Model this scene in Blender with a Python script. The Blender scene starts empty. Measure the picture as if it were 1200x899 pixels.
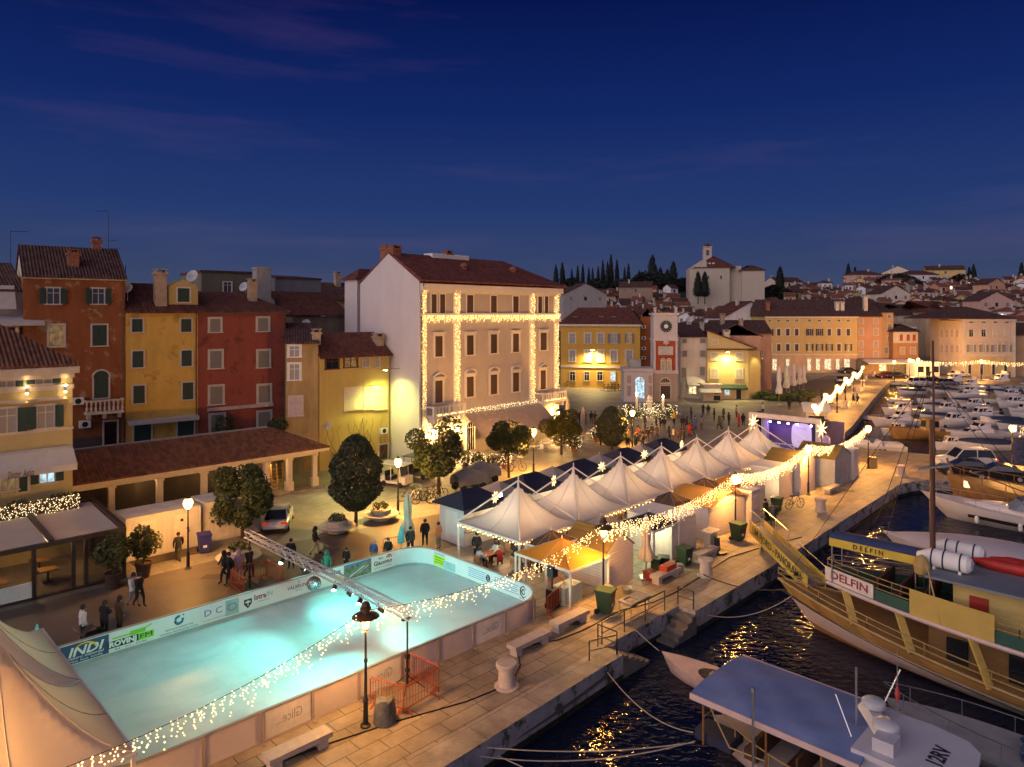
import bpy, math, random
from math import sin, cos, pi, radians, sqrt, atan2, hypot
from mathutils import Vector as V, Matrix as M
from mathutils.geometry import tessellate_polygon
RND = random.Random(11)
D = bpy.data; SC = bpy.context.scene; COL = SC.collection
# ---- survey of the place: eye 15 m above the quay, level; metres, quay level is z = 0
F, HZ, HC, K = 830.0, 366.0, 15.0, .70710678
def G(px, py, z=0.0):
    Y = F*(HC-z)/(py-HZ); return V(((px-600)/F*Y, Y, z))
def P(px, py, Y): return V(((px-600)/F*Y, Y, HC-(py-HZ)*Y/F))
def UV(u, v, z=0.0): return V((K*(u-v), K*(u+v), z))     # u runs along the quay, v inland
A45 = pi/4
class MB:
    def __init__(s): s.v = []; s.f = []; s.m = []
    def add(s, vs, fs, mi=0, T=None):
        b = len(s.v); s.v += [(T @ V(p)) if T is not None else V(p) for p in vs]
        s.f += [[i+b for i in f] for f in fs]; s.m += [mi]*len(fs); return s
    def box(s, c, d, mi=0, rz=0, T=None):
        x, y, z = d[0]/2, d[1]/2, d[2]/2
        m = M.Translation(V(c)) @ M.Rotation(rz, 4, 'Z')
        if T is not None: m = T @ m
        return s.add([(-x,-y,-z),(x,-y,-z),(x,y,-z),(-x,y,-z),(-x,-y,z),(x,-y,z),(x,y,z),(-x,y,z)],
                     [(0,3,2,1),(4,5,6,7),(0,1,5,4),(1,2,6,5),(2,3,7,6),(3,0,4,7)], mi, m)
    def bx(s, x0, x1, y0, y1, z0, z1, mi=0):
        return s.box(((x0+x1)/2,(y0+y1)/2,(z0+z1)/2), (x1-x0,y1-y0,z1-z0), mi)
    def tube(s, pts, r, n=6, mi=0, caps=True):
        pts = [V(p) for p in pts]; rs = r if isinstance(r, (list, tuple)) else [r]*len(pts)
        vs, fs = [], []; up = V((0,0,1))
        for i, p in enumerate(pts):
            d = (pts[min(i+1,len(pts)-1)]-pts[max(i-1,0)])
            d = d.normalized() if d.length > 1e-9 else V((0,0,1))
            a = d.cross(up if abs(d.z) < .95 else V((1,0,0))).normalized(); b = a.cross(d)
            for k in range(n):
                t = 2*pi*k/n; vs.append(p + a*cos(t)*rs[i] + b*sin(t)*rs[i])
        for i in range(len(pts)-1):
            for k in range(n):
                fs.append((i*n+k, i*n+(k+1)%n, (i+1)*n+(k+1)%n, (i+1)*n+k))
        if caps: fs += [tuple(range(n))[::-1], tuple(range((len(pts)-1)*n, len(pts)*n))]
        return s.add(vs, fs, mi)
    def bar(s, p, q, w, h=None, mi=0):
        p, q = V(p), V(q); h = h or w; d = (q-p); L = d.length; d.normalize()
        a = d.cross(V((0,0,1)) if abs(d.z) < .95 else V((1,0,0))).normalized(); b = a.cross(d)
        vs = [o + a*sx*w/2 + b*sy*h/2 for o in (p, q) for sx, sy in ((-1,-1),(1,-1),(1,1),(-1,1))]
        return s.add(vs, [(3,2,1,0),(4,5,6,7),(0,1,5,4),(1,2,6,5),(2,3,7,6),(3,0,4,7)], mi)
    def lathe(s, prof, n=12, c=(0,0,0), mi=0):
        vs = [(c[0]+r*cos(2*pi*k/n), c[1]+r*sin(2*pi*k/n), c[2]+z) for r, z in prof for k in range(n)]
        fs = [(i*n+k, i*n+(k+1)%n, (i+1)*n+(k+1)%n, (i+1)*n+k) for i in range(len(prof)-1) for k in range(n)]
        if prof[0][0] > 1e-4: fs.append(tuple(range(n))[::-1])
        if prof[-1][0] > 1e-4: fs.append(tuple(range((len(prof)-1)*n, len(prof)*n)))
        return s.add(vs, fs, mi)
    def prism(s, poly, z0, z1, mi=0, T=None):
        n = len(poly); vs = [(p[0],p[1],z0) for p in poly]+[(p[0],p[1],z1) for p in poly]
        tri = tessellate_polygon([[V((p[0],p[1],0)) for p in poly]])
        fs = [tuple(t)[::-1] for t in tri]+[tuple(i+n for i in t) for t in tri] if n > 4 else [tuple(range(n))[::-1], tuple(range(n,2*n))]
        fs += [(i,(i+1)%n,(i+1)%n+n,i+n) for i in range(n)]
        return s.add(vs, fs, mi, T)
    def xprism(s, poly, y0, y1, mi=0):      # polygon in x,z pushed along y
        n = len(poly); vs = [(p[0],y0,p[1]) for p in poly]+[(p[0],y1,p[1]) for p in poly]
        return s.add(vs, [tuple(range(n)), tuple(range(n,2*n))[::-1]]+[(i+n,(i+1)%n+n,(i+1)%n,i) for i in range(n)], mi)
    def yprism(s, poly, x0, x1, mi=0):      # polygon in y,z pushed along x
        n = len(poly); vs = [(x0,p[0],p[1]) for p in poly]+[(x1,p[0],p[1]) for p in poly]
        return s.add(vs, [tuple(range(n))[::-1], tuple(range(n,2*n))]+[(i,(i+1)%n,(i+1)%n+n,i+n) for i in range(n)], mi)
    def grid(s, fn, nu, nv, mi=0):
        vs = [fn(i/nu, j/nv) for j in range(nv+1) for i in range(nu+1)]; w = nu+1
        return s.add(vs, [(j*w+i, j*w+i+1, (j+1)*w+i+1, (j+1)*w+i) for j in range(nv) for i in range(nu)], mi)
    def loft(s, rings, mi=0, closed=True, caps=True):
        n = len(rings[0]); vs = [p for r in rings for p in r]; kk = n if closed else n-1
        fs = [(i*n+k, i*n+(k+1)%n, (i+1)*n+(k+1)%n, (i+1)*n+k) for i in range(len(rings)-1) for k in range(kk)]
        if caps: fs += [tuple(range(n))[::-1], tuple(range((len(rings)-1)*n, len(rings)*n))]
        return s.add(vs, fs, mi)
    def ball(s, c, r, n=8, mi=0, sx=1, sy=1, sz=1):
        m = max(3, n//2); prof = [(max(1e-5, r*sin(pi*i/m)), -r*cos(pi*i/m)) for i in range(m+1)]
        vs = [(c[0]+q*cos(2*pi*k/n)*sx, c[1]+q*sin(2*pi*k/n)*sy, c[2]+z*sz) for q, z in prof for k in range(n)]
        fs = [(i*n+k, i*n+(k+1)%n, (i+1)*n+(k+1)%n, (i+1)*n+k) for i in range(m) for k in range(n)]
        return s.add(vs, fs, mi)
    def octa(s, c, r, mi=0):
        x, y, z = c
        return s.add([(x+r,y,z),(x-r,y,z),(x,y+r,z),(x,y-r,z),(x,y,z+r),(x,y,z-r)],
                     [(0,2,4),(2,1,4),(1,3,4),(3,0,4),(2,0,5),(1,2,5),(3,1,5),(0,3,5)], mi)
    def mesh(s, name, mats, smooth=False):
        me = D.meshes.new(name); me.from_pydata([tuple(p) for p in s.v], [], s.f)
        for m in (mats if isinstance(mats, (list, tuple)) else [mats]): me.materials.append(m)
        if len(set(s.m)) > 1: me.polygons.foreach_set('material_index', s.m)
        if smooth:
            me.polygons.foreach_set('use_smooth', [True]*len(me.polygons))
            try: me.set_sharp_from_angle(angle=radians(40))
            except Exception: pass
        me.update(); return me
def link(name, data, parent=None):
    o = D.objects.new(name, data); COL.objects.link(o)
    if parent is not None: o.parent = parent
    return o
def part(name, mb, mats, parent, smooth=False, label=None):
    o = link(name, mb.mesh(name, mats, smooth) if isinstance(mb, MB) else mb, parent)
    if label: o['label'] = label
    return o
def tag(o, label, cat, group=None, kind=None, share=False):
    o['label'] = label; o['category'] = cat
    if group: o['group'] = group
    if kind: o['kind'] = kind
    if share: SHARE.add(label)
    return o
SHARE = set()
def thing(name, label, cat, loc=(0,0,0), rz=0, group=None, kind=None):
    o = link(name, None); o.location = loc; o.rotation_euler = (0,0,rz); o.empty_display_size = .2
    return tag(o, label, cat, group, kind)
def solo(name, mb, mats, label, cat, loc=(0,0,0), rz=0, group=None, kind=None, smooth=False):
    o = part(name, mb, mats, None, smooth); o.location = loc; o.rotation_euler = (0,0,rz)
    return tag(o, label, cat, group, kind)
def ground_(name, mb, mats, smooth=False):
    o = part(name, mb, mats, None, smooth); o['kind'] = 'structure'; return o
CH = {}
def dup(o, loc=None, rz=None, label=None, group=None, scale=None, parent=None):
    c = o.copy(); COL.objects.link(c)
    if parent is not None: c.parent = parent
    if loc is not None: c.location = loc
    if rz is not None: c.rotation_euler = (0,0,rz)
    if scale is not None: c.scale = (scale,)*3 if isinstance(scale, (int,float)) else scale
    if label: c['label'] = label
    if group: c['group'] = group
    for ch in list(o.children): dup(ch, parent=c)
    return c
# ---- materials
MATS = {}
def nd(t, k, x=0, **kw):
    n = t.nodes.new(k)
    for a, b in kw.items(): setattr(n, a, b)
    return n
def base_mat(name):
    m = D.materials.new(name); m.use_nodes = True; t = m.node_tree
    return m, t, t.nodes['Principled BSDF']
def mat(name, col, rough=.8, var=.18, scale=1.2, bump=0., bscale=18., metal=0., spec=.4, streak=0., stain=None, trans=0.):
    if name in MATS: return MATS[name]
    m, t, b = base_mat(name); L = t.links.new
    b.inputs['Roughness'].default_value = rough; b.inputs['Metallic'].default_value = metal
    b.inputs['Specular IOR Level'].default_value = spec
    tc = nd(t,'ShaderNodeTexCoord')
    n1 = nd(t,'ShaderNodeTexNoise'); n1.inputs['Scale'].default_value = scale; n1.inputs['Detail'].default_value = 5; n1.inputs['Roughness'].default_value = .65
    src = tc.outputs['Object']
    if streak:
        mp = nd(t,'ShaderNodeMapping'); mp.inputs['Scale'].default_value = (1,1,streak); L(src, mp.inputs[0]); L(mp.outputs[0], n1.inputs['Vector'])
    else: L(src, n1.inputs['Vector'])
    cr = nd(t,'ShaderNodeValToRGB'); e = cr.color_ramp.elements
    e[0].position = .3; e[1].position = .7
    e[0].color = tuple(max(0, c*(1-var)) for c in col)+(1,); e[1].color = tuple(min(1, c*(1+var)) for c in col)+(1,)
    L(n1.outputs[0], cr.inputs[0]); out = cr.outputs[0]
    if stain:
        n2 = nd(t,'ShaderNodeTexNoise'); n2.inputs['Scale'].default_value = stain[1]; n2.inputs['Detail'].default_value = 8; n2.inputs['Roughness'].default_value = .7
        L(src, n2.inputs['Vector']); r2 = nd(t,'ShaderNodeValToRGB'); r2.color_ramp.elements[0].position = stain[2]; r2.color_ramp.elements[1].position = stain[2]+.08
        L(n2.outputs[0], r2.inputs[0]); mx = nd(t,'ShaderNodeMixRGB'); mx.inputs[2].default_value = tuple(stain[0])+(1,)
        L(r2.outputs[0], mx.inputs[0]); L(out, mx.inputs[1]); out = mx.outputs[0]
    L(out, b.inputs['Base Color'])
    if trans:       # thin cloth lets some light through
        tl = nd(t,'ShaderNodeBsdfTranslucent'); ms = nd(t,'ShaderNodeMixShader'); ms.inputs[0].default_value = trans; L(out, tl.inputs[0]); L(b.outputs[0], ms.inputs[1]); L(tl.outputs[0], ms.inputs[2]); L(ms.outputs[0], t.nodes['Material Output'].inputs[0])
    if bump:
        n3 = nd(t,'ShaderNodeTexNoise'); n3.inputs['Scale'].default_value = bscale; n3.inputs['Detail'].default_value = 4; L(src, n3.inputs['Vector'])
        bp = nd(t,'ShaderNodeBump'); bp.inputs['Strength'].default_value = bump; bp.inputs['Distance'].default_value = .05
        L(n3.outputs[0], bp.inputs['Height']); L(bp.outputs[0], b.inputs['Normal'])
    MATS[name] = m; return m
def emis(name, col, s, base=(.8,.8,.8)):
    if name in MATS: return MATS[name]
    m, t, b = base_mat(name); b.inputs['Base Color'].default_value = tuple(base)+(1,)
    b.inputs['Emission Color'].default_value = tuple(col)+(1,); b.inputs['Emission Strength'].default_value = s
    MATS[name] = m; return m
def ribbed(name, col, axis='X', period=.24, var=.35, rough=.85, dist=.06, strength=.9, rows=.4, stain=None):
    # barrel tiles / corrugation: real relief by bump, colour differs from tile to tile
    if name in MATS: return MATS[name]
    m, t, b = base_mat(name); L = t.links.new; b.inputs['Roughness'].default_value = rough; b.inputs['Specular IOR Level'].default_value = .25
    tc = nd(t,'ShaderNodeTexCoord'); w = nd(t,'ShaderNodeTexWave', wave_type='BANDS', bands_direction=axis, wave_profile='SIN')
    w.inputs['Scale'].default_value = 2*pi/period/20; L(tc.outputs['Object'], w.inputs['Vector'])
    vo = nd(t,'ShaderNodeTexVoronoi'); mp = nd(t,'ShaderNodeMapping')
    mp.inputs['Scale'].default_value = (1/period, 1/rows, 1/rows) if axis == 'X' else (1/rows, 1/period, 1/rows)
    L(tc.outputs['Object'], mp.inputs[0]); L(mp.outputs[0], vo.inputs['Vector']); vo.inputs['Scale'].default_value = 1
    no = nd(t,'ShaderNodeTexNoise'); no.inputs['Scale'].default_value = .7; no.inputs['Detail'].default_value = 6; L(tc.outputs['Object'], no.inputs['Vector'])
    sep = nd(t,'ShaderNodeSeparateColor'); L(vo.outputs['Color'], sep.inputs[0])
    ad = nd(t,'ShaderNodeMath', operation='ADD'); L(sep.outputs[0], ad.inputs[0]); L(no.outputs[0], ad.inputs[1])
    hf = nd(t,'ShaderNodeMath', operation='MULTIPLY'); hf.inputs[1].default_value = .5; L(ad.outputs[0], hf.inputs[0])
    cr = nd(t,'ShaderNodeValToRGB'); e = cr.color_ramp.elements; e[0].position = .25; e[1].position = .8
    e[0].color = tuple(c*(1-var) for c in col)+(1,); e[1].color = tuple(min(1,c*(1+var)) for c in col)+(1,); L(hf.outputs[0], cr.inputs[0])
    L(cr.outputs[0], b.inputs['Base Color'])
    bp = nd(t,'ShaderNodeBump'); bp.inputs['Strength'].default_value = strength; bp.inputs['Distance'].default_value = dist
    L(w.outputs[1], bp.inputs['Height']); L(bp.outputs[0], b.inputs['Normal']); MATS[name] = m; return m
def paving(name, c1, c2, mortar, w, h, rot=-A45, rough=.6, msize=.012, bump=.5, nscale=.35, stain=None):
    if name in MATS: return MATS[name]
    m, t, b = base_mat(name); L = t.links.new
    tc = nd(t,'ShaderNodeTexCoord'); mp = nd(t,'ShaderNodeMapping'); mp.inputs['Rotation'].default_value = (0,0,rot); L(tc.outputs['Object'], mp.inputs[0])
    br = nd(t,'ShaderNodeTexBrick'); L(mp.outputs[0], br.inputs['Vector'])
    for k, v in (('Color1',c1),('Color2',c2),('Mortar',mortar)): br.inputs[k].default_value = tuple(v)+(1,)
    br.inputs['Scale'].default_value = 1; br.inputs['Mortar Size'].default_value = msize; br.inputs['Brick Width'].default_value = w; br.inputs['Row Height'].default_value = h
    br.inputs['Bias'].default_value = -.1; br.squash = 1.35; br.squash_frequency = 3; br.offset = .43
    no = nd(t,'ShaderNodeTexNoise'); no.inputs['Scale'].default_value = nscale; no.inputs['Detail'].default_value = 9; no.inputs['Roughness'].default_value = .68; L(tc.outputs['Object'], no.inputs['Vector'])
    cr = nd(t,'ShaderNodeValToRGB'); e = cr.color_ramp.elements; e[0].position = .32; e[1].position = .66; e[0].color = (.38,.36,.35,1); e[1].color = (1.14,1.12,1.1,1); L(no.outputs[0], cr.inputs[0])
    mx = nd(t,'ShaderNodeMixRGB', blend_type='MULTIPLY'); mx.inputs[0].default_value = .9; L(br.outputs[0], mx.inputs[1]); L(cr.outputs[0], mx.inputs[2])
    L(mx.outputs[0], b.inputs['Base Color'])
    rr = nd(t,'ShaderNodeMapRange'); rr.inputs['To Min'].default_value = rough-.2; rr.inputs['To Max'].default_value = rough+.2; L(no.outputs[0], rr.inputs[0]); L(rr.outputs[0], b.inputs['Roughness'])
    n2 = nd(t,'ShaderNodeTexNoise'); n2.inputs['Scale'].default_value = 6; n2.inputs['Detail'].default_value = 6; L(tc.outputs['Object'], n2.inputs['Vector'])
    sb = nd(t,'ShaderNodeMath', operation='MULTIPLY_ADD'); sb.inputs[1].default_value = .5; L(n2.outputs[0], sb.inputs[0])
    iv = nd(t,'ShaderNodeMath', operation='SUBTRACT'); iv.inputs[0].default_value = 1; L(br.outputs['Fac'], iv.inputs[1]); L(iv.outputs[0], sb.inputs[2])
    bp = nd(t,'ShaderNodeBump'); bp.inputs['Strength'].default_value = bump; bp.inputs['Distance'].default_value = .03
    L(sb.outputs[0], bp.inputs['Height']); L(bp.outputs[0], b.inputs['Normal'])
    MATS[name] = m; return m
def glassy(name, col, rough=.08, lit=None, s=0., spec=.6):
    if name in MATS: return MATS[name]
    m, t, b = base_mat(name); b.inputs['Base Color'].default_value = tuple(col)+(1,); b.inputs['Roughness'].default_value = rough; b.inputs['Specular IOR Level'].default_value = spec
    if lit:
        L = t.links.new; tc = nd(t,'ShaderNodeTexCoord'); no = nd(t,'ShaderNodeTexNoise'); no.inputs['Scale'].default_value = 2.3; no.inputs['Detail'].default_value = 3; L(tc.outputs['Object'], no.inputs['Vector'])
        cr = nd(t,'ShaderNodeValToRGB'); e = cr.color_ramp.elements; e[0].position = .35; e[1].position = .65
        e[0].color = tuple(c*.15 for c in lit)+(1,); e[1].color = tuple(lit)+(1,); L(no.outputs[0], cr.inputs[0]); L(cr.outputs[0], b.inputs['Emission Color'])
        b.inputs['Emission Strength'].default_value = s
    MATS[name] = m; return m
def stucco(name, col, var=.16, stain=None): return mat('stucco_'+name, col, .9, var, .8, .35, 12, streak=.35, stain=stain, spec=.2)
TILE = ribbed('roof_tiles_x', (.13,.048,.034)); TILEY = ribbed('roof_tiles_y', (.13,.048,.034), 'Y')
TILEB = ribbed('roof_tiles_brown', (.17,.075,.045)); TILED = ribbed('roof_tiles_old', (.095,.05,.042))
STONE = mat('limestone', (.5,.45,.39), .75, .15, 1.5, .3, 14); WHITE = mat('white_paint', (.72,.71,.69), .5, .06, 2)
CREAM = mat('cream_trim', (.62,.54,.42), .7, .1, 2); GREEN = mat('dark_green_shutter', (.018,.045,.04), .6, .15, 3); GREYSH = mat('grey_shutter', (.2,.19,.17), .7, .12, 3)
BROWNSH = mat('brown_shutter', (.07,.04,.03), .6, .15, 3); BLACK = mat('black_iron', (.012,.012,.013), .45, .2, 6, spec=.5); STEEL = mat('steel', (.5,.5,.5), .35, .1, 4, metal=.9)
ALU = mat('aluminium', (.7,.7,.72), .3, .08, 4, metal=.85); RUBBER = mat('rubber', (.015,.015,.016), .8, .2, 5); WOOD = mat('varnished_wood', (.24,.11,.035), .45, .3, 3, streak=6); DWOOD = mat('dark_wood', (.07,.035,.02), .6, .3, 3)
GLASS = glassy('dark_glass', (.012,.014,.018)); GLASSB = glassy('blue_grey_glass', (.05,.06,.09), .12); CURT = glassy('curtained_glass', (.3,.28,.27), .3)
LITW = glassy('warm_lit_glass', (.2,.15,.08), .2, (1,.62,.22), 2.2); LITY = glassy('yellow_lit_glass', (.2,.15,.08), .2, (1,.8,.4), 1.6); LITC = glassy('cool_lit_glass', (.2,.25,.3), .2, (.55,.85,1), 1.1); LITD = glassy('dim_lit_glass', (.1,.08,.06), .2, (1,.55,.2), .2)
SHADEW = mat('white_canvas', (.66,.62,.6), .85, .08, 1.5, .15, 30, trans=.25); NAVY = mat('navy_canvas', (.018,.022,.05), .75, .2, 1.5, .1, 20); BEIGEC = mat('beige_canvas', (.5,.42,.33), .9, .1, 1.5, .15, 30)
CONC = mat('concrete', (.3,.29,.28), .85, .2, 1, .3, 10); CHIM = mat('chimney_render', (.36,.27,.19), .9, .25, 2, .3, 10); CHIMR = mat('chimney_brick', (.25,.1,.06), .9, .25, 4)
BULB = emis('fairy_bulb', (1,.6,.2), 3.2); BULBW = emis('cold_fairy_bulb', (1,.74,.36), 1.9); BULBH = emis('facade_bulb', (1,.54,.15), 3.4); WIRE = mat('wire', (.02,.02,.02), .6)
# ---- text as flat letter meshes lying in the local x,z plane, facing -y
def text(s, size, m, parent, loc, rz=0., name='lettering', w=None, align='CENTER', flip=False, tilt=0., shear=0., bold=0., lean=0., T=None):
    c = D.curves.new('t', 'FONT'); c.body = s; c.size = size; c.align_x = align; c.align_y = 'CENTER'; c.extrude = .004; c.resolution_u = 2; c.shear = shear; c.offset = bold
    o = D.objects.new('t', c); COL.objects.link(o); dg = bpy.context.evaluated_depsgraph_get()
    me = D.meshes.new_from_object(o.evaluated_get(dg)); D.objects.remove(o); D.curves.remove(c)
    if w and me.vertices:
        xs = [v.co.x for v in me.vertices]; k = w/(max(xs)-min(xs)+1e-6); me.transform(M.Diagonal((k,1,1,1)))
    if flip: me.transform(M.Diagonal((-1,1,1,1))); me.flip_normals()
    if tilt: me.transform(M.Rotation(tilt,4,'Z'))
    me.transform(T if T is not None else M.Rotation(pi/2,4,'X')); me.materials.clear(); me.materials.append(m)
    o = link(name, me, parent); o.location = loc; o.rotation_euler = (0,0,rz); return o
# ---- lights that stand for lamps of the place, plus a few added fills
def lamp_(kind, name, loc, col, energy, r=.1, aim=None, size=None, blend=.6, parent=None):
    l = D.lights.new(name, kind); l.color = col; l.energy = energy; l.shadow_soft_size = r
    if kind == 'SPOT': l.spot_size = radians(size or 90); l.spot_blend = blend
    o = link(name, l, parent); o.location = loc
    if aim is not None: o.rotation_euler = (V(aim)-V(loc)).to_track_quat('-Z','Y').to_euler()
    return o
class Fac:      # a facade: vertical plane through o, running along angle a
    def __init__(s, o, a):
        s.o = V((o[0],o[1],0)); s.a = a; s.d = V((cos(a),sin(a),0)); s.n = V((-sin(a),cos(a),0))
    def at(s, px, py):
        r = V(((px-600)/F, 1, (HZ-py)/F)); t = s.o.dot(s.n)/r.dot(s.n); p = r*t
        return (p-s.o).dot(s.d), p.z+HC
    def x(s, px): return s.at(px, HZ)[0]
    def z(s, px, py): return s.at(px, py)[1]
WC = {}
def shutter_mb(w, h):
    b = MB(); b.bx(-w/2,w/2,-.03,.03,0,h)
    n = max(3, int(h/.16))
    for i in range(n): b.bx(-w/2+.06,w/2-.06,-.045,-.03,(i+.25)*h/n,(i+.75)*h/n)
    return b
def window(root, x0, x1, z0, z1, kind='closed', sm=GREEN, fm=STONE, pane=None, y=0., head=None, fw=.13, label=None):
    """frame > pane, shutters. kind: closed (shutters shut), open (leaves beside the opening), glass, arch, door"""
    w, h = x1-x0, z1-z0; key = (round(w,1), round(h,1), kind, sm.name, fm.name, pane.name if pane else '', head, fw)
    if key in WC:
        o = dup(WC[key], parent=root); o.location = ((x0+x1)/2, y, z0); return o
    f = MB(); W = w/2
    if kind in ('arch', 'archdoor'):
        n = 10; pts = [(W*cos(pi*i/n), h-W+W*sin(pi*i/n)) for i in range(n+1)]
        for (a, c), (e, g) in zip(pts, pts[1:]): f.bar((a*1.08,-.06,c+.04),(e*1.08,-.06,g+.04), fw, .14)
        for sx in (-1,1): f.bx(sx*W-fw/2,sx*W+fw/2,-.12,.01,0,h-W)
        if kind == 'arch': f.bx(-W-.1,W+.1,-.16,.01,-.12,0)
        p = MB(); n2 = 12; p.xprism([(-W,0),(W,0)]+[(W*cos(pi*i/n2), h-W+W*sin(pi*i/n2)) for i in range(n2+1)][1:-1]+[(-W,h-W)], -.03, -.01)
        if pane is not GREEN:
            for x in (-W*.5,0,W*.5): f.bx(x-.025,x+.025,-.05,-.03,0,h-.15)
            f.bx(-W,W,-.05,-.03,h-W-.04,h-W+.04)
    else:
        f.bx(-W-fw,-W,-.09,.01,0,h); f.bx(W,W+fw,-.09,.01,0,h); f.bx(-W-fw,W+fw,-.09,.01,h,h+fw)
        if kind != 'door': f.bx(-W-fw-.05,W+fw+.05,-.16,.01,-.1,0)
        if kind in ('open','glass'):
            f.bx(-.03,.03,-.05,-.012,0,h); f.bx(-W,W,-.045,-.012,h*.68,h*.68+.05)
            for sx in (-1,1): f.bx(sx*W-.035 if sx>0 else -W, sx*W if sx>0 else -W+.035, -.05,-.012,0,h)
        p = MB(); p.bx(-W,W,-.012,.005,0,h)
    if head in ('tri','round','flat'):
        f.bx(-W-.32,W+.32,-.3,.01,h+.28,h+.4); f.bx(-W-.2,W+.2,-.1,.01,h+fw,h+.28)
        for sx in (-1,1): f.bx(sx*(W+.2)-.08,sx*(W+.2)+.08,-.2,.01,h+.05,h+.28)
        if head == 'tri':
            for sx in (-1,1): f.bar((sx*(W+.34),-.15,h+.42),(0,-.15,h+.85),.3,.1)
        if head == 'round':
            q = [((W+.3)*cos(pi*i/8), h+.4+.45*sin(pi*i/8)) for i in range(9)]
            for a, c in zip(q,q[1:]): f.bar((a[0],-.15,a[1]),(c[0],-.15,c[1]),.3,.1)
    o = part('window' if 'door' not in kind else 'door', f, fm, root, label=label)
    part('pane', p, pane or (sm if kind == 'door' else GLASS), o)
    if kind == 'closed':
        for sx in (-1,1): s = part('shutter', shutter_mb(w/2-.01, h-.02), sm, o); s.location = (sx*w/4,-.045,.01)
    if kind == 'open':
        sw = w/2
        for sx in (-1,1): s = part('shutter', shutter_mb(sw, h), sm, o); s.location = (sx*(W+fw*.4+sw/2),-.13,0)
    o.location = ((x0+x1)/2, y, z0); WC[key] = o; return o
def gable_x(b, x0, x1, y0, y1, z, rise, oh=.4, th=.16, frac=.5):   # ridge along x
    ym = y0+(y1-y0)*frac; s0 = rise/(ym-y0); s1 = rise/(y1-ym)
    return b.yprism([(y0-oh,z-oh*s0),(ym,z+rise),(y1+oh,z-oh*s1),(y1+oh,z-oh*s1+th),(ym,z+rise+th),(y0-oh,z-oh*s0+th)][::-1], x0-oh*.3, x1+oh*.3)
def gable_y(b, x0, x1, y0, y1, z, rise, oh=.4, th=.16, frac=.5):
    xm = x0+(x1-x0)*frac; s0 = rise/(xm-x0); s1 = rise/(x1-xm)
    return b.xprism([(x0-oh,z-oh*s0),(xm,z+rise),(x1+oh,z-oh*s1),(x1+oh,z-oh*s1+th),(xm,z+rise+th),(x0-oh,z-oh*s0+th)][::-1], y0-oh*.5, y1+oh*.5)
def hip(b, x0, x1, y0, y1, z, rise, oh=.45, th=.15, inset=None, left=True, right=True):
    x0 -= oh; x1 += oh; y0 -= oh; y1 += oh; i = inset if inset is not None else (y1-y0)/2; ym = (y0+y1)/2
    a, c = x0+(i if left else 0), x1-(i if right else 0)
    vs = [(x0,y0,z),(x1,y0,z),(x1,y1,z),(x0,y1,z),(x0,y0,z+th),(x1,y0,z+th),(x1,y1,z+th),(x0,y1,z+th),(a,ym,z+rise+th),(c,ym,z+rise+th)]
    return b.add(vs, [(3,2,1,0),(0,1,5,4),(1,2,6,5),(2,3,7,6),(3,0,4,7),(4,5,9,8),(6,7,8,9),(5,6,9),(7,4,8)])
def shed(b, x0, x1, y0, y1, z0, z1, oh=.35, th=.15):
    s = (z1-z0)/(y1-y0)
    return b.yprism([(y0-oh,z0-oh*s),(y1+oh,z1+oh*s),(y1+oh,z1+oh*s+th),(y0-oh,z0-oh*s+th)], x0-oh*.4, x1+oh*.4)
def chimney(parent, x, y, z0, z1, w=.6, m=None, d=None):
    b = MB(); d = d or w; b.bx(x-w/2,x+w/2,y-d/2,y+d/2,z0,z1-.3); b.bx(x-w/2-.1,x+w/2+.1,y-d/2-.1,y+d/2+.1,z1-.3,z1-.12)
    for sx in (-1,1): b.bx(x+sx*(w/2-.1)-.07,x+sx*(w/2-.1)+.07,y-d/2,y+d/2,z1-.12,z1+.12)
    b.bx(x-w/2-.08,x+w/2+.08,y-d/2-.08,y+d/2+.08,z1+.12,z1+.2)
    return part('chimney', b, m or CHIM, parent)
def dish_mb(r=.45):
    b = MB(); n = 12
    b.lathe([(1e-4,0),(r*.5,.05*r/.45),(r*.85,.14*r/.45),(r,.2*r/.45),(r*.98,.22*r/.45),(1e-4,.03)], n)
    b.tube([(0,-r,.2),(0,-.1,r*1.1)], .015, 4); b.box((0,-.08,r*1.1),(.08,.08,.1))
    return b
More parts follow.
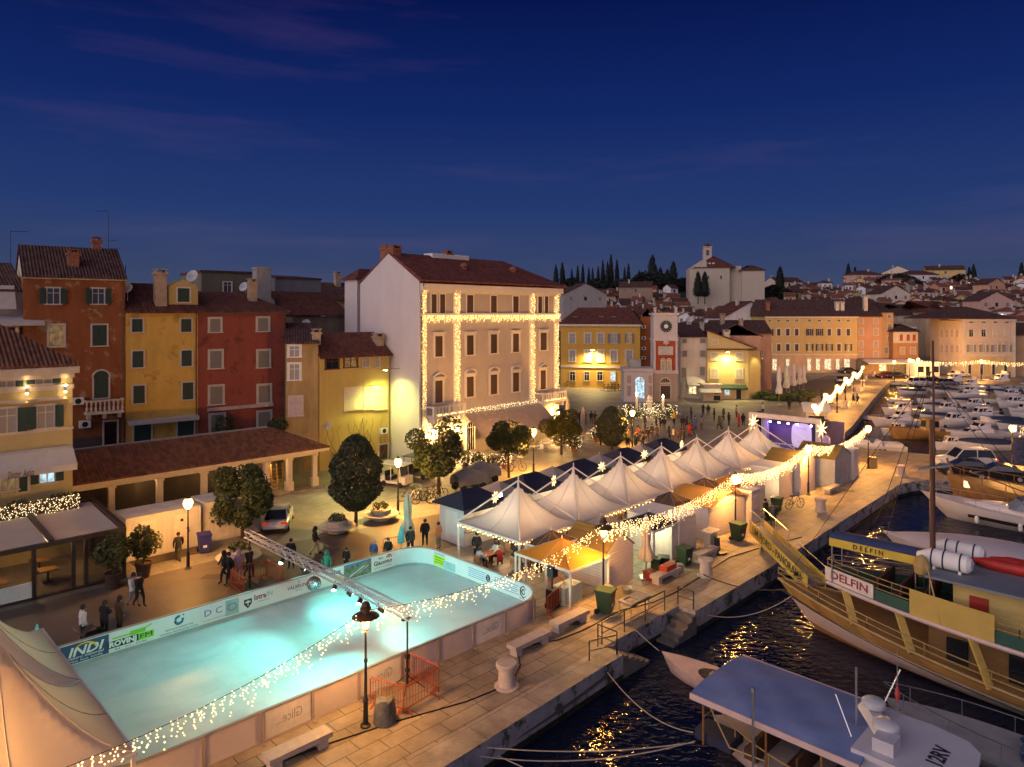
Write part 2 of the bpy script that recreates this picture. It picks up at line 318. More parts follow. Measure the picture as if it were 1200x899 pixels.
# ================= the setting
SKYD = V((-.62,-.72,.10)).normalized()
def make_world():
    w = D.worlds.new('World'); SC.world = w; w.use_nodes = True; t = w.node_tree; L = t.links.new; bg = t.nodes['Background']
    tc = nd(t,'ShaderNodeTexCoord'); sp = nd(t,'ShaderNodeSeparateXYZ'); L(tc.outputs['Generated'], sp.inputs[0])
    cr = nd(t,'ShaderNodeValToRGB'); e = cr.color_ramp.elements; e[0].position = 0; e[0].color = (.046,.057,.1,1); e[1].position = .5; e[1].color = (.0011,.0035,.037,1)
    for p, c in ((.06,(.03,.045,.108)),(.14,(.014,.033,.122)),(.27,(.0045,.016,.1)),(.40,(.0017,.0062,.06))): x = e.new(p); x.color = c+(1,)
    L(sp.outputs[2], cr.inputs[0])
    # thin high cloud streaks
    mp = nd(t,'ShaderNodeMapping'); mp.inputs['Scale'].default_value = (1.1,1.1,9); mp.inputs['Rotation'].default_value = (radians(-8),radians(13),.9); L(tc.outputs['Generated'], mp.inputs[0])
    no = nd(t,'ShaderNodeTexNoise'); no.inputs['Scale'].default_value = 1.6; no.inputs['Detail'].default_value = 6; no.inputs['Roughness'].default_value = .55; L(mp.outputs[0], no.inputs['Vector'])
    c2 = nd(t,'ShaderNodeValToRGB'); c2.color_ramp.elements[0].position = .53; c2.color_ramp.elements[1].position = .74; c2.color_ramp.elements[1].color = (.02,.009,.014,1); c2.color_ramp.elements[0].color = (0,0,0,1); L(no.outputs[0], c2.inputs[0])
    ad = nd(t,'ShaderNodeMixRGB', blend_type='ADD'); ad.inputs[0].default_value = 1; L(cr.outputs[0], ad.inputs[1]); L(c2.outputs[0], ad.inputs[2])
    # afterglow low in the west, behind the viewer
    dt = nd(t,'ShaderNodeVectorMath', operation='DOT_PRODUCT'); dt.inputs[1].default_value = SKYD; L(tc.outputs['Generated'], dt.inputs[0])
    gl = nd(t,'ShaderNodeValToRGB'); g = gl.color_ramp.elements; g[0].position = .05; g[0].color = (0,0,0,1); g[1].position = 1; g[1].color = (.98,.84,.84,1); x = g.new(.55); x.color = (.28,.235,.27,1)
    L(dt.outputs['Value'], gl.inputs[0])
    a2 = nd(t,'ShaderNodeMixRGB', blend_type='ADD'); a2.inputs[0].default_value = 1; L(ad.outputs[0], a2.inputs[1]); L(gl.outputs[0], a2.inputs[2])
    L(a2.outputs[0], bg.inputs[0]); bg.inputs[1].default_value = 1.0
make_world()
def smooth(t): t = max(0, min(1, t)); return t*t*(3-2*t)
def hill_z(x, y):
    h = 29.0*smooth((y-192)/215.0)
    h += 1.8*sin(x*.021+1)*smooth((y-230)/120)+1.2*sin(x*.05+y*.02)*smooth((y-230)/120)
    h -= 5*smooth((x-210)/90)*smooth((y-250)/100)
    return max(h, -.3 if y < 196 else 0)
PAVE = paving('square_paving', (.30,.27,.23), (.245,.22,.19), (.11,.1,.09), .95, .5, nscale=.22)
QUAYM = paving('quay_slabs', (.37,.31,.24), (.29,.245,.19), (.085,.07,.055), 1.35, .72, msize=.017, nscale=.5, bump=.6)
KERBM = paving('quay_edge_stone', (.43,.37,.31), (.37,.32,.27), (.12,.1,.09), 2.1, 1.2, msize=.012, nscale=.7, bump=.4)
ROADM = paving('road_paving', (.13,.105,.09), (.115,.092,.078), (.08,.066,.056), 2.6, 2.2, msize=.008, nscale=.28, bump=.35)
ASPH = mat('asphalt', (.06,.058,.056), .8, .25, .6, .3, 30)
WALLQ = mat('quay_wall_stone', (.29,.28,.31), .8, .3, .9, .6, 5, stain=((.05,.055,.04), 1.3, .52))
WEED = mat('wet_weed_stone', (.02,.022,.014), .5, .5, 2, .6, 9)
LAND = [(-90,18.0),(-20,17.9),(15,18.1),(25.4,18.5),(25.4,19.55),(31.6,19.55),(31.6,18.6),(40,18.7),(56,19.3),(64,19.6),(67.2,19.75),(69.4,19.3),(71.2,18.2),(71.9,16.6),(71.9,4),(71.9,-20),(71.9,-60),(84,-60),(84,10),(84,22),(82.6,27),(84,31.6),(97.4,34.2),(130,42.2),(168.4,51.2),(172,40),(176.4,28),(186,-10),(205,-120),(900,-500),(1500,1500),(-500,900),(-300,18)]
def flat(poly, z): return [(UV(u,v).x, UV(u,v).y) for u, v in poly]
b = MB(); pl = flat(LAND, 0); tri = tessellate_polygon([[V((p[0],p[1],0)) for p in pl]]); b.add([(p[0],p[1],0) for p in pl], [tuple(t) if (V(pl[t[1]])-V(pl[t[0]])).to_2d().cross((V(pl[t[2]])-V(pl[t[0]])).to_2d()) > 0 else tuple(t)[::-1] for t in tri])
ground_('pavement', b, PAVE)
qw = MB(); wd = MB()
for i in range(len(LAND)-6):
    a, c = UV(*LAND[i]), UV(*LAND[i+1]); qw.add([(a.x,a.y,-.85),(c.x,c.y,-.85),(c.x,c.y,0),(a.x,a.y,0)], [(0,1,2,3)])
    wd.add([(a.x,a.y,-3),(c.x,c.y,-3),(c.x,c.y,-.85),(a.x,a.y,-.85)], [(0,1,2,3)])
solo('quay_wall', qw, WALLQ, 'grey stone quay wall dropping from the promenade to the harbour water', 'quay wall', kind='structure')
ground_('quay_wall_base', wd, WEED)
def sheet(name, poly, z, m):
    b = MB(); pl = flat(poly, 0); tri = tessellate_polygon([[V((p[0],p[1],0)) for p in pl]])
    b.add([(p[0],p[1],z) for p in pl], [tuple(t) if (V(pl[t[1]])-V(pl[t[0]])).to_2d().cross((V(pl[t[2]])-V(pl[t[0]])).to_2d()) > 0 else tuple(t)[::-1] for t in tri]); return ground_(name, b, m)
sheet('quayside_paving', [(-90,19.2),(15,19.25),(25.3,19.6),(25.3,19.62),(31.7,19.62),(40,19.75),(56,20.3),(66,20.7),(69.7,20.3),(72,18.9),(72.9,16.8),(72.9,-20),(84,-20),(82.4,27),(83.8,31.7),(97.2,34.3),(130,42.3),(168.3,51.4),(166,56),(128,48),(96,40),(78,37),(66,31.5),(44,30.5),(5,34.4),(-90,34.4)], .004, QUAYM)
sheet('quay_edge_stones', [(-90,18.01),(-20,17.91),(15,18.11),(25.39,18.51),(25.39,19.58),(15,19.25),(-90,19.2)], .008, KERBM)
sheet('quay_edge_stones', [(31.61,18.61),(40,18.71),(56,19.31),(64,19.61),(67.2,19.76),(69.41,19.31),(71.21,18.21),(71.91,16.6),(71.91,-40),(72.9,-40),(72.9,16.8),(72,18.9),(69.7,20.3),(66,20.7),(56,20.35),(40,19.75),(31.61,19.65)], .008, KERBM)
sheet('road', [(-90,34.7),(36,34.7),(37.5,40.2),(33,41.2),(22,42.9),(12,43.1),(-90,43.4)], .004, ROADM)
sheet('road_beyond_basin', [(128,49),(166,57.5),(170,52.5),(173,40),(177.5,28.5),(187,-10),(206,-120),(216,-118),(197,-8),(186,35),(178,56),(172,66),(130,60)], .004, ROADM)
# stairs down to the water inside the recess of the quay
for u0, du, lab in ((25.4,1,'worn stone steps going down to the water beside the dinghy rope'),(31.6,-1,'worn stone steps going down to the water below the drying sink stand')):
    b = MB()
    for i in range(5): b.bx(min(i*.42*du,(i+1)*.42*du), max(i*.42*du,(i+1)*.42*du), -1.0, -.02, -1.7, -.2*(i+1)+.02)
    solo('water_steps', b, mat('shaded_step_stone',(.13,.12,.11),.8,.3,2,.3,9), lab, 'steps', UV(u0+.002*du,19.53), A45)  # stone colour darkened to stand for the shade in the recess
# water
def water_mat():
    m, t, b = base_mat('harbour_water'); L = t.links.new
    b.inputs['Base Color'].default_value = (.005,.009,.026,1); b.inputs['Roughness'].default_value = .07; b.inputs['IOR'].default_value = 1.33; b.inputs['Specular IOR Level'].default_value = .5
    tc = nd(t,'ShaderNodeTexCoord'); mp = nd(t,'ShaderNodeMapping'); mp.inputs['Rotation'].default_value = (0,0,.5); mp.inputs['Scale'].default_value = (1,1.7,1); L(tc.outputs['Object'], mp.inputs[0])
    n1 = nd(t,'ShaderNodeTexNoise'); n1.inputs['Scale'].default_value = 1.8; n1.inputs['Detail'].default_value = 2.5; n1.inputs['Roughness'].default_value = .45; n1.inputs['Distortion'].default_value = .6; L(mp.outputs[0], n1.inputs['Vector'])
    n2 = nd(t,'ShaderNodeTexNoise'); n2.inputs['Scale'].default_value = .35; n2.inputs['Detail'].default_value = 2; L(tc.outputs['Object'], n2.inputs['Vector'])
    ad = nd(t,'ShaderNodeMath', operation='MULTIPLY_ADD'); ad.inputs[1].default_value = 1.2; L(n2.outputs[0], ad.inputs[0]); L(n1.outputs[0], ad.inputs[2])
    bp = nd(t,'ShaderNodeBump'); bp.inputs['Strength'].default_value = .46; bp.inputs['Distance'].default_value = .2; L(ad.outputs[0], bp.inputs['Height']); L(bp.outputs[0], b.inputs['Normal'])
    return m
b = MB(); b.add([(-300,-80,-1.1),(900,-80,-1.1),(900,700,-1.1),(-300,700,-1.1)], [(0,1,2,3)]); ground_('water', b, water_mat())
# hill
HILLM = mat('hillside_scrub', (.035,.04,.025), .95, .5, .08, .4, 2)
b = MB(); NX, NY = 60, 50
b.grid(lambda s, t: V((-420+1420*s, 186+520*t, hill_z(-420+1420*s, 186+520*t)+.03)), NX, NY); ground_('hill', b, HILLM, True)
# terrace behind the long tiled market hall
b = MB(); b.prism(flat([(4,61.3),(33,60.6),(36,64.5),(36,80),(4,80)],0), 0, 2.35); ground_('upper_street', b, PAVE)
# ================= the near town
def corner(px, Y): return V(((px-600)/F*Y, Y, 0))
def bld(name, label, fac, w, zt, depth, wm, z0=0., cat='building', group=None, sides=True):
    r = thing(name, label, cat, (fac.o.x, fac.o.y, 0), fac.a, group)
    b = MB(); b.bx(0, w, 0, depth, z0, zt); part('wall', b, wm, r); return r
def wins(r, fac, rects, kind='closed', sm=GREEN, fm=STONE, pane=None, head=None, fw=.13, y=-.005):
    out = []
    for q in rects:
        x0, z1 = fac.at(q[0], q[2]); x1, _ = fac.at(q[1], q[2]); _, z0 = fac.at((q[0]+q[1])/2, q[3]); _, z1 = fac.at((q[0]+q[1])/2, q[2])
        out.append(window(r, x0, x1, z0, z1, kind, sm, fm, pane, y, head, fw))
    return out
a52 = radians(90-52)
XR, YR = (335-600)/F*70, 70.0; dd = V((cos(a52), sin(a52)))
def back(t): return V((XR-dd.x*t, YR-dd.y*t, 0))
# -- rust house
fo = Fac(back(21.4), a52); wo = 7.28; zo = 18.0
r = bld('rust_house', 'tall rust-orange house with peeling plaster, stone balcony and dark tiled roof', fo, wo, zo, 9, stucco('rust', (.25,.088,.034), .25, ((.36,.25,.15), .9, .545)))
b = MB(); gable_x(b, 0, wo, 0, 9, zo, 2.6, .35, .18); part('roof', b, TILED, r); b = MB(); b.bx(-.1,wo+.1,-.22,-.003,zo-.28,zo-.08); part('cornice', b, CREAM, r)
b = MB(); b.yprism([(0,zo),(4.5,zo+2.6),(9,zo)], .02, .2); part('gable', b, CREAM, r)
wins(r, fo, [(55,70,338,356),(108.5,122,338,356)], 'open', GREEN, STONE, GLASSB)
w = wins(r, fo, [(57,75,381,406)], 'glass', GREEN, STONE, LITD)[0]; w['label'] = 'lit window with a warm lamp behind the glass'
wins(r, fo, [(108,125,381,405)], 'closed')
wins(r, fo, [(109,128,434,466)], 'arch', GREEN, STONE, GREEN)
x0 = fo.x(98); x1 = fo.x(143); z0 = fo.z(120,481); b = MB(); b.bx(x0,x1,-1.0,-.003,z0-.2,z0); b.bx(x0,x1,-1.0,-.85,z0+.85,z0+1.0); b.bx(x0,x0+.13,-.85,-.003,z0+.85,z0+1); b.bx(x1-.13,x1,-.85,-.003,z0+.85,z0+1)
for i in range(9):
    x = x0+.12+(x1-x0-.24)*i/8; b.lathe([(.05,0),(.09,.15),(.1,.3),(.045,.5),(.08,.75),(.07,.85)], 8, (x,-.92,z0))
for x in (x0+.3,(x0+x1)/2,x1-.3): b.bx(x-.13,x+.13,-.8,-.003,z0-.6,z0-.2)
part('balcony', b, STONE, r)
z = fo.z(129,524); window(r, fo.x(122), fo.x(137), 2.36, fo.z(129,494), 'door', DWOOD, STONE, glassy('dark_doorway',(.02,.012,.012)))
b = MB(); b.bx(fo.x(86), fo.x(122), -.04, -.003, 2.3, fo.z(110,512)); part('plinth', b, mat('plinth_grey',(.08,.06,.06)), r)
chimney(r, fo.x(82)+.4, 1.6, zo+.4, fo.z(82,296)+.2, .8, CHIMR); chimney(r, fo.x(123), 4.6, zo+2, zo+3.6, .7, CHIMR)
ac = MB(); ac.bx(-.42,.42,-.34,0,0,.6); ac.lathe([(.24,0),(.24,.02)], 14, (0,0,0)); AC = ac.mesh('casing', WHITE)
def aircon(fac, px, py, lab, y=-.03, parent=None):
    x, z = fac.at(px, py); p = fac.o+fac.d*x-fac.n*(-y)
    r = thing('air_conditioner', lab, 'air conditioner', (p.x, p.y, z), fac.a, 'air conditioner units on facades')
    link('casing', AC, r)
    b = MB(); b.tube([(0,-.352,.3),(0,-.343,.3)], .23, 14); part('fan_grille', b, RUBBER, r); return r
aircon(fo, 91, 474, 'white air conditioner unit beside the stone balcony of the rust house'); aircon(fo, 99, 501, 'white air conditioner unit below the stone balcony of the rust house')
def aerial(x, y, z0, h, lab, arms):
    b = MB(); b.tube([(0,0,0),(0,0,h)], .03, 5)
    for (f, l, s) in arms:
        b.tube([(0,0,h*f),(l,0,h*f)], .02, 4)
        for k in range(1,6): b.tube([(l*k/6,-.16,h*f),(l*k/6,.16,h*f)], .01, 3)
    return solo('tv_aerial', b, BLACK, lab, 'aerial', (x,y,z0), 0)
p = P(127,292,63); aerial(p.x,p.y,20.4,3.6,'tall bent television aerial above the rust house chimney',[(1,-1,1),(.28,.8,1),(.08,1.0,1)])
p = P(12,320,58); aerial(p.x,p.y,17.5,4.2,'thin television aerial at the left end of the rust house',[(.98,1.5,1)])
p = P(147,330,66); aerial(p.x,p.y,17,2.4,'short television aerial above the yellow house roof',[(.3,-.5,1)])
# -- yellow house
fy = Fac(back(14.1), a52); wy = 5.92; zy = fy.z(190,364)
r = bld('yellow_house', 'narrow bright yellow house with dark green shutters and a dormer', fy, wy, zy, 9, stucco('yellow', (.6,.39,.09), .14, ((.4,.24,.06), .6, .55)))
b = MB(); gable_x(b, 0, wy, 0, 9, zy, 2.4, .45, .16); part('roof', b, TILE, r)
b = MB(); x0, x1 = fy.x(198)+.1, fy.x(230)+.3; zd = fy.z(210,357); b.xprism([(x0,zd),(x1,zd),(x1,zd+1.7),((x0+x1)/2,zd+2.3),(x0,zd+1.7)], .6, 4); d = part('dormer', b, stucco('dormer', (.42,.31,.12)), r)
window(r, x0+.75, x1-.75, zd+.25, zd+1.5, 'closed', GREEN, STONE, None, .59)
chimney(r, fy.x(186)+.3, .9, zy, fy.z(186,316)-.1, .95, CHIM)
YW = [(154.5,167,374,389),(212,224,374,389),(155,168,411.5,430.5),(212.5,224.5,411,429),(156,169.5,452,472.5),(213.5,226.5,449,468)]
wins(r, fy, YW, 'closed')
wins(r, fy, [(157,177,493,518),(208,227,488,511)], 'door', GREEN, STONE, GREEN)
b = MB(); z0 = fy.z(190,491); b.bx(.1,wy-.1,-.8,-.003,z0,z0+.12); b.bx(.1,wy-.1,-.85,-.7,z0-.25,z0); part('ledge', b, STONE, r)
def dish(px, py, Y, lab, r=.45, rz=.2):
    p = P(px,py,Y); o = thing('satellite_dish', lab, 'satellite dish', p, rz, 'satellite dishes on the roofs')
    m = dish_mb(r); k = part('reflector', m, mat('dish_grey',(.5,.5,.52)), o, True); k.rotation_euler = (radians(68),0,0)
    b = MB(); b.tube([(0,.1,0),(0,.12,-1.1)], .04, 6); part('mount', b, STEEL, o); return o
dish(149,338,62,'pale satellite dish at the eave between the rust and yellow houses',.5)
dish(227,325,67,'large pale satellite dish above the dormer of the yellow house',.62,-.2)
# -- red house
fr = Fac(back(8.2), a52); wr = 8.2; zr = fr.z(285,366)
r = bld('red_house', 'square brick-red house with pale window frames and grey shutters', fr, wr, zr, 9, stucco('red', (.27,.075,.052), .14, ((.16,.05,.04), .7, .54)))
b = MB(); hip(b, 0, wr, 0, 9, zr, 1.9, .35, .15, 3.2, left=False); part('roof', b, TILE, r); b = MB(); b.bx(-.02,wr+.15,-.3,-.003,zr-.18,zr-.02); part('gutter', b, mat('copper_gutter',(.12,.08,.06)), r)
wins(r, fr, [(246,258,374,389),(302,314,373,388),(246,259.5,411.5,431.5),(302.5,315,411,430.5),(246,260.5,453,473.5),(303,316,452,471.5),(247,262,486,508),(303,316,484,504)], 'closed', GREYSH, STONE, fw=.2)
b = MB(); x0, x1 = fr.x(243), fr.x(319); z0 = fr.z(280,479); b.bx(x0,x1,-.3,-.003,z0,z0+.3); b.bx(x0,x1,-.42,-.3,z0+.05,z0+.16); part('awning_box', b, mat('pinkish_metal',(.45,.36,.36)), r)
chimney(r, fr.x(305), 2.4, zr+.6, fr.z(305,328), .75, CHIM)
for q, w_, h_ in (('rust_house',wo,zo),('yellow_house',wy,zy),('red_house',wr,zr)):
    b = MB(); b.tube([(w_-.18,-.35,h_-.1),(w_-.18,-.1,h_-.7),(w_-.18,-.1,2.4)],.055,6); part('downpipe', b, mat('copper_gutter',(.12,.08,.06)), D.objects[q])
# -- roofs behind
f1 = Fac(corner(236,78), a52); r = bld('grey_house', 'flat-roofed grey house behind the red house roof', f1, f1.x(312), f1.z(270,320), 9, stucco('grey', (.17,.15,.11)))
b = MB(); b.bx(-.15,f1.x(312)+.15,-.15,9.1,f1.z(270,320),f1.z(270,320)+.22); part('roof', b, TILED, r); wins(r, f1, [(262,271,331,342)], 'glass', fm=CREAM, pane=GLASSB)
f1 = Fac(corner(301,77), a52); b = MB(); h = f1.z(312,315); b.bx(0,1.55,0,1.5,6,h-.05); b.bx(-.08,1.63,-.08,1.58,h-.05,h+.15); solo('concrete_shaft', b, CONC, 'tall square concrete chimney shaft behind the red house', 'chimney', (f1.o.x,f1.o.y,0), a52)
dish(287,337,77.3,'round satellite dish on the wall of the flat-roofed grey house',.55,-.3)
f1 = Fac(corner(322,82), A45); w1 = f1.x(376); r = bld('blue_grey_house', 'blue-grey gabled house with a dark roof behind the concrete shaft', f1, w1, f1.z(350,327), 6, stucco('bluegrey', (.2,.21,.23)))
b = MB(); shed(b, 0, w1, 0, 6, f1.z(350,327), f1.z(350,327)+.5, .2, .15); part('roof', b, TILED, r)
b = MB(); shed(b, -1, w1+.6, -5.5, -.1, f1.z(350,361)-.8, f1.z(350,341)-.3, .2, .14); part('lean_to_roof', b, TILE, r); b = MB(); b.bx(-.5,w1+.3,-5.2,-.003,0,f1.z(350,361)-1); part('lean_to_wall', b, stucco('lean', (.2,.16,.12)), r)
f1 = Fac(corner(372,100), A45*.8); w1 = f1.x(424); z1 = f1.z(395,351); r = bld('far_yellow_house', 'small yellow house with a long tiled roof beside the hotel gable', f1, w1, z1, 7, stucco('paleyellow', (.5,.36,.1)))
b = MB(); gable_x(b, 0, w1, 0, 7, z1, 2.4, .4); part('roof', b, TILED, r); chimney(r, w1*.62, 3, z1+1.6, z1+4, .8)
wins(r, f1, [(387.5,395,354,358.5),(404.5,412,354,358.5)], 'glass', fm=CREAM, pane=GLASS)
b = MB(); b.bx(0,w1,-3,-.01,0,f1.z(395,368)); part('lower_wall', b, stucco('bluegrey', (.2,.21,.23)), r)
f1 = Fac(corner(334.5,66.0), radians(17)); w1 = f1.x(373); z1 = f1.z(355,402); r = bld('ochre_house', 'narrow weathered ochre house with white lattice windows', f1, w1, z1, 7, stucco('ochre', (.36,.25,.11), .3, ((.22,.17,.1), .7, .6)))
b = MB(); shed(b, 0, w1, 0, 6, z1, z1+1.6, .25); part('roof', b, TILED, r); wins(r, f1, [(339,351,406,418),(339,351,427,445)], 'glass', WHITE, WHITE, CURT, fw=.2); wins(r, f1, [(339,354,465,487)], 'closed', mat('pink_shutter',(.5,.4,.4)), STONE)
chimney(r, f1.x(371), .8, z1-.2, f1.z(371,388), .8)
fl = Fac(corner(374.5,66.9), A45); w1 = fl.x(456); z1 = fl.z(415,415); r = bld('creeper_house', 'low yellow house overgrown with bare creepers under a floodlight', fl, w1, z1, 7, stucco('lemon', (.5,.38,.13), .14))
b = MB(); gable_x(b, 0, w1, 0, 6, z1, 1.9, .5); part('roof', b, TILE, r); chimney(r, w1-.5, 1.2, z1, fl.z(452,393), .85, CHIM)
wins(r, fl, [(382,396,420,432)], 'glass', GREEN, DWOOD, GLASS); wins(r, fl, [(403.5,418,419,430)], 'glass', GREEN, DWOOD, LITD); wins(r, fl, [(425,432,419,429.5),(439.5,444,418,430)], 'glass', WHITE, STONE, CURT)
wins(r, fl, [(404,423,455,480),(427,437,455,479),(440,452,455,479)], 'closed', mat('cream_shutter',(.6,.52,.4)), CREAM); wins(r, fl, [(444,454,521,538)], 'door', DWOOD, STONE, DWOOD)
aircon(fl, 448, 508, 'white air conditioner unit on the low yellow creeper house'); dish(383,499,67.5,'white satellite dish on the low yellow creeper house',.45,-.1)
b = MB(); rr = random.Random(3)
for k in range(26):
    x = rr.uniform(1.2, w1-.8); z = 0; pts = [(x,-.05,0)]
    for i in range(9): x += rr.uniform(-.35,.42); z += rr.uniform(.35,.65); pts.append((max(.2,min(w1-.1,x)), -.05-.03*(k%3), z))
    b.tube(pts[:rr.randint(6,10)], .02, 4)
solo('climbing_plant', b, mat('bare_creeper',(.2,.13,.06)), 'bare branching creeper climbing the low yellow house wall', 'climber', (fl.o.x,fl.o.y,0), A45)
dish(359,380,77,'small satellite dish on the dark roof behind the ochre house',.5,.1); dish(398,372,84,'pale satellite dish nearest the hotel gable, on the grey wall',.5,-.3); dish(410,383,83,'pale satellite dish lowest beside the hotel gable',.45,-.3)
f1 = Fac(corner(345,80), A45); b = MB(); shed(b, 0, 13, 0, 6, 11.2, 13.2, .2); r = thing('low_tiled_house', 'low house with a patchy dark tiled roof between the ochre house and hotel', 'building', f1.o, A45); part('roof', b, TILED, r); b = MB(); b.bx(.1,12.9,.1,5.9,0,11.1); part('wall', b, stucco('grey2', (.22,.19,.16)), r)
b = MB(); b.bar((2,-.5,13),(10,.2,11.5),.5,.12); part('white_coping', b, WHITE, r)
# -- cream restaurant house, far left
fc = Fac((corner(85,44.1)-V((cos(A45),sin(A45),0))*14), A45); wc = 14; zc = fc.z(60,430)
r = bld('cream_house', 'cream restaurant house with dark green shutters, cornice bands and lit lanterns', fc, wc, zc-.3, 6.5, stucco('cream', (.52,.42,.2), .08))
b = MB(); hip(b, 0, wc, 0, 8, zc, 2.9, .35, .16, 4.2); part('roof', b, TILEB, r)
b = MB(); b.bx(-.3,wc+.3,-.38,.5,zc-.42,zc-.02); b.bx(-.1,wc+.06,-.22,-.003,zc-.7,zc-.42)
for py, h, d in ((454,.28,.2),(503.5,.16,.1)): z = fc.z(60,py); b.bx(0,wc+.05,-d,-.003,z-h/2,z+h/2)
part('cornice', b, mat('cream_stone',(.58,.5,.4)), r)
wins(r, fc, [(41,60.5,441.5,449.5),(-2,17,443.5,453.5)], 'open', GREEN, CREAM, CURT, fw=.06)
wins(r, fc, [(43,63,475.5,501),(-3,19,479,507)], 'open', GREEN, CREAM, CURT)
wins(r, fc, [(46,64,550,565)], 'open', GREEN, CREAM, LITC); wins(r, fc, [(0,19,554,574)], 'glass', GREEN, CREAM, LITD); wins(r, fc, [(21,32,553,576)], 'door', GREEN, CREAM, GREEN)
for px, py in ((43,469),(9,472)): x, z = fc.at(px+10,py); b = MB(); b.bx(x-1.1,x+1.1,-.25,-.003,z,z+.16); part('lintel', b, mat('cream_stone',(.58,.5,.4)), r)
for i, (px, py, lab) in enumerate(((30.2,456,'small lit wall lantern on the first pilaster of the cream house'),(75,454,'small lit wall lantern near the corner of the cream house'))):
    x, z = fc.at(px,py); p = fc.o+fc.d*x-fc.n*.34; o = thing('wall_lantern', lab, 'wall lamp', (p.x,p.y,z), A45)
    b = MB(); b.lathe([(.05,-.22),(.09,-.18),(.09,.1),(.05,.14)], 8); part('lantern_body', b, STEEL, o); b = MB(); b.lathe([(.07,.141),(.06,.2)], 8); b.lathe([(.05,-.28),(.07,-.222)], 8); part('bulb', b, emis('lantern_glow',(1,.72,.35),60), o)
    lamp_('SPOT','lantern_beam', V((p.x,p.y,z-.4)), (1,.6,.2), 40, .04, V((p.x,p.y,z-6)), 60); lamp_('SPOT','lantern_beam', V((p.x,p.y,z+.35)), (1,.6,.25), 25, .04, V((p.x,p.y,z+6)), 70)
x0 = 0; x1 = fc.x(83); zt = fc.z(60,524); zb = fc.z(60,543)
b = MB(); b.yprism([(-.05,zt),(-.5,zt-.1),(-1.5,zb+.1),(-1.5,zb-.3),(-1.47,zb-.3),(-1.45,zb+.05),(-.5,zt-.2),(-.05,zt-.1)][::-1], x0, x1)
aw = solo('restaurant_awning', b, SHADEW, 'off-white fabric awning with script lettering across the cream house', 'awning', (fc.o.x,fc.o.y,0), A45)
text('Doctor  Antica', .62, DWOOD, aw, (fc.x(18),-1.51,zb-.12), shear=.3, w=fc.x(33)-fc.x(3))
# lights on the balcony rail
z = fc.z(50,590); b = MB(); b.bx(fc.x(-40),fc.x(85),-1.5,-.003,z-.35,z-.2); b.bx(fc.x(-40),fc.x(85),-1.5,-1.44,z+.5,z+.56)
for i in range(60): x = fc.x(-40)+(fc.x(85)-fc.x(-40))*i/59; b.bx(x-.02,x+.02,-1.49,-1.45,z-.2,z+.5)
part('balcony', b, mat('balcony_dark',(.1,.07,.05)), r)
def strands(name, lab, root_loc, rz, segs, bulb=BULB, group='strings of fairy lights', cat='fairy lights', r=.028, cable=None):
    """segs: list of lists of bulb points; every hanging strand is a mesh of its own"""
    o = thing(name, lab, cat, root_loc, rz, group)
    if cable: b = MB(); b.tube(cable, .012, 4); part('cable', b, WIRE, o)
    if len(segs) > 100:
        rest = segs[100:]; segs = segs[:100]; b = MB()
        for s in rest:
            for q in s: b.octa(q, r)
        k = part('light_strand', b, bulb, o); k['kind'] = 'stuff'
    for s in segs:
        b = MB()
        for q in s: b.octa(q, r*RND.uniform(.75,1.15))
        part('light_strand', b, bulb, o)
    return o
x0, x1 = fc.x(-40), fc.x(86); sg = []
for i in range(90):
    x = x0+(x1-x0)*(i+RND.random()*.6)/90; sg.append([(x+RND.uniform(-.06,.06), -1.55+RND.uniform(-.05,.03), z+.6-RND.random()*1.0) for k in range(5)])
strands('balcony_lights', 'dense curtain of warm fairy lights along the cream house balcony', (fc.o.x,fc.o.y,0), A45, sg, BULBW, r=.026)
def bush_mb(r, n=260, leaf=.06, sz=1.0, seed=1):
    rr = random.Random(seed); b = MB()
    for i in range(n):
        d = V((rr.gauss(0,1), rr.gauss(0,1), rr.gauss(0,1)))
        d.normalize(); d *= r*(.35+.65*rr.random()**.4)*(1+.25*sin(3*d.x+seed)*cos(4*d.y)); c = V((d.x, d.y, d.z*sz))
        a = V((rr.gauss(0,1), rr.gauss(0,1), rr.gauss(0,1))).normalized()*leaf; e = a.orthogonal().normalized()*leaf*.6
        b.add([c-a, c+e, c+a, c-e], [(0,1,2,3)])
    return b
LEAF = mat('dark_leaves', (.05,.065,.018), .6, .55, 2.5); LEAFY = mat('olive_leaves', (.075,.075,.018), .6, .5, 2.5); LEAFC = mat('cypress_leaves', (.012,.018,.012), .85, .5, 1.5)
for i, px in enumerate((12,22,60,70,80)):
    p = fc.o+fc.d*fc.x(px)-fc.n*1.1; o = thing('balcony_shrub', 'small round shrub on the fairy-lit balcony of the cream house', 'shrub', (p.x,p.y,z+.35), 0, 'shrubs on the fairy-lit balcony'); part('foliage', bush_mb(.36,200,.06,1,i), LEAF, o)
    b = MB(); b.lathe([(.16,-.55),(.22,-.2)], 8); part('pot', b, CHIMR, o)
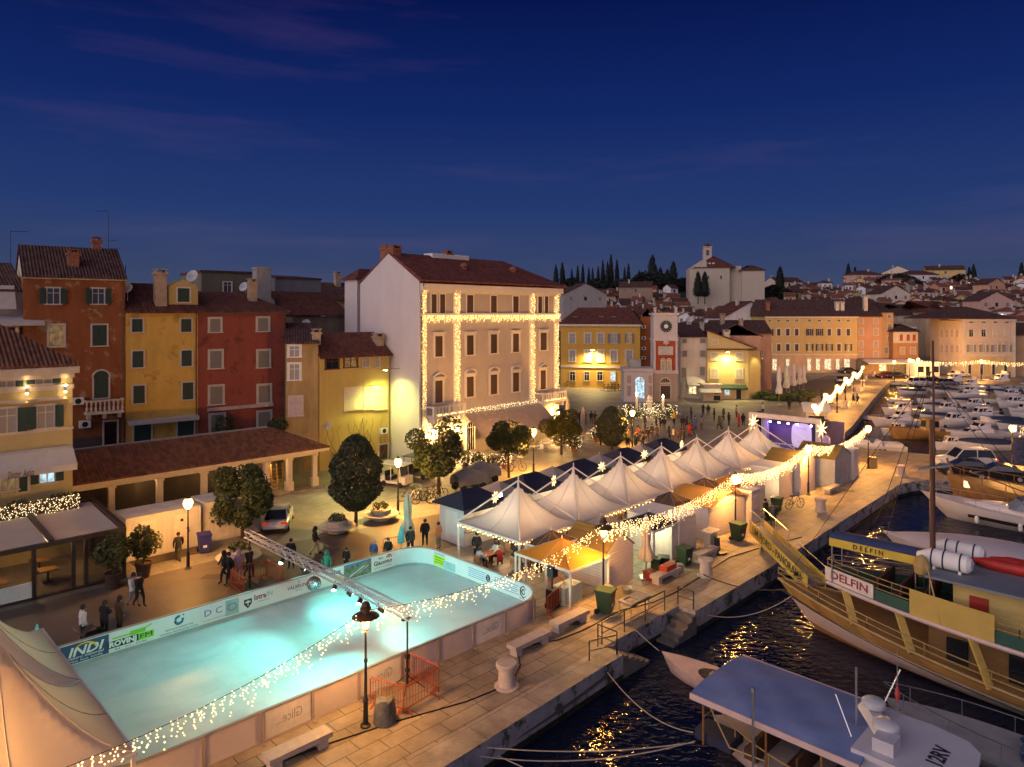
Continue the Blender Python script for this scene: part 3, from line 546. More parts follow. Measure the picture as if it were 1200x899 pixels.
# left upper white house and flat awning
f1 = Fac(corner(-40,55), A45); w1 = f1.x(27)
r = bld('white_attic_house', 'white-walled attic storey with a tiled roof at the left edge', f1, w1, f1.z(10,340), 5, mat('whitish_brick',(.42,.38,.4),.85,.12,6))
b = MB(); shed(b, 0, w1, 0, 5, f1.z(10,340), f1.z(10,340)+2.2, .3); part('roof', b, TILED, r)
b = MB(); z0 = f1.z(10,378); b.yprism([(-.05,z0+.6),(-1.6,z0),(-1.6,z0-.25),(-.05,z0+.45)][::-1], 0, w1+1.2); part('flat_awning', b, SHADEW, r); wins(r, f1, [(-8,8,384,404),(12,22,384,404)], 'open', BROWNSH, CREAM, LITD)
b = MB(); z1 = f1.z(10,352); b.yprism([(-.05,z1+1.2),(-.9,z1-.7),(-.85,z1-.72),(-.02,z1+1.1)][::-1], 0, w1-.6); part('white_sheet', b, SHADEW, r)
# -- restaurant glass terrace
tr = thing('glass_terrace', 'dark framed glass restaurant terrace with two taut fabric roof panels', 'terrace', UV(-1,43.7), A45)
L_, Wd = 13.9, 6.4; dk = mat('bronze_frame',(.045,.03,.025),.45,.15,3)
b = MB()
for x in (.1,3.6,7.2,9.5,11.3,11.9,L_-.1): b.bx(x-.09,x+.09,.02,.2,0,2.62)
for x in (L_-.1,): b.bx(x-.09,x+.09,Wd-.2,Wd,0,3.1)
b.bx(0,L_,.0,.22,2.62,2.85); b.bx(0,L_,Wd-.25,Wd,3.05,3.3); b.bx(0,L_,.02,.2,0,.12)
for x in (.1,5.2,10.3,L_-.12): b.bar((x,.1,2.84),(x,Wd-.1,3.29),.24,.2)
b.bx(L_-.2,L_,0,Wd,.0,.12)
part('frame', b, dk, tr)
for x0,x1 in ((.3,5.05),(5.35,10.15),(10.45,L_-.3)): b = MB(); b.grid(lambda s,t: V((x0+(x1-x0)*s, .25+(Wd-.5)*t, 2.77+.43*t-.10*sin(pi*s)*sin(pi*t))), 8, 8); part('roof_fabric', b, mat('pinkish_fabric',(.6,.48,.38),.8,.06,1,.1,25), tr, True)
def tgm():
    m, t, b = base_mat('terrace_glass'); b.inputs['Base Color'].default_value = (.05,.045,.04,1); b.inputs['Roughness'].default_value = .05; b.inputs['Alpha'].default_value = .28; return m
TG = tgm()
for x0,x1 in ((.2,3.5),(3.7,7.1),(7.3,9.4),(9.6,11.2),(12.0,L_-.2)): b = MB(); b.bx(x0,x1,.1,.12,.95 if x0 < 9 else .12,2.6); part('glass_panel', b, TG, tr)
b = MB(); b.bx(.2,9.4,.08,.13,.14,.93); part('white_panel', b, WHITE, tr); b = MB(); b.bx(L_-.14,L_-.1,.3,Wd-.3,.14,2.7); part('side_glass', b, TG, tr)
rr = random.Random(9)
for i,(x,y) in enumerate(((2.5,2.2),(5,3.5),(8.2,1.8),(10.6,2.4),(10.6,4.4),(6.2,1.4))):
    o = thing('restaurant_table', 'laid dining table with warm cloth inside the glass terrace', 'table', UV(-1+x,43.7+y), A45, 'tables inside the glass terrace'); SHARE.add(o['label'])
    b = MB(); b.bx(-.45,.45,-.45,.45,.72,.76); part('tabletop', b, mat('table_cloth_amber',(.45,.25,.08)), o); b = MB(); b.bx(-.05,.05,-.05,.05,0,.72); b.bx(-.25,.25,-.25,.25,0,.03); part('table_base', b, BLACK, o)
for i,(x,y) in enumerate(((9.9,3.2),(4,2.4))):
    o = thing('pendant_lamp', 'warm pendant lamp hanging inside the glass terrace', 'lamp', UV(-1+x,43.7+y,2.1), A45, 'lamps inside the glass terrace'); SHARE.add(o['label'])
    b = MB(); b.lathe([(.18,0),(.14,.16),(.03,.22)], 10); b.tube([(0,0,.2),(0,0,.85)], .01, 4); part('lamp_shade', b, CHIMR, o); b = MB(); b.ball((0,0,.03),.07,8); part('bulb', b, emis('pendant_bulb',(1,.6,.25),40), o)
for i, (u, v) in enumerate(((11.9,42.6),(13.6,43.1))):
    o = thing('potted_tree', 'round-headed laurel in a %s tall dark pot by the glass terrace' % ('left-hand' if i==0 else 'right-hand'), 'potted tree', UV(u,v), i, 'potted trees by the terrace')
    b = MB(); b.lathe([(.3,0),(.42,.7),(.46,.75),(.46,.85),(.38,.85),(.36,.78)], 14); part('pot', b, mat('dark_pot',(.06,.03,.02)), o)
    b = MB(); b.tube([(0,0,.7),(.05,0,1.6)], .05, 6); part('trunk', b, DWOOD, o); k = part('crown', bush_mb(.85,1500,.1,1.0,20+i), LEAFY, o); k.location = (0,0,2.0)
# -- long tiled market hall
mo = UV(15.0,54.8); mk = thing('market_hall', 'long low open hall with a brown tiled roof on cream columns', 'market hall', mo, A45); Lm = 16.2; Dm = 5.3
b = MB(); hip(b, -14, Lm, 0, Dm, 3.4, 1.65, .75, .12, 3.6, left=False); 
part('roof', b, TILEB, mk)
b = MB(); b.bx(-14,Lm+.72,-.72,-.5,3.16,3.4); b.bx(Lm+.5,Lm+.72,-.5,Dm+.7,3.16,3.4); b.bx(-14,Lm,-.12,.12,2.85,3.15); b.bx(-14,Lm-2,Dm-.1,Dm+.1,4.55,4.85); part('fascia', b, CREAM, mk)
cb = MB(); cb.bx(-.28,.28,-.28,.28,0,.9); cb.bx(-.2,.2,-.2,.2,.9,2.85); cb.bx(-.26,.26,-.26,.26,2.7,2.85); CM = cb.mesh('column', CREAM)
for x in (.2,3.4,6.6,9.4,11.6,13.6,15.9): o = link('column', CM, mk); o.location = (x,.06,0)
o = link('column', CM, mk); o.location = (15.9,Dm-.3,0)
b = MB(); b.bx(-14,Lm-2.6,Dm-.3,Dm,0,4.5); b.bx(11.7,11.9,.3,Dm,0,2.9); part('back_wall', b, mat('hall_wall',(.28,.2,.13)), mk); b = MB(); b.bx(-2,Lm+.4,-.6,Dm,.0,.16); part('floor_slab', b, PAVE, mk)
b = MB(); b.bx(-2,9.2,2.5,2.56,.16,2.8); part('glazed_screen', b, glassy('hall_glass',(.03,.025,.02),.1), mk)
b = MB(); b.bx(13.7,15.7,.0,.06,.2,2.8); part('glass_panel', b, TG, mk)
lamp_('POINT','terrace_lamp',UV(8.6,46.5,2.2),(1,.6,.25),90,.1); lamp_('POINT','terrace_lamp',UV(3,46.5,2.2),(1,.6,.25),60,.1)
for i in range(3): lamp_('POINT','hall_lamp', mo+UV(3+i*4.6,1.3,2.5), (1,.55,.22), 110, .1)
o = thing('folded_ladders', 'bundle of yellowish wooden ladders leaning inside the market hall', 'ladder', UV(27,55.6,.16), A45)
for k in range(3):
    b = MB(); x = k*.5
    for q in (0,.45): b.bar((x+q,0,0),(x+q+.15,.5,2.1),.07,.05)
    for j in range(6): b.bar((x+.02*j,.08*j+.05,.3*j+.2),(x+.45+.02*j,.08*j+.05,.3*j+.2),.05,.04)
    part('ladder_frame', b, mat('ladder_wood',(.5,.33,.1)), o)
for i,(px,py,s) in enumerate(((162,512,.5),(181,513,.75),(172,514,.5),(262,497,.9),(248,503,.6),(330,497,.8),(320,499,.55))):
    g = P(px,py,66); o = thing('street_shrub', 'leafy tub plant on the upper street behind the market hall', 'shrub', V((g.x,g.y,2.36)), i, 'plants on the upper street'); k = part('foliage', bush_mb(s,300,.12,1.0,40+i), LEAF, o); k.location = (0,0,max(.7,g.z-2.36)); b = MB(); b.lathe([(.25,0),(.35,.5)],8); part('pot', b, CHIMR, o)
# -- toilet containers
def container(u, v, L_, lab):
    o = thing('toilet_container', lab, 'container', UV(u,v), A45, 'white containers on the pavement'); cw = ribbed('container_ribs',(.66,.6,.52),'X',.28,.05,.5,.02,.5,3)
    b = MB(); b.bx(0,L_,0,2.4,.12,2.45); part('body', b, cw, o); b = MB(); b.bx(-.05,L_+.05,-.05,2.45,2.45,2.6); b.bx(-.05,L_+.05,-.05,2.45,.0,.14)
    for x in (0,L_): b.bx(x-.06,x+.06,-.06,.1,.1,2.5); b.bx(x-.06,x+.06,2.3,2.46,.1,2.5)
    part('frame', b, mat('container_frame',(.6,.55,.5)), o)
    for x in (L_*.28,L_*.74):
        b = MB(); b.bx(x-.5,x+.5,-.05,-.003,.2,2.25); d = part('door', b, mat('container_door',(.7,.62,.52)), o); b = MB(); b.bx(x+.36,x+.46,-.1,-.05,1.05,1.2); part('handle', b, BLACK, d); b = MB(); b.bx(x-.09,x+.09,-.056,-.05,1.8,1.98); part('door_sign', b, BLACK, d)
    return o
container(13.7,46.4,4.3,'white toilet container with two doors nearest the glass terrace'); container(18.5,46.6,3.6,'white toilet container behind the street lamp and blue bin')
b = MB(); b.bx(0,4.2,-1.4,.0,0,.025); solo('ramp_mat', b, mat('brown_mat',(.09,.06,.04)), 'dark brown mat in front of the toilet container', 'mat', UV(13.8,46.35), A45)
# ================= the hotel on the square
ah = radians(90-42.3)
fh = Fac(corner(492,70), ah); wh = fh.x(655); zh = 17.95; dh = 9.7
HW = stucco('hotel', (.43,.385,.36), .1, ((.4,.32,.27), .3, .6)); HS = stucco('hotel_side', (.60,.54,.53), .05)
r = thing('grand_hotel', 'tall pale pink hotel hung with fairy lights, its blank gable facing the sea', 'hotel', fh.o, ah)
b = MB(); b.bx(0,wh,0,dh,0,zh); part('wall', b, HW, r)
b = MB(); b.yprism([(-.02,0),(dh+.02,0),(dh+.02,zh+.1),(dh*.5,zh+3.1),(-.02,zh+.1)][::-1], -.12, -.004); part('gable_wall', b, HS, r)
b = MB(); hip(b, .5, wh, 0, dh, zh+.1, 3.0, .55, .16, 5.4, left=False); part('roof', b, ribbed('roof_tiles_hotel',(.17,.055,.04)), r)
b = MB(); b.bx(.02,wh+.35,-.4,-.003,zh-.75,zh-.1); b.bx(.02,wh+.2,-.2,-.003,zh-1.0,zh-.75); 
z3 = fh.z(575,369.5); b.bx(.02,wh+.15,-.22,-.003,z3,z3+.22); z2 = fh.z(575,478); b.bx(.02,wh+.1,-.12,-.003,z2-.15,z2+.15)
for px in (495.5,535,623,651.5): x = fh.x(px); b.bx(x-.5,x+.5,-.06,-.003,3.6,zh-1.0)
part('cornice', b, mat('hotel_trim',(.64,.6,.55),.75,.06), r)
ht = mat('hotel_trim',(.58,.46,.38))
wins(r, fh, [(505.3,511,345,367),(515.2,521,345,367),(546.8,554,346,366.5),(574.8,581.5,346.5,366.5),(600.8,607.2,347,366.5),(630.2,634.6,347.5,366.8),(638,641.8,347.5,366.8)], 'closed', BROWNSH, ht)
wins(r, fh, [(509.5,518,394,418),(546.5,554.5,393,416),(574.5,582,392,414),(600.5,607.7,391,412.5),(633,640,390,410.5)], 'closed', BROWNSH, ht, None, 'flat', .28)
wins(r, fh, [(509.5,518,446,472),(633,639,434,456)], 'closed', BROWNSH, ht, None, 'tri', .28)
wins(r, fh, [(546.5,554.5,441.5,465),(574.5,582,439,462),(600.5,607.7,436.5,459)], 'closed', BROWNSH, ht, None, 'round', .28)
for px0,px1,pt,pb in ((499,535,471,487),(627,653.5,457,470)):
    x0, x1 = fh.x(px0), fh.x(px1); zb = fh.z((px0+px1)/2,pb); b = MB(); b.bx(x0,x1,-1.3,-.003,zb-.05,zb+.2); b.bx(x0,x1,-1.3,-1.18,zb+1.0,zb+1.15)
    for x in (x0,(x0+x1)/2,x1): b.bx(x-.12,x+.12,-1.32,-1.14,zb+.2,zb+1.2)
    for x in (x0,x1): b.bx(x-.06,x+.06,-1.2,-.003,zb+1.0,zb+1.15)
    n = int((x1-x0)/.42)
    for i in range(n): x = x0+(i+.5)*(x1-x0)/n; b.bx(x-.1,x+.1,-1.27,-1.2,zb+.2,zb+1.0)
    for x in (x0+.4,x1-.4): b.bx(x-.15,x+.15,-1.1,-.003,zb-.55,zb-.05)
    part('balcony', b, ht, r)
# ground floor: arches, door, awning
wins(r, fh, [(546,556,494,527)], 'archdoor', BROWNSH, ht, GLASS)
wins(r, fh, [(512,520,497,530),(632,638.5,479,500)], 'archdoor', BROWNSH, ht, LITD); wins(r, fh, [(575,583,497,520),(596,604,494,516),(612,618,490,510)], 'archdoor', BROWNSH, ht, LITY)
for (px,py,pz,w_) in ((455,303,1.2,.9),(444,297,2,1.1),(477,302,1.6,1.2),(567,303,1.3,.9)): chimney(r, fh.x(max(px,492))*.9+(-.0 if px>492 else (px-492)*.0)+(.6 if px<480 else 0), dh*(.5 if px!=444 else .62), zh+2.2, zh+3.4+.25*pz, w_*.9, CHIMR)
b = MB(); b.bx(5.5,11,dh*.45,dh*.6,zh+2.7,zh+3.5); part('rooftop_box', b, WHITE, r)
for px in (562,619): x = fh.x(px); b = MB(); b.lathe([(.35,0),(.35,.7),(.5,.75),(.3,1.1),(.05,1.2)], 8, (x,2.4,zh+1.3)); part('roof_vent', b, CHIMR, r)
b = MB(); b.tube([(.12,-.5,zh-.05),(.12,-.16,zh-.8),(.12,-.16,0)], .09, 6); part('downpipe', b, mat('zinc',(.2,.17,.14),.5), r)
f2 = Fac(corner(418.5,79.6), ah); b = MB(); w2 = 5; r2 = bld('hotel_annex', 'pale annex behind the hotel gable with a steep red roof', f2, w2, f2.z(422,328), 2.4, HS); hip(b, 0, w2, 0, 2.4, f2.z(422,328), 1.2, .3); part('roof', b, TILE, r2)
# awning
xa, za = fh.at(540,482); xb, zb = fh.at(623,477)
b = MB()
def aw(s,t): return V((xa+(xb+.8-xa)*s, -.08-3.3*t, za-2.35*t*(.75+.25*t)))
b.grid(aw, 16, 6); b.grid(lambda s,t: V((xa+(xb+.8-xa)*s, -3.38, za-2.35-.28*t)), 16, 1); b.grid(lambda s,t: aw(s,t)-V((0,0,.03)), 16, 6)
o = solo('cafe_awning', b, mat('taupe_canvas',(.38,.31,.26),.85,.12,1,.1,25), 'wide taupe awning sloping out over the hotel cafe terrace', 'awning', fh.o, ah)
b = MB()
for (s0,t0),(s1,t1) in (((.14,.12),(.5,.12)),((.5,.12),(.52,.9)),((.52,.9),(.16,.9)),((.16,.9),(.14,.12))): b.bar(aw(s0,t0)+V((0,0,.03)),aw(s1,t1)+V((0,0,.03)),.1,.03)
for k in range(9): s, t = .2+.1*(k%3), .3+.2*(k//3); b.bar(aw(s,t)+V((0,0,.03)),aw(s+.04,t)+V((0,0,.03)),.12,.03)
part('awning_print', b, mat('print_white',(.6,.52,.47)), o)
# fairy lights on the hotel
def wallstrip(lab, px0, px1, py0, py1, n, tag_):
    x0, _ = fh.at(px0,py0); x1, _ = fh.at(px1,py0); zt = fh.z((px0+px1)/2,py0); zb = fh.z((px0+px1)/2,py1); sg = []
    for i in range(n):
        z = zb+(zt-zb)*(i+RND.random())/n; sg.append([(RND.uniform(x0,x1), -.14-RND.random()*.12, z+RND.uniform(-.1,.1)) for k in range(3)])
    return strands('facade_lights', lab, fh.o, ah, sg, BULBH, 'fairy lights on the hotel facade', r=.042)
for (a,c,t,bt,lab) in ((492.5,498.5,338,369,'upper'),(492.5,498.5,379,480,'lower')): wallstrip('%s fairy-light column on the seaward corner of the hotel'%lab, a,c,t,bt,30 if lab=='upper' else 90,0)
for (a,c,t,bt,lab) in ((531.5,538,338,369,'upper'),(532,538,379,470,'lower')): wallstrip('%s fairy-light column between the first and second hotel windows'%lab, a,c,t,bt,30 if lab=='upper' else 80,0)
for (a,c,t,bt,lab) in ((620.5,626,342,369,'upper'),(620.5,626,379,468,'lower')): wallstrip('%s fairy-light column between the last two hotel windows'%lab, a,c,t,bt,28 if lab=='upper' else 80,0)
for (a,c,t,bt,lab) in ((649,654,343,369,'upper'),(649,654,379,455,'lower')): wallstrip('%s fairy-light column on the far corner of the hotel'%lab, a,c,t,bt,26 if lab=='upper' else 70,0)
sg = []
for i in range(120):
    x = .1+(wh-.2)*(i+RND.random()*.5)/120; L_ = RND.uniform(.35,1.0); sg.append([(x+RND.uniform(-.07,.07), -.24-RND.random()*.15, z3-.02-L_*k/8) for k in range(7)])
strands('facade_lights', 'broad horizontal band of icicle lights across the hotel below its top storey', fh.o, ah, sg, BULBH, 'fairy lights on the hotel facade', r=.044)
sg = []
for i in range(90):
    s = i/89; p = aw(s*.97,0); sg.append([(p.x+RND.uniform(-.1,.1), -.3-RND.random()*.3, za+.25-RND.random()*.75) for k in range(5)])
strands('facade_lights', 'icicle lights along the top edge of the hotel cafe awning', fh.o, ah, sg, BULBW, 'fairy lights on the hotel facade', r=.042)
for px0,px1,pb in ((499,535,487),(627,653.5,470)):
    x0, x1 = fh.x(px0), fh.x(px1); zb = fh.z((px0+px1)/2,pb)
    sg = [[(RND.uniform(x0+.1,x1-.1), -1.36, zb+.25+RND.random()*.12) for k in range(6)] for i in range(9)]
    strands('balcony_lights', 'low row of fairy lights on the hotel balcony %s' % ('near the gable' if px0 < 550 else 'at the far corner'), fh.o, ah, sg, BULB, r=.045)
# wall lanterns
for i,(px,py,e) in enumerate(((504,505,260),(533,502,260),(650,483,330))):
    x, z = fh.at(px,py); p = fh.o+fh.d*x-fh.n*.55
    o = thing('wall_lantern', 'lit wall lantern on the hotel ground floor', 'wall lamp', (p.x,p.y,z), ah, 'wall lanterns of the hotel')
    b = MB(); b.tube([(0,.52,.1),(0,.2,.35),(0,0,.3)], .03, 5); b.lathe([(.24,.2),(.1,.34),(.02,.45)], 8); part('bracket', b, BLACK, o); b = MB(); b.lathe([(.08,-.2),(.17,.19)], 8); part('lantern_glass', b, emis('lantern_hot',(1,.66,.26),90), o)
    lamp_('POINT','lantern_light', p+V((0,0,z-.4)), (1,.56,.16), e*4, .15)
# ================= the square's far side
def roof_(r, kind, w, d, z, rise, m=None, **k):
    b = MB(); {'hip':hip,'gx':gable_x,'gy':gable_y,'shed':shed}[kind](b, 0, w, 0, d, z, (z+rise) if kind=='shed' else rise, **k); return part('roof', b, m or TILE, r)
f = Fac(corner(657,142), radians(-15)); w = f.x(750); zt = f.z(700,380)
r = bld('ochre_palace', 'long orange-yellow town palace lit by a wall floodlight', f, w, zt, 12, stucco('palace', (.58,.34,.07), .08)); roof_(r,'hip',w,12,zt,3.2,inset=3)
b = MB(); b.bx(-.3,w+.3,-.4,-.003,zt-.4,zt-.02); z = f.z(700,430); b.bx(0,w,-.15,-.003,z-.2,z+.2); part('cornice', b, CREAM, r)
C5 = ((667.5,674),(685.5,692),(700.5,707),(716,723),(734,741))
wins(r, f, [(a,c,391,402) for a,c in C5[:3]], 'glass', GREYSH, CREAM, CURT, fw=.22); wins(r, f, [(C5[3][0],C5[3][1],391,402)], 'open', GREYSH, CREAM, CURT); wins(r, f, [(735,740,391,402)], 'open', GREYSH, CREAM, LITD)
wins(r, f, [(a,c,411,424) for a,c in C5], 'glass', GREYSH, CREAM, CURT, fw=.25); wins(r, f, [(668,674,436,446),(685,690.5,436,446),(700,706,436,446)], 'glass', GREEN, CREAM, GLASS); wins(r, f, [(715.5,721,436,446.5)], 'glass', GREEN, CREAM, LITC)
for px in (672,703,718): x = f.x(px); b = MB(); b.box((x,2.2,zt+1.45),(.9,1.1,.1)); k = part('skylight', b, CURT, r)
def flood(px, py, fac, lab, col, e, dz=-9, off=.5, size=120, dy=1.5):
    x, z = fac.at(px,py); p = fac.o+fac.d*x-fac.n*off; p.z = z
    o = thing('wall_floodlight', lab, 'floodlight', p, fac.a, 'floodlights on facades'); b = MB(); b.tube([(0,off-.05,.1),(0,.05,.12)], .04, 5); b.box((0,0,.08),(.7,.3,.14)); part('lamp_housing', b, BLACK, o)
    b = MB(); b.box((0,-.03,-.002),(.6,.22,.02)); part('lamp_lens', b, emis('flood_lens_%d'%(col[2]*100),col,120), o)
    lamp_('SPOT','floodlight', p-V((0,0,.06)), col, e, .12, p+V((0,0,dz))-fac.n*dy, size, .8); return o
flood(695.5,410,f,'bright floodlight on the front of the orange-yellow palace',(1,.72,.25),5200,-9,1.2,165,1)
f = Fac(corner(750.5,140), 0); w = f.x(767); r = bld('terracotta_house', 'narrow terracotta wall between the palace and the clock tower', f, w, f.z(758,371), 12, stucco('terracotta', (.3,.1,.035))); roof_(r,'gy',w,12,f.z(758,371),1.5)
for py in (385,398,410,421): x, z = f.at(754,py); aircon(f, 754, py, 'air conditioner on the terracotta wall beside the clock tower')
# clock tower
ft = Fac(corner(766,119), radians(-4)); w = ft.x(794); zt = ft.z(780,369); TW = stucco('tower', (.56,.5,.48), .06)
r = bld('clock_tower', 'white clock tower with a red panel and twin arched windows', ft, w, zt, 4.2, TW, cat='tower')
b = MB(); b.bx(-.25,w+.25,-.25,4.45,zt-.05,zt+.3)
z1 = ft.z(780,398); b.bx(-.12,w+.12,-.14,4.3,z1-.2,z1+.1); z2 = ft.z(780,436.5); b.bx(-.15,w+.15,-.16,4.3,z2-.2,z2+.15)
x0, x1, za_, zb_ = .45, w-.45, ft.z(780,373), ft.z(780,393)
for q in ((x0,x1,za_-.12,za_),(x0,x1,zb_,zb_+.12),(x0,x0+.12,zb_,za_),(x1-.12,x1,zb_,za_)): b.bx(q[0],q[1],-.1,-.003,q[2],q[3])
part('cornice', b, TW, r)
b = MB(); b.bx(.35,w-.35,-.05,-.003,ft.z(780,434),ft.z(780,399.5)); part('red_panel', b, stucco('panel_red', (.35,.07,.03)), r); b = MB(); b.bx(-.0,w,-.04,-.003,0,z2-.2); part('base_band', b, stucco('tower_base', (.4,.3,.23)), r)
b = MB(); b.bx(w+.003,w+.06,.3,3.9,ft.z(780,434),ft.z(780,399.5)); part('red_panel', b, stucco('panel_red', (.35,.07,.03)), r)
cx, cz = ft.at(780.5,382.5); c = MB(); cm = mat('clock_black',(.02,.02,.02),.4,.1); c.tube([(cx,-.09,cz),(cx,-.004,cz)], 1.2, 28); k = part('clock_face', c, STONE, r)
c = MB(); c.tube([(cx,-.12,cz),(cx,-.092,cz)], .98, 28); part('clock_dial', c, cm, k); c = MB()
for i in range(12): a = pi*i/6; c.bar((cx+.68*sin(a),-.14,cz+.68*cos(a)),(cx+.9*sin(a),-.14,cz+.9*cos(a)),.1,.02)
c.bar((cx,-.15,cz),(cx+.15,-.15,cz+.75),.08,.02); c.bar((cx,-.15,cz),(cx-.2,-.15,cz+.45),.1,.02); c.tube([(cx,-.145,cz),(cx,-.125,cz)],.35,16); part('clock_hands', c, WHITE, k)
b = MB(); b.bx(.75,w-.75,-.14,-.055,ft.z(780,416),ft.z(780,406)); b.lathe([(.1,0),(.5,.35),(.4,.9),(.05,1.1)], 8, (cx,-.1,ft.z(780,405))); part('coat_of_arms', b, STONE, r)
wins(r, ft, [(774.5,779.5,420.5,433.5),(781.5,786.5,420.5,433.5)], 'arch', GREEN, CREAM, LITD, y=-.06); wins(r, ft, [(774,785.5,452,467.4)], 'door', DWOOD, CREAM, DWOOD, y=-.05); wins(r, ft, [(774,785,443,449)], 'arch', DWOOD, CREAM, BROWNSH, y=-.05)
for x in (.25,w-.25):
    b = MB(); b.bx(x-.2,x+.2,.1,.5,zt+.3,zt+1.1); b.bx(x-.28,x+.28,.02,.58,zt+1.1,zt+1.25); part('battlement', b, STONE, r)
b = MB(); b.tube([(w/2,2,zt),(w/2,2,zt+1.9)],.05,6); b.ball((w/2,2,zt+1.0),.35,8); part('bell_frame', b, BLACK, r)
f = Fac(corner(731,118.5), radians(-4)); w = f.x(765.5); zt = f.z(745,433); r = bld('tower_wing', 'low pale wing of the clock tower with a bright arched window', f, w, zt, 5, TW); b = MB(); b.bx(-.2,w,-.25,5.1,zt-.3,zt+.15); part('cornice', b, TW, r)
wins(r, f, [(744,755.5,441.5,466.5)], 'archdoor', WHITE, STONE, LITC)
b = MB()
for px0,px1 in ((735,739.5),(760,764)):
    for pt,pb in ((440,449),(452,464)): x0,z1 = f.at(px0,pt); x1,z0 = f.at(px1,pb); b.bx(x0,x1,-.05,-.003,z0,z1)
part('wall_panels', b, stucco('tower_base', (.4,.3,.23)), r)
b = MB(); b.bx(1,3,1.5,3,zt+.15,zt+1.6); part('rooftop_box', b, CONC, r)
# white house, yellow gable house
f = Fac(corner(797.5,124), radians(-3)); w = f.x(829); zt = f.z(812,395); r = bld('white_house', 'white three-storey house with grey shutters right of the clock tower', f, w, zt, 9, stucco('white', (.55,.5,.45))); roof_(r,'shed',w,9,zt,1.8,m=TILED)
wins(r, f, [(799.5,804.5,397,402),(820.5,826.5,397,402),(799.5,805,411,418),(820.5,826.5,411,418),(798.5,804,431,443),(820,826,430,440)], 'closed', GREYSH, STONE)
wins(r, f, [(807,816,453,461.5)], 'glass', WHITE, STONE, LITY); b = MB(); x0,x1 = f.x(804),f.x(825); z0 = f.z(812,451); b.yprism([(-.02,z0+1.5),(-1.2,z0),(-1.15,z0-.05),(-.02,z0+1.3)][::-1],x0,x1); part('shop_awning', b, SHADEW, r)
b = MB(); z0 = f.z(800,445); b.add([(f.x(795),-2.2,0),(f.x(799),-2.2,0),(f.x(806),-.1,z0),(f.x(802),-.1,z0),(f.x(795),-2.2,.4),(f.x(799),-2.2,.4),(f.x(806),-.1,z0+.4),(f.x(802),-.1,z0+.4)], [(4,5,6,7),(0,1,5,4),(1,2,6,5),(3,0,4,7),(2,3,7,6)]); part('side_stair', b, mat('grey_cladding',(.25,.22,.2)), r)
f = Fac(corner(829,123), radians(-3)); w = f.x(877); zt = f.z(850,409); YG = stucco('pale_yellow', (.55,.44,.2), .07)
r = bld('yellow_gable_house', 'pale yellow corner house lit by a floodlight, one-sided gable above', f, w, zt, 9, YG)
b = MB(); za_ = f.z(829,388); b.xprism([(0,zt),(w+1.2,zt),(w+1.2,zt+.1),(0,za_)], -.03, .4); part('gable', b, YG, r); b = MB(); b.bar((-.1,0,za_+.1),(w+1.4,0,zt+.1),1.0,.2); b.xprism([(0,za_-.2),(w+1.2,zt-.1),(w+1.2,zt+.1),(0,za_)],.42,9); b.bx(-.1,w+1.3,-.4,-.003,zt-.15,zt+.05); part('roof', b, TILE, r)
chimney(r, f.x(852), .6, zt+.4, f.z(852,388), 1.0, STONE)
wins(r, f, [(833.5,840.5,413.5,422),(862.5,869.5,413.5,422.5),(833.5,841,432,443),(862.5,869.5,433,443.5)], 'closed', mat('pale_shutter',(.5,.45,.33)), CREAM, head=None, fw=.2); wins(r, f, [(834.5,841,398,403.5)], 'glass', WHITE, CREAM, GLASS)
wins(r, f, [(849,855,457,463)], 'glass', WHITE, CREAM, LITC); wins(r, f, [(862.5,868.5,456,469)], 'door', DWOOD, CREAM, GLASS)
b = MB(); z0 = f.z(860,456); b.yprism([(-.02,z0+.8),(-1.4,z0+.3),(-1.35,z0),(-.02,z0+.4)][::-1],f.x(844),f.x(874)); part('shop_awning', b, GREEN, r)
flood(851,412.5,f,'floodlight on the front of the pale yellow corner house',(1,.8,.25),3000,-8,1.1,160,1)
f2 = Fac(f.o+f.d*w, radians(35)); w2 = 3.4; r = bld('corner_wing', 'narrow pale yellow chamfered bay of the corner house', f2, w2, zt-.3, 6, YG); b = MB(); b.bx(.2,w2-.2,-.03,-.003,1,zt-1.2); part('bay_panel', b, YG, r); lamp_('SPOT','bay_light', f2.o+f2.d*1.7-f2.n*1+V((0,0,zt-.7)), (1,.8,.25), 300, .1, f2.o+f2.d*1.7-f2.n*.8, 100)
o = f2.o+f2.d*w2; f3 = Fac(o, radians(80)); r = bld('pink_side_house', 'pinkish house wall with dark shutters running back from the corner', f3, 16, f3.z(893,394), 8, stucco('pink', (.42,.25,.18))); roof_(r,'gx',16,8,f3.z(893,394),2,m=TILED); wins(r, f3, [(889.5,891.5,411,420),(892.5,894,411,420),(889.5,891.5,430,438)], 'closed', GREYSH, STONE)
f = Fac(corner(838,138), 0); r = bld('dark_roof_house', 'wide house with a long dark purple-brown roof behind the corner house', f, 11, 11.0, 8, stucco('pink', (.42,.25,.18))); roof_(r,'gx',11,8,11,2.3,m=TILED); chimney(r,2,2,11.5,14.6,.8); chimney(r,5.5,1.5,11.5,13.6,.7)
f = Fac(corner(797,136), 0); r = bld('dark_roof_house', 'wide house with a dark roof and satellite dish behind the white house', f, 8.5, 10.6, 8, stucco('white', (.55,.5,.45))); roof_(r,'gx',8.5,8,10.6,2.2,m=TILED); chimney(r,2.2,2,11,13.6,.8,STONE); chimney(r,4.5,1.2,11,13,.7,STONE); dish(808,375,136,'pale satellite dish on the dark roof right of the clock tower',.6,0)
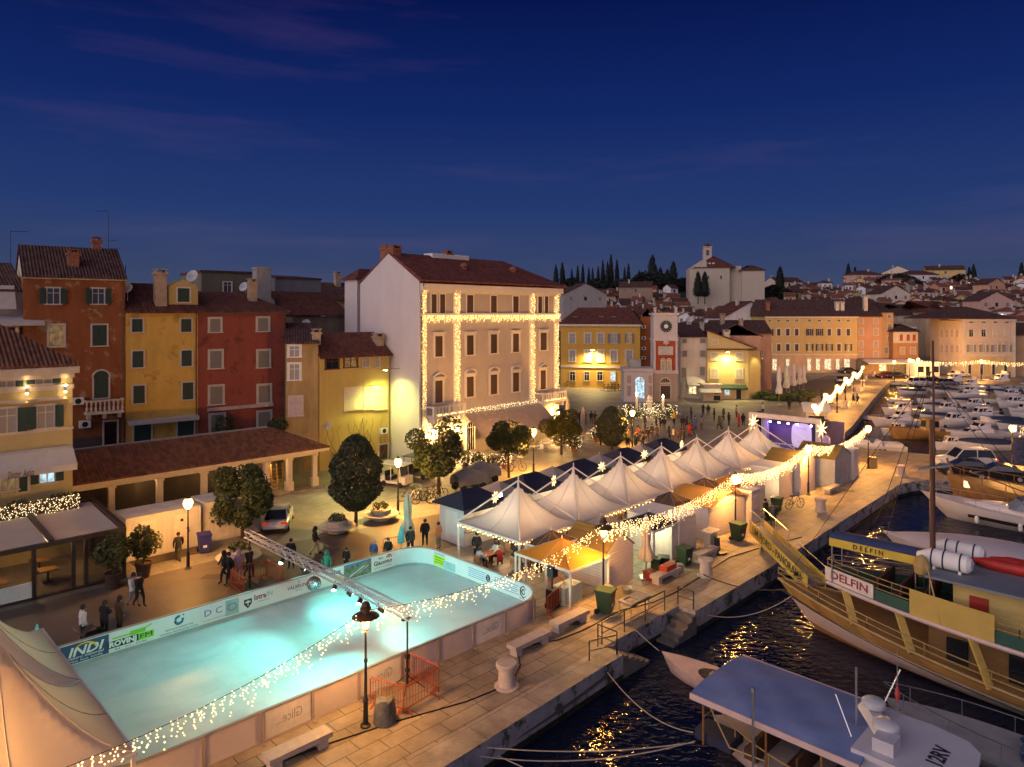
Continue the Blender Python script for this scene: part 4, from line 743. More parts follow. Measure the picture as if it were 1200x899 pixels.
# newspaper kiosk on the square
o = thing('news_kiosk', 'small beige newspaper kiosk with a white awning in front of the corner house', 'kiosk', G(835,470), -.05); b = MB(); b.bx(-1.5,1.5,0,2.4,0,2.6); b.bx(-1.7,1.7,-.1,2.5,2.6,2.8); part('body', b, stucco('kiosk', (.45,.38,.3)), o)
b = MB(); b.bx(.3,1.2,-.03,-.003,1.2,2.2); part('hatch', b, GLASS, o); b = MB(); b.bx(.2,1.3,-.03,-.003,.1,.9); part('lower_hatch', b, GLASS, o); b = MB(); b.yprism([(-.1,2.2),(-1.6,1.6),(-1.55,1.52),(-.1,2.1)][::-1],-2.3,1.2); part('awning', b, SHADEW, o)
# long yellow building and its neighbours across the basin head
f = Fac(corner(897,176), 0); w = f.x(1004.5); zt = f.z(950,371); LY = stucco('long_yellow', (.54,.39,.16), .08)
r = bld('long_yellow_building', 'long yellow three-storey building with brown shutters above lit shop windows', f, w, zt, 12, LY); roof_(r,'hip',w,12,zt,4.2,left=False,right=False,m=TILED)
b = MB(); b.bx(-.2,w+.2,-.4,-.003,zt-.35,zt-.02); z = f.z(950,415.5); b.bx(0,w,-.2,-.003,z-.15,z+.15); part('cornice', b, CREAM, r)
b = MB(); b.bx(0,w,-.05,-.003,0,z-.15); part('shop_front', b, stucco('shop_pink', (.6,.4,.24)), r)
CX = (902,912.5,923,933.5,948.7,960.2,971.7,983,994)
wins(r, f, [(x-1.8,x+1.8,374.6,376.8) for x in CX], 'glass', BROWNSH, CREAM, GLASS, fw=.15); wins(r, f, [(x-2,x+2,385.5,393.4) for i,x in enumerate(CX) if i not in (0,4,5)], 'closed', BROWNSH, CREAM, fw=.25); wins(r, f, [(CX[i]-2,CX[i]+2,385.5,393.4) for i in (0,4,5)], 'open', BROWNSH, CREAM, GLASS)
wins(r, f, [(x-2,x+2,403,411.2) for i,x in enumerate(CX) if i not in (4,5,6,8)], 'closed', BROWNSH, CREAM, fw=.25); wins(r, f, [(CX[i]-2,CX[i]+2,403,411.2) for i in (4,5,6,8)], 'open', BROWNSH, CREAM, LITD)
wins(r, f, [(946,950,420.5,434.5),(956,960.5,420.5,434),(966,973.5,421,433),(979.5,983.5,421,433.5),(989,995.5,421,434),(921,925,421,434),(905,910,421,434)], 'glass', WHITE, CREAM, glassy('shop_glass',(.2,.2,.2),.2,(1,.8,.45),1.3), y=-.06)
for px in (903,985,991): chimney(r, f.x(px), 2, zt+.8, zt+3.6, .9, CHIMR if px==903 else STONE)
f = Fac(corner(1004.5,177), 0); w = f.x(1033.5); zt = f.z(1018,370); r = bld('orange_house', 'salmon-orange four-storey house with pale windows beside the long yellow building', f, w, zt, 12, stucco('salmon', (.48,.27,.16), .12)); roof_(r,'gx',w,12,zt,4,m=TILED)
wins(r, f, [(c-2.2,c+2.2,a,d) for c in (1009,1026.3) for a,d in ((373.5,379),(385,393),(400,407.5),(412,418.5))], 'closed', mat('pale_shutter2',(.42,.3,.24)), STONE, fw=.2); chimney(r, 3, 2, zt+1, zt+5, .9, STONE)
f = Fac(corner(1033.5,178), 0); w = f.x(1047); zt = f.z(1040,366); r = bld('beige_house', 'narrow beige house at the corner beside the salmon-orange one', f, w, zt, 12, stucco('beige', (.42,.27,.15))); roof_(r,'shed',w,12,zt,3.5,m=TILED); wins(r, f, [(1040,1044,369,373),(1040,1044.5,380,389),(1040,1044,394,400.5),(1036,1040.5,407,414.5)], 'closed', GREYSH, STONE)
f = Fac(corner(1046.5,176), 0); w = f.x(1076); zt = f.z(1060,389); r = bld('little_orange_house', 'little two-storey orange house with a dark hip roof', f, w, zt, 8, stucco('orange2', (.38,.2,.1))); roof_(r,'hip',w,8,zt,1.8,m=TILED); b = MB(); b.bx(.1,w-.1,-.04,-.003,f.z(1060,402),zt); part('upper_band', b, STONE, r)
wins(r, f, [(1054,1057.7,392,399.5),(1062,1066,392,399.5),(1069,1073,392,399.5)], 'closed', stucco('panel_red',(.35,.07,.03)), STONE, y=-.05); wins(r, f, [(1055,1060,407,415),(1067,1072.5,407,415)], 'closed', mat('pale_shutter2',(.42,.3,.24)), STONE)
f = Fac(corner(1046,196), 0); w = f.x(1086); zt = f.z(1065,369.5); r = bld('beige_block', 'tall beige block with a balcony terrace behind the little orange house', f, w, zt, 14, stucco('beige3', (.42,.34,.24))); roof_(r,'hip',w,14,zt,3,m=TILED); wins(r, f, [(1053,1058,360+11,377),(1063,1068,371,377),(1074,1079,371,377)], 'closed', mat('pale_shutter',(.5,.45,.33)), STONE)
b = MB(); b.bx(2,w,-1.6,-.003,f.z(1065,385),f.z(1065,383)); part('terrace', b, WHITE, r)
f = Fac(corner(1085,190), 0); w = f.x(1104); zt = f.z(1095,366); r = bld('beige_block', 'beige house with a dormered roof left of the grand beige palace', f, w, zt, 12, stucco('beige3', (.42,.34,.24))); roof_(r,'hip',w,12,zt,3,m=TILE); wins(r, f, [(1092,1097,372,377),(1093,1097,388,393)], 'closed', GREYSH, STONE)
f = Fac(corner(1128,165), radians(-3)); w = f.x(1190); zt = f.z(1160,374); GB = stucco('grand_beige', (.5,.4,.31), .08); r = bld('grand_palace', 'grand beige palace with a dark hip roof facing the small boat harbour', f, w, zt, 14, GB); b = MB(); hip(b,-6,w,0,14,zt,2.8,.5); part('roof', b, TILED, r)
b = MB(); b.bx(-.1,w+.1,-.3,-.003,zt-.4,zt-.02); z = f.z(1160,416.8); b.bx(0,w,-.2,-.003,z-.2,z+.2)
for x in (.3,w-.3): b.bx(x-.3,x+.3,-.08,-.003,0,zt-.4)
part('cornice', b, STONE, r); b = MB(); b.bx(0,w,-.04,-.003,0,z-.2); part('base_band', b, stucco('base_yellow', (.5,.38,.2)), r)
GX = (1138,1152.5,1166.3,1179.7)
wins(r, f, [(x-2.2,x+2.2,376.8,378.6) for x in GX], 'glass', GREYSH, STONE, GLASS); wins(r, f, [(x-2.4,x+2.4,386.5,394.5) for x in GX[:2]], 'open', mat('pale_shutter',(.5,.45,.33)), STONE, GLASS); wins(r, f, [(x-2.4,x+2.4,386.5,394.5) for x in GX[2:]], 'closed', mat('pale_shutter',(.5,.45,.33)), STONE); wins(r, f, [(x-2.6,x+2.6,404,412.5) for x in GX], 'open', GREYSH, STONE, CURT, 'flat'); wins(r, f, [(x-2,x+2,427,439) for x in (1136,1150,1164,1178)], 'archdoor', GREEN, STONE, GREEN, y=-.05)
fw_ = Fac(corner(1100,174), atan2(165-174*1.0, ((1128-600)/F*165-(1100-600)/F*174))); w = fw_.x(1128); r = bld('palace_wing', 'angled left wing of the grand beige palace with tall shutters', fw_, w, zt-.4, 10, GB); wins(r, fw_, [(x-1.6,x+1.6,386.5,395) for x in (1104,1110,1116,1122)]+[(x-1.6,x+1.6,404,413) for x in (1104,1110,1116,1122)], 'closed', mat('pale_shutter2',(.42,.3,.24)), STONE)
f = Fac(corner(1190,166), 0); r = bld('side_house', 'plain dark ochre house right of the grand beige palace', f, 14, f.z(1195,392), 10, stucco('beige', (.42,.27,.15))); roof_(r,'gx',14,10,f.z(1195,392),2.6,m=TILED)
o = thing('shore_restaurant', 'low waterfront restaurant with a dark awning and lit sign board', 'restaurant', corner(1012,172), 0); b = MB(); b.bx(0,13.5,0,5,0,3.2); part('wall', b, stucco('resto', (.3,.2,.12)), o); b = MB(); b.yprism([(-.02,3.6),(-3,2.9),(-3,2.6),(-.02,3.3)][::-1],-.3,13.8); part('awning', b, SHADEW, o); b = MB(); b.bx(3.8,5.4,-.1,-.01,.8,2.3); part('menu_board', b, LITY, o); b = MB(); b.bx(6,12.5,-.06,-.003,.3,2.4); part('window', b, LITD, o)
o = thing('white_bar', 'low white harbour bar with square windows', 'bar', corner(1073,166), 0); b = MB(); b.bx(0,5.6,0,4,0,3.1); b.bx(-.3,5.9,-.3,4.2,3.1,3.35); part('wall', b, WHITE, o)
for x in (.5,2.4,4.0): b = MB(); b.bx(x,x+(1.4 if x!=2.4 else .9),-.04,-.003,.9 if x!=2.4 else .1,2.3); part('window' if x!=2.4 else 'door', b, GLASS, o)
# ================= the hill town
WALLS = [('cream',(.5,.42,.32)),('white',(.56,.53,.51)),('grey stone',(.27,.24,.22)),('pink',(.45,.28,.22)),('ochre',(.45,.31,.13)),('beige',(.45,.37,.28)),('salmon',(.46,.24,.15)),('brown',(.24,.16,.12))]
WM = {n: stucco('hill_'+n.replace(' ','_'), tuple(min(.75,q*1.35) for q in c), .15) for n, c in WALLS}
TILEH = ribbed('hill_tiles',(.23,.085,.06)); HW_ = MB(); HW_.bx(-.5,.5,-.05,-.003,-.7,.7); HWM = HW_.mesh('window', GLASS); HWL = HW_.mesh('window', emis('hill_window_light',(1,.72,.35),3)); HWS = HW_.mesh('window', GREYSH)
HC_ = MB(); HC_.bx(-.35,.35,-.35,.35,-.6,1.5); HC_.bx(-.45,.45,-.45,.45,1.5,1.65); HCM = HC_.mesh('chimney', STONE)
def hill_house(px, pe, Y, w, h, d, wall, kind, a, nwin, lit, lab, tile):
    """px, pe: where its eave stands; Y: distance"""
    p = P(px,pe,Y); gz = hill_z(p.x,p.y) if p.y > 186 else 0; h = max(h, p.z-gz+1); 
    o = thing('hill_house', lab, 'house', (p.x,p.y,p.z-h), a, 'houses on the hill')
    b = MB(); b.bx(-w/2,w/2,0,d,-2,h); part('wall', b, WM[wall], o); rise = d*.24 if kind != 'gy' else w*.24
    b = MB(); {'gx':gable_x,'gy':gable_y,'hip':hip}[kind](b,-w/2,w/2,0,d,h,rise,oh=.5,th=.25); part('roof', b, tile, o)
    if kind == 'gy': b = MB(); b.xprism([(-w/2,h),(w/2,h),(0,h+rise)],.0,.3); part('gable', b, WM[wall], o)
    if kind == 'gx':
        b = MB(); b.yprism([(0,h),(d,h),(d/2,h+rise)],-w/2,w/2); part('gable', b, WM[wall], o)
    for i in range(nwin):
        k = link('window', HWL if i == lit else (HWM if i%2 else HWS), o); k.location = (-w/2+w*(i%3+.5)/3, 0, h-1.6-2.9*(i//3))
    if RND.random() < .6: k = link('chimney', HCM, o); k.location = (RND.uniform(-w*.3,w*.3), d*.35, h+rise*.75)
    return o
ZONES = [(640,770,'above the orange-yellow palace'),(770,830,'above the clock tower'),(830,900,'below the hilltop church'),(900,960,'above the long yellow building'),(960,1045,'above the salmon-orange house'),(1045,1115,'above the little orange house'),(1115,1215,'above the grand beige palace')]
def zone(px): return next((z for a, c, z in ZONES if a <= px < c), 'at the right end of the hill')
TNAME = {'gx':'long roof','gy':'gable end','hip':'hip roof'}
rr = random.Random(21); HP = []
for py, Y0, dx in ((408,182,15),(397,196,14),(386,212,14),(376,232,14),(368,252,14),(363,266,12),(358.5,281,11.5),(354,297,11),(349.5,313,11),(345,330,11),(340.5,348,11),(336,364,11),(331.5,381,12),(327,398,13)):
    px = 655+rr.uniform(0,dx)
    while px < 1215:
        HP.append((px, py+rr.uniform(-3.2,3.2), Y0*rr.uniform(.975,1.025))); px += dx*rr.uniform(.8,1.3)
nh = 0
for px, pe, Y in HP:
    # keep clear of the built row in front, the church and the cypress grove
    if Y < 205 and (px < 765 or 893 < px < 1200): continue
    if pe > 366 and not (800 < px < 897 or 1080 < px < 1105 or px > 1188): continue
    if 800 < px < 905 and 270 < Y: continue
    if Y > 385 and px < 990: continue
    if Y > 350 and px < 800: continue
    if Y > 395 and px > 1135: continue
    wall = rr.choice([w for w, _ in WALLS]); kind = rr.choice(['gx','gx','gy','hip','gx']); w = rr.uniform(4,7.4); d = rr.uniform(4,6.2); tile = rr.choice([TILEH,TILED,TILEB,TILED,TILEH])
    tn = {TILEH.name:'red',TILED.name:'old dark',TILEB.name:'brown'}[tile.name]
    hill_house(px, pe, Y, w, rr.uniform(4.5,7.5), d, wall, kind, rr.uniform(-.55,.55), rr.choice([2,3,3,4,6]), rr.choice([0]+[99]*6), '%s house with %s %s %s' % (wall, tn, TNAME[kind], zone(px)), tile); nh += 1
# the larger recognisable ones
for (px,pe,Y,w,h,d,wall,kind,a,nw,lab) in (
  (686,345,262,17,7,9,'grey stone','gy',.25,3,'broad grey stone house with a gable end below the cypress grove'),
  (745,336,300,14,6,9,'brown','gx',-.2,2,'brown stone house just below the tallest cypresses'),
  (925,330,360,16,6,9,'beige','gx',.3,4,'long beige house on the ridge right of the church'),
  (1018,322,400,17,7,10,'pink','hip',.2,4,'large pinkish hip-roofed block on the ridge'),
  (1052,320,405,17,6,10,'cream','gy',-.4,3,'cream gabled house high on the ridge behind dark bushes'),
  (1082,322,395,19,7,10,'white','hip',.15,6,'broad white hillside villa with balconies under the ridge'),
  (1108,316,412,20,6,10,'ochre','gx',-.35,2,'yellow ridge house at the top of the hill'),
  (1050,344,300,14,6,9,'cream','gy',.2,4,'large cream house with its gable end above the beige block'),
  (1168,352,262,13,7,9,'pink','gy',.1,3,'pink house with an arched gable above the grand palace'),
  (1168,333,340,11,5,8,'salmon','gy',.3,2,'orange gabled house at the right of the hill below the wood'),
  (880,372,186,17,9,8,'white','gy',.35,0,'white blank-gabled house left of the long yellow building'),
  (944,377,215,24,6,9,'beige','gx',0,2,'long low beige house right behind the long yellow building roof')):
    hill_house(px,pe,Y,w,h,d,wall,kind,a,nw,99,lab,TILED if wall!='white' else TILE)
# church
fch = Fac(corner(808,292), radians(-9)); w = fch.x(855); zt = fch.z(830,314); r = thing('hilltop_church', 'pale monastery church with a square bell tower on the hilltop', 'church', fch.o, fch.a); CW = stucco('church', (.5,.42,.33), .06)
gz = 8; b = MB(); b.bx(0,w,0,16,gz,zt); b.bx(w,w+5,3,14,gz,zt+.8); b.bx(w+5,w+14,1.5,13,gz,zt-1.2); part('wall', b, CW, r)
b = MB(); hip(b,2,w+2,0,16,zt,5.2,.5,.3,9); part('roof', b, TILE, r); b = MB(); hip(b,w+4.5,w+14,1.5,13,zt-1.2,2.2,.5,.3); part('low_roof', b, TILE, r)
b = MB(); b.xprism([(0,zt),(7,zt),(6.5,zt+4.2)],-.4,.3); part('gable', b, CW, r)
xt = fch.x(826.5); ztp = fch.z(827,288); b = MB(); b.bx(xt,xt+3.4,7,10.4,zt-3,ztp); b.bx(xt-.25,xt+3.65,6.75,10.65,ztp,ztp+.4); tw = part('bell_tower', b, CW, r); b = MB(); b.lathe([(2.6,0),(.05,1.4)], 4, (xt+1.7,8.7,ztp+.4)); part('tower_roof', b, TILE, tw)
b = MB(); b.bx(xt+1.1,xt+2.3,6.9,6.98,ztp-3.4,ztp-1.2); part('belfry_opening', b, GLASS, tw)
for i in range(4): x = fch.x(823.5+4.4*i); b = MB(); b.bx(x-.5,x+.5,1.7,1.9,zt+.95,zt+2.3); part('dormer_window', b, mat('pale_dormer',(.6,.55,.55)), r)
for px in (830,845): x = fch.x(px); b = MB(); b.bx(x-.35,x+.35,-.05,-.003,zt-4.6,zt-3.2); part('window', b, GLASS, r)
# trees of the hill
def cypress(h, w, seed):
    rr = random.Random(seed); b = MB()
    for i in range(420):
        t = rr.random(); z = h*(.06+.94*t); q = w*(1-t)**.55*min(1, (t+.08)*6)*(.55+.45*rr.random()); a = rr.random()*2*pi
        c = V((q*cos(a), q*sin(a), z)); u = V((rr.gauss(0,.25), rr.gauss(0,.25), 1)).normalized()*h*.05; s = V((-sin(a), cos(a), 0))*h*.02
        b.add([c-u-s*.4, c-u*.2+s, c+u*1.3, c-u*.2-s], [(0,1,2,3)])
    b.lathe([(w*.25,h*.05),(w*.55,h*.2),(w*.5,h*.5),(w*.22,h*.8),(.02,h*.95)], 8); return b
CY = [cypress(1,.12,1).mesh('crown', LEAFC), cypress(1,.17,2).mesh('crown', LEAFC), cypress(1,.26,3).mesh('crown', LEAFC)]
tb = MB(); tb.lathe([(.022,-.25),(.016,.2)], 6); CTR = tb.mesh('trunk', DWOOD)
def tree_far(name, lab, cat, px, ptop, pbot, Y, k):
    p = P(px,pbot,Y); h = (pbot-ptop)*Y/F; o = thing(name, lab, cat, p, px, 'cypresses and conifers on the hill')
    for m, n in ((CY[k],'crown'),(CTR,'trunk')): c = link(n, m, o); c.scale = (h,h,h)
    return o
for i,(px,pt,k) in enumerate(((651.5,309,1),(659,306.5,1),(670,314,0),(677,310,0),(683,309,0),(690,312.5,0),(694.5,313,0),(701,311,0),(706.5,304.5,0),(712,305.5,0),(716,298,0),(723,304,0),(732,312,0),(736.5,308,0),(749,315.5,0))):
    tree_far('cypress', 'dark slender cypress in the grove above the palace roof', 'cypress', px, pt+2, 338+(i%3), 372+(i*7)%20, k)
for px,pt,k,lab in ((764.5,300,2,'tall broad dark conifer left of the church'),(774,314,2,'lower dark conifer beside the tall broad one'),(782,316,2,'rounded dark conifer between the two tall ones'),(789,307,2,'dark pointed conifer nearest the church'),(818,319,2,'left small fir in front of the church wall'),(826,319,2,'right small fir in front of the church wall'),(914,313,2,'single dark fir right of the church'),(994,310,1,'taller dark cypress on the ridge by the pink block'),(1002,314,1,'shorter dark cypress on the ridge by the pink block'),(1141,310.5,1,'twin cypress top on the right ridge'),(1136,314,1,'small cypress on the right ridge'),(1197,309,1,'cypress standing out of the wood at the right edge')):
    tree_far('cypress' if k==1 else 'conifer', lab, 'cypress' if k==1 else 'conifer', px, pt, 340 if px < 805 else (349 if px < 850 else 345), 370 if px<805 else (284 if px<850 else (330 if px < 950 else 415)), k)
FO = bush_mb(1,1500,.13,.7,77).mesh('crown', LEAFC)
for i,(px,py,Y,s) in enumerate(((755,330,366,7),(770,331,366,8),(782,331,364,6),(800,334,360,5),(905,345,325,6),(920,348,320,5),(1040,335,385,8),(1055,333,385,8),(1063,334,380,7),(1047,345,330,6),(1125,330,400,6),(670,335,366,6),(700,336,366,6),(728,337,366,6))):
    p = P(px,py,Y); o = thing('hill_tree', 'dark bushy tree among the houses %s' % zone(px), 'tree', p, i, 'bushy trees on the hill'); c = link('crown', FO, o); c.scale = (s,s,s*.9); c = link('trunk', CTR, o); c.scale = (s*2,s*2,s*2); c.location = (0,0,-s)
wb = MB(); rr = random.Random(5)
for i in range(5200):
    x = rr.uniform(262,460); y = rr.uniform(415,520); z = hill_z(x,y)+rr.random()**1.6*(8+3*sin(x*.13)+2*sin(x*.31+2)); a = V((rr.gauss(0,1),rr.gauss(0,1),rr.gauss(0,1))).normalized()*1.1; e = a.orthogonal().normalized()*.8; c = V((x,y,z)); wb.add([c-a,c+e,c+a,c-e],[(0,1,2,3)])
solo('woods', wb, LEAFC, 'dark wood crowning the right end of the ridge', 'woods', kind='stuff')
# ================= ice rink
RU0, RU1, RV0, RV1, RR = 5.9, 26.1, 23.7, 34.1, 1.7
def rrect(u0,u1,v0,v1,r,n=8):
    pts = []
    for cu,cv,a0 in ((u1-r,v0+r,-pi/2),(u1-r,v1-r,0),(u0+r,v1-r,pi/2),(u0+r,v0+r,pi)):
        for i in range(n+1): a = a0+pi/2*i/n; pts.append((cu+r*cos(a), cv+r*sin(a)))
    return pts
def icem():
    m, t, b = base_mat('synthetic_ice'); L = t.links.new; tc = nd(t,'ShaderNodeTexCoord'); mp = nd(t,'ShaderNodeMapping'); L(tc.outputs['Object'], mp.inputs[0])
    br = nd(t,'ShaderNodeTexBrick'); br.inputs['Scale'].default_value = 1; br.inputs['Brick Width'].default_value = 2; br.inputs['Row Height'].default_value = 1; br.offset = 0; br.inputs['Mortar Size'].default_value = .006
    br.inputs['Color1'].default_value = (.62,.66,.66,1); br.inputs['Color2'].default_value = (.58,.62,.62,1); br.inputs['Mortar'].default_value = (.46,.52,.53,1); L(mp.outputs[0], br.inputs['Vector'])
    no = nd(t,'ShaderNodeTexNoise'); no.inputs['Scale'].default_value = .5; no.inputs['Detail'].default_value = 8; no.inputs['Distortion'].default_value = 1.2; L(tc.outputs['Object'], no.inputs['Vector'])
    cr = nd(t,'ShaderNodeValToRGB'); cr.color_ramp.elements[0].position = .35; cr.color_ramp.elements[0].color = (.84,.85,.86,1); cr.color_ramp.elements[1].position = .62; L(no.outputs[0], cr.inputs[0])
    mx = nd(t,'ShaderNodeMixRGB', blend_type='MULTIPLY'); mx.inputs[0].default_value = 1; L(br.outputs[0], mx.inputs[1]); L(cr.outputs[0], mx.inputs[2]); n4 = nd(t,'ShaderNodeTexNoise'); n4.inputs['Scale'].default_value = 1.7; n4.inputs['Detail'].default_value = 2; n4.inputs['Distortion'].default_value = 7; L(tc.outputs['Object'], n4.inputs['Vector'])
    c4 = nd(t,'ShaderNodeValToRGB'); e4 = c4.color_ramp.elements; e4[0].position = .485; e4[1].position = .515; e4[0].color = e4[1].color = (0,0,0,1); q4 = e4.new(.5); q4.color = (.5,.5,.5,1); L(n4.outputs[0], c4.inputs[0])
    m4 = nd(t,'ShaderNodeMixRGB'); m4.inputs[2].default_value = (.8,.84,.84,1); L(c4.outputs[0], m4.inputs[0]); L(mx.outputs[0], m4.inputs[1]); L(m4.outputs[0], b.inputs['Base Color'])
    mr = nd(t,'ShaderNodeMapRange'); mr.inputs['To Min'].default_value = .25; mr.inputs['To Max'].default_value = .5; L(no.outputs[0], mr.inputs[0]); L(mr.outputs[0], b.inputs['Roughness']); return m
rk = thing('ice_rink', 'turquoise-lit ice rink ringed by white advertising boards', 'ice rink', UV(0,0), A45)
b = MB(); b.prism(rrect(RU0,RU1,RV0,RV1,RR), .012, .06); part('ice', b, icem(), rk)
RAIL = mat('board_rail',(.34,.27,.24),.6); BRDW = mat('board_white',(.66,.66,.66),.45,.04,2); BRDO = mat('board_outside',(.52,.45,.44),.6,.06,1.5)
pts = rrect(RU0,RU1,RV0,RV1,RR); ptO = rrect(RU0-.07,RU1+.07,RV0-.07,RV1+.07,RR+.07); n = len(pts); H_ = 1.06
def segs_in(f): return [i for i in range(n) if f(((pts[i][0]+pts[(i+1)%n][0])/2,(pts[i][1]+pts[(i+1)%n][1])/2))]
def board(idx, z0, z1, ring, off, name, m):
    b = MB()
    for i in idx:
        p, q = ring[i], ring[(i+1)%n]; d = V((q[0]-p[0],q[1]-p[1],0)).normalized(); nn = V((d.y,-d.x,0))*off
        b.add([(p[0],p[1],z0),(q[0],q[1],z0),(q[0],q[1],z1),(p[0],p[1],z1),(p[0]+nn.x,p[1]+nn.y,z0),(q[0]+nn.x,q[1]+nn.y,z0),(q[0]+nn.x,q[1]+nn.y,z1),(p[0]+nn.x,p[1]+nn.y,z1)],[(0,1,2,3)[::-1],(4,5,6,7),(0,4,5,1)[::-1],(3,2,6,7)[::-1],(0,3,7,4),(1,5,6,2)])
    return part(name, b, m, rk)
allseg = range(n); board(allseg,.06,H_,pts,.03,'inner_board',BRDW); board(allseg,.03,H_,ptO,.02,'outer_board',BRDO); board(allseg,H_+.002,H_+.05,rrect(RU0-.02,RU1+.02,RV0-.02,RV1+.02,RR),.12,'top_rail',RAIL)
board(allseg,.0,.028,ptO,.1,'base_rail',RAIL); board(allseg,.06,.2,rrect(RU0+.02,RU1-.02,RV0+.02,RV1-.02,RR),.01,'kick_strip',mat('kick_grey',(.3,.33,.33)))
for k in range(9): 
    u = RU1-.6-1.98*k-.4; b = MB(); b.bx(u-.05,u+.05,RV0-.16,RV0-.095,0,H_); b.bx(u-.05,u+.05,RV0-.4,RV0-.1,0,.05); part('board_post', b, RAIL, rk)
for i, k in enumerate((1,4,6)):
    u = RU1-1.0-1.98*k+.05; b = MB(); b.bx(u-1.87,u-.03,RV0-.1,RV0-.094,.06,H_-.05); d = part('sponsor_panel', b, mat('board_pale',(.6,.57,.54)), rk, label='pale board with mirrored grey lettering'); text('Glice...', .5, mat('glice_grey',(.33,.3,.29)), d, (u-.95,RV0-.104,.55), flip=True, w=1.0)
# adverts on the inside of the long far wall
def panel(u0, u1, m, z0=.22, z1=H_-.02, face='far', lab=None):
    b = MB()
    if face == 'far': b.bx(u0+.02,u1-.02,RV1-.012,RV1-.006,z0,z1)
    else: b.bx(RU1-.012,RU1-.006,u0+.02,u1-.02,z0,z1)
    return part('sponsor_panel', b, m, rk, label=lab)
yF = RV1-.018
PU = [7.75,10.1,12.4,14.75,17.1,18.9,20.7,22.3,24.5]  # edges measured on the boards
def upx(px, py): g = G(px,py,.6); return K*(g.x+g.y)
e0, e1, e2, e3, e4, e5, e6, e7, e8, e9 = [upx(*q) for q in ((72,775),(131,758),(188,742),(240,727),(287,713),(330,700),(386,684),(409,676),(442,666),(476,655))]
BLUEP = mat('advert_blue',(.03,.06,.14),.5); GRN = mat('advert_green',(.2,.55,.03),.5); INK = mat('advert_ink',(.02,.025,.03),.5); TEAL = mat('advert_teal',(.02,.14,.22),.5); REDI = mat('advert_red',(.25,.03,.05),.5); YEL = mat('advert_yellow',(.75,.55,.04),.5); GREYI = mat('advert_grey',(.25,.28,.3),.5); BLUI = mat('advert_blue_ink',(.05,.15,.4),.5)
d = panel(e0,e1,BLUEP,lab='dark blue sponsor board with white slanted lettering'); c = (e0+e1)/2
text('INDI',.52,WHITE,d,(c,yF,.68),shear=.25,bold=.012,w=1.35); text('elektro materijal',.15,WHITE,d,(c,yF,.44),shear=.2,w=1.4); text('UMAG  PULA  ROVINJ',.1,WHITE,d,(c,yF,.3),w=1.3)
b = MB(); b.tube([(c+.42*cos(a),yF-.004,.68+.3*sin(a)) for a in [pi*(1.05-.0)-i*pi/9 for i in range(10)]],[.01+.004*i for i in range(10)],4); part('emblem', b, YEL, d)
d = panel(e1,e2,BRDW,lab='white sponsor board with a black and green radio sign'); c = (e1+e2)/2-.1
b = MB(); b.bx(c-.95,c+.3,yF-.002,yF+.002,.38,.68); part('sign_band', b, INK, d); b = MB(); b.bx(c+.3,c+.95,yF-.002,yF+.002,.38,.68); part('sign_band', b, GRN, d)
text('ROVINJ',.3,WHITE,d,(c-.33,yF-.006,.53),bold=.015,w=1.1); text('FM',.3,INK,d,(c+.62,yF-.006,.53),w=.5); text('95.4  -  101.7  -  93.8 MHz',.1,INK,d,(c,yF,.29),w=1.3)
b = MB(); b.bx(c-.05,c+.6,yF-.003,yF+.002,.7,.9); b.bar((c-.75,yF,.79),(c-.05,yF,.79),.05,.05); b.bar((c+.55,yF,.86),(c+.85,yF,.97),.05,.05); part('microphone_emblem', b, GRN, d)
d = panel(e2,e3,BRDW,lab='white sponsor board with a dark teal ring emblem'); c = (e2+e3)/2
b = MB(); b.tube([(c+.17*cos(a),yF,.76+.17*sin(a)) for a in [pi*.45+i*pi*1.65/12 for i in range(13)]],.06,4,caps=True); b.bx(c+.16,c+.23,yF-.01,yF+.002,.92,.99); part('emblem', b, TEAL, d); text('OBRTNICKA KOMORA ISTRE',.11,TEAL,d,(c,yF,.42),w=1.25); text('Udruzenje obrtnika grada Rovinja',.11,TEAL,d,(c,yF,.29),w=1.7)
d = panel(e3,e4,BRDW,lab='white sponsor board with thin blue letters and a grey ring'); c = (e3+e4)/2
text('D C',.42,BLUI,d,(c-.35,yF,.66),w=.85); text('IZ LJUBAVI PREMA OSMIJEHU',.08,GREYI,d,(c-.2,yF,.33),w=1.3); b = MB(); b.bx(e4-.72,e4-.06,yF-.002,yF+.002,.26,1.0); part('photo_patch', b, mat('grey_teal',(.3,.45,.46)), d); b = MB(); b.tube([(e4-.39+.22*cos(a),yF-.01,.64+.16*sin(a)) for a in [2*pi*i/14 for i in range(15)]],.045,5); part('ring_emblem', b, GREYI, d)
d = panel(e4,e5,BRDW,lab='white sponsor board with red lettering and a dark shield'); c = (e4+e5)/2
text('Istra',.36,REDI,d,(c+.08,yF,.74),bold=.01,w=.62); text('IN',.36,GREYI,d,(c+.58,yF,.74),w=.3); text('PEKARNICA',.1,GREYI,d,(c+.3,yF,.5),w=.6); b = MB(); b.xprism([(c-.75,.78),(c-.35,.78),(c-.35,.55),(c-.55,.32),(c-.75,.55)],yF-.004,yF+.002); part('shield_emblem', b, INK, d); b = MB(); b.bx(c-.68,c-.42,yF-.008,yF-.004,.6,.68); b.bx(c-.57,c-.53,yF-.008,yF-.004,.45,.74); part('shield_mark', b, WHITE, d)
d = panel(e5,e6,BRDW,lab='white sponsor board with dark spaced capitals'); c = (e5+e6)/2
text('VALBRUNA',.26,INK,d,(c-.1,yF,.68),w=1.25); text('sport',.14,GREYI,d,(c-.1,yF,.5),w=.35); text('S',.2,INK,d,(c-.1,yF,.9),shear=.3)
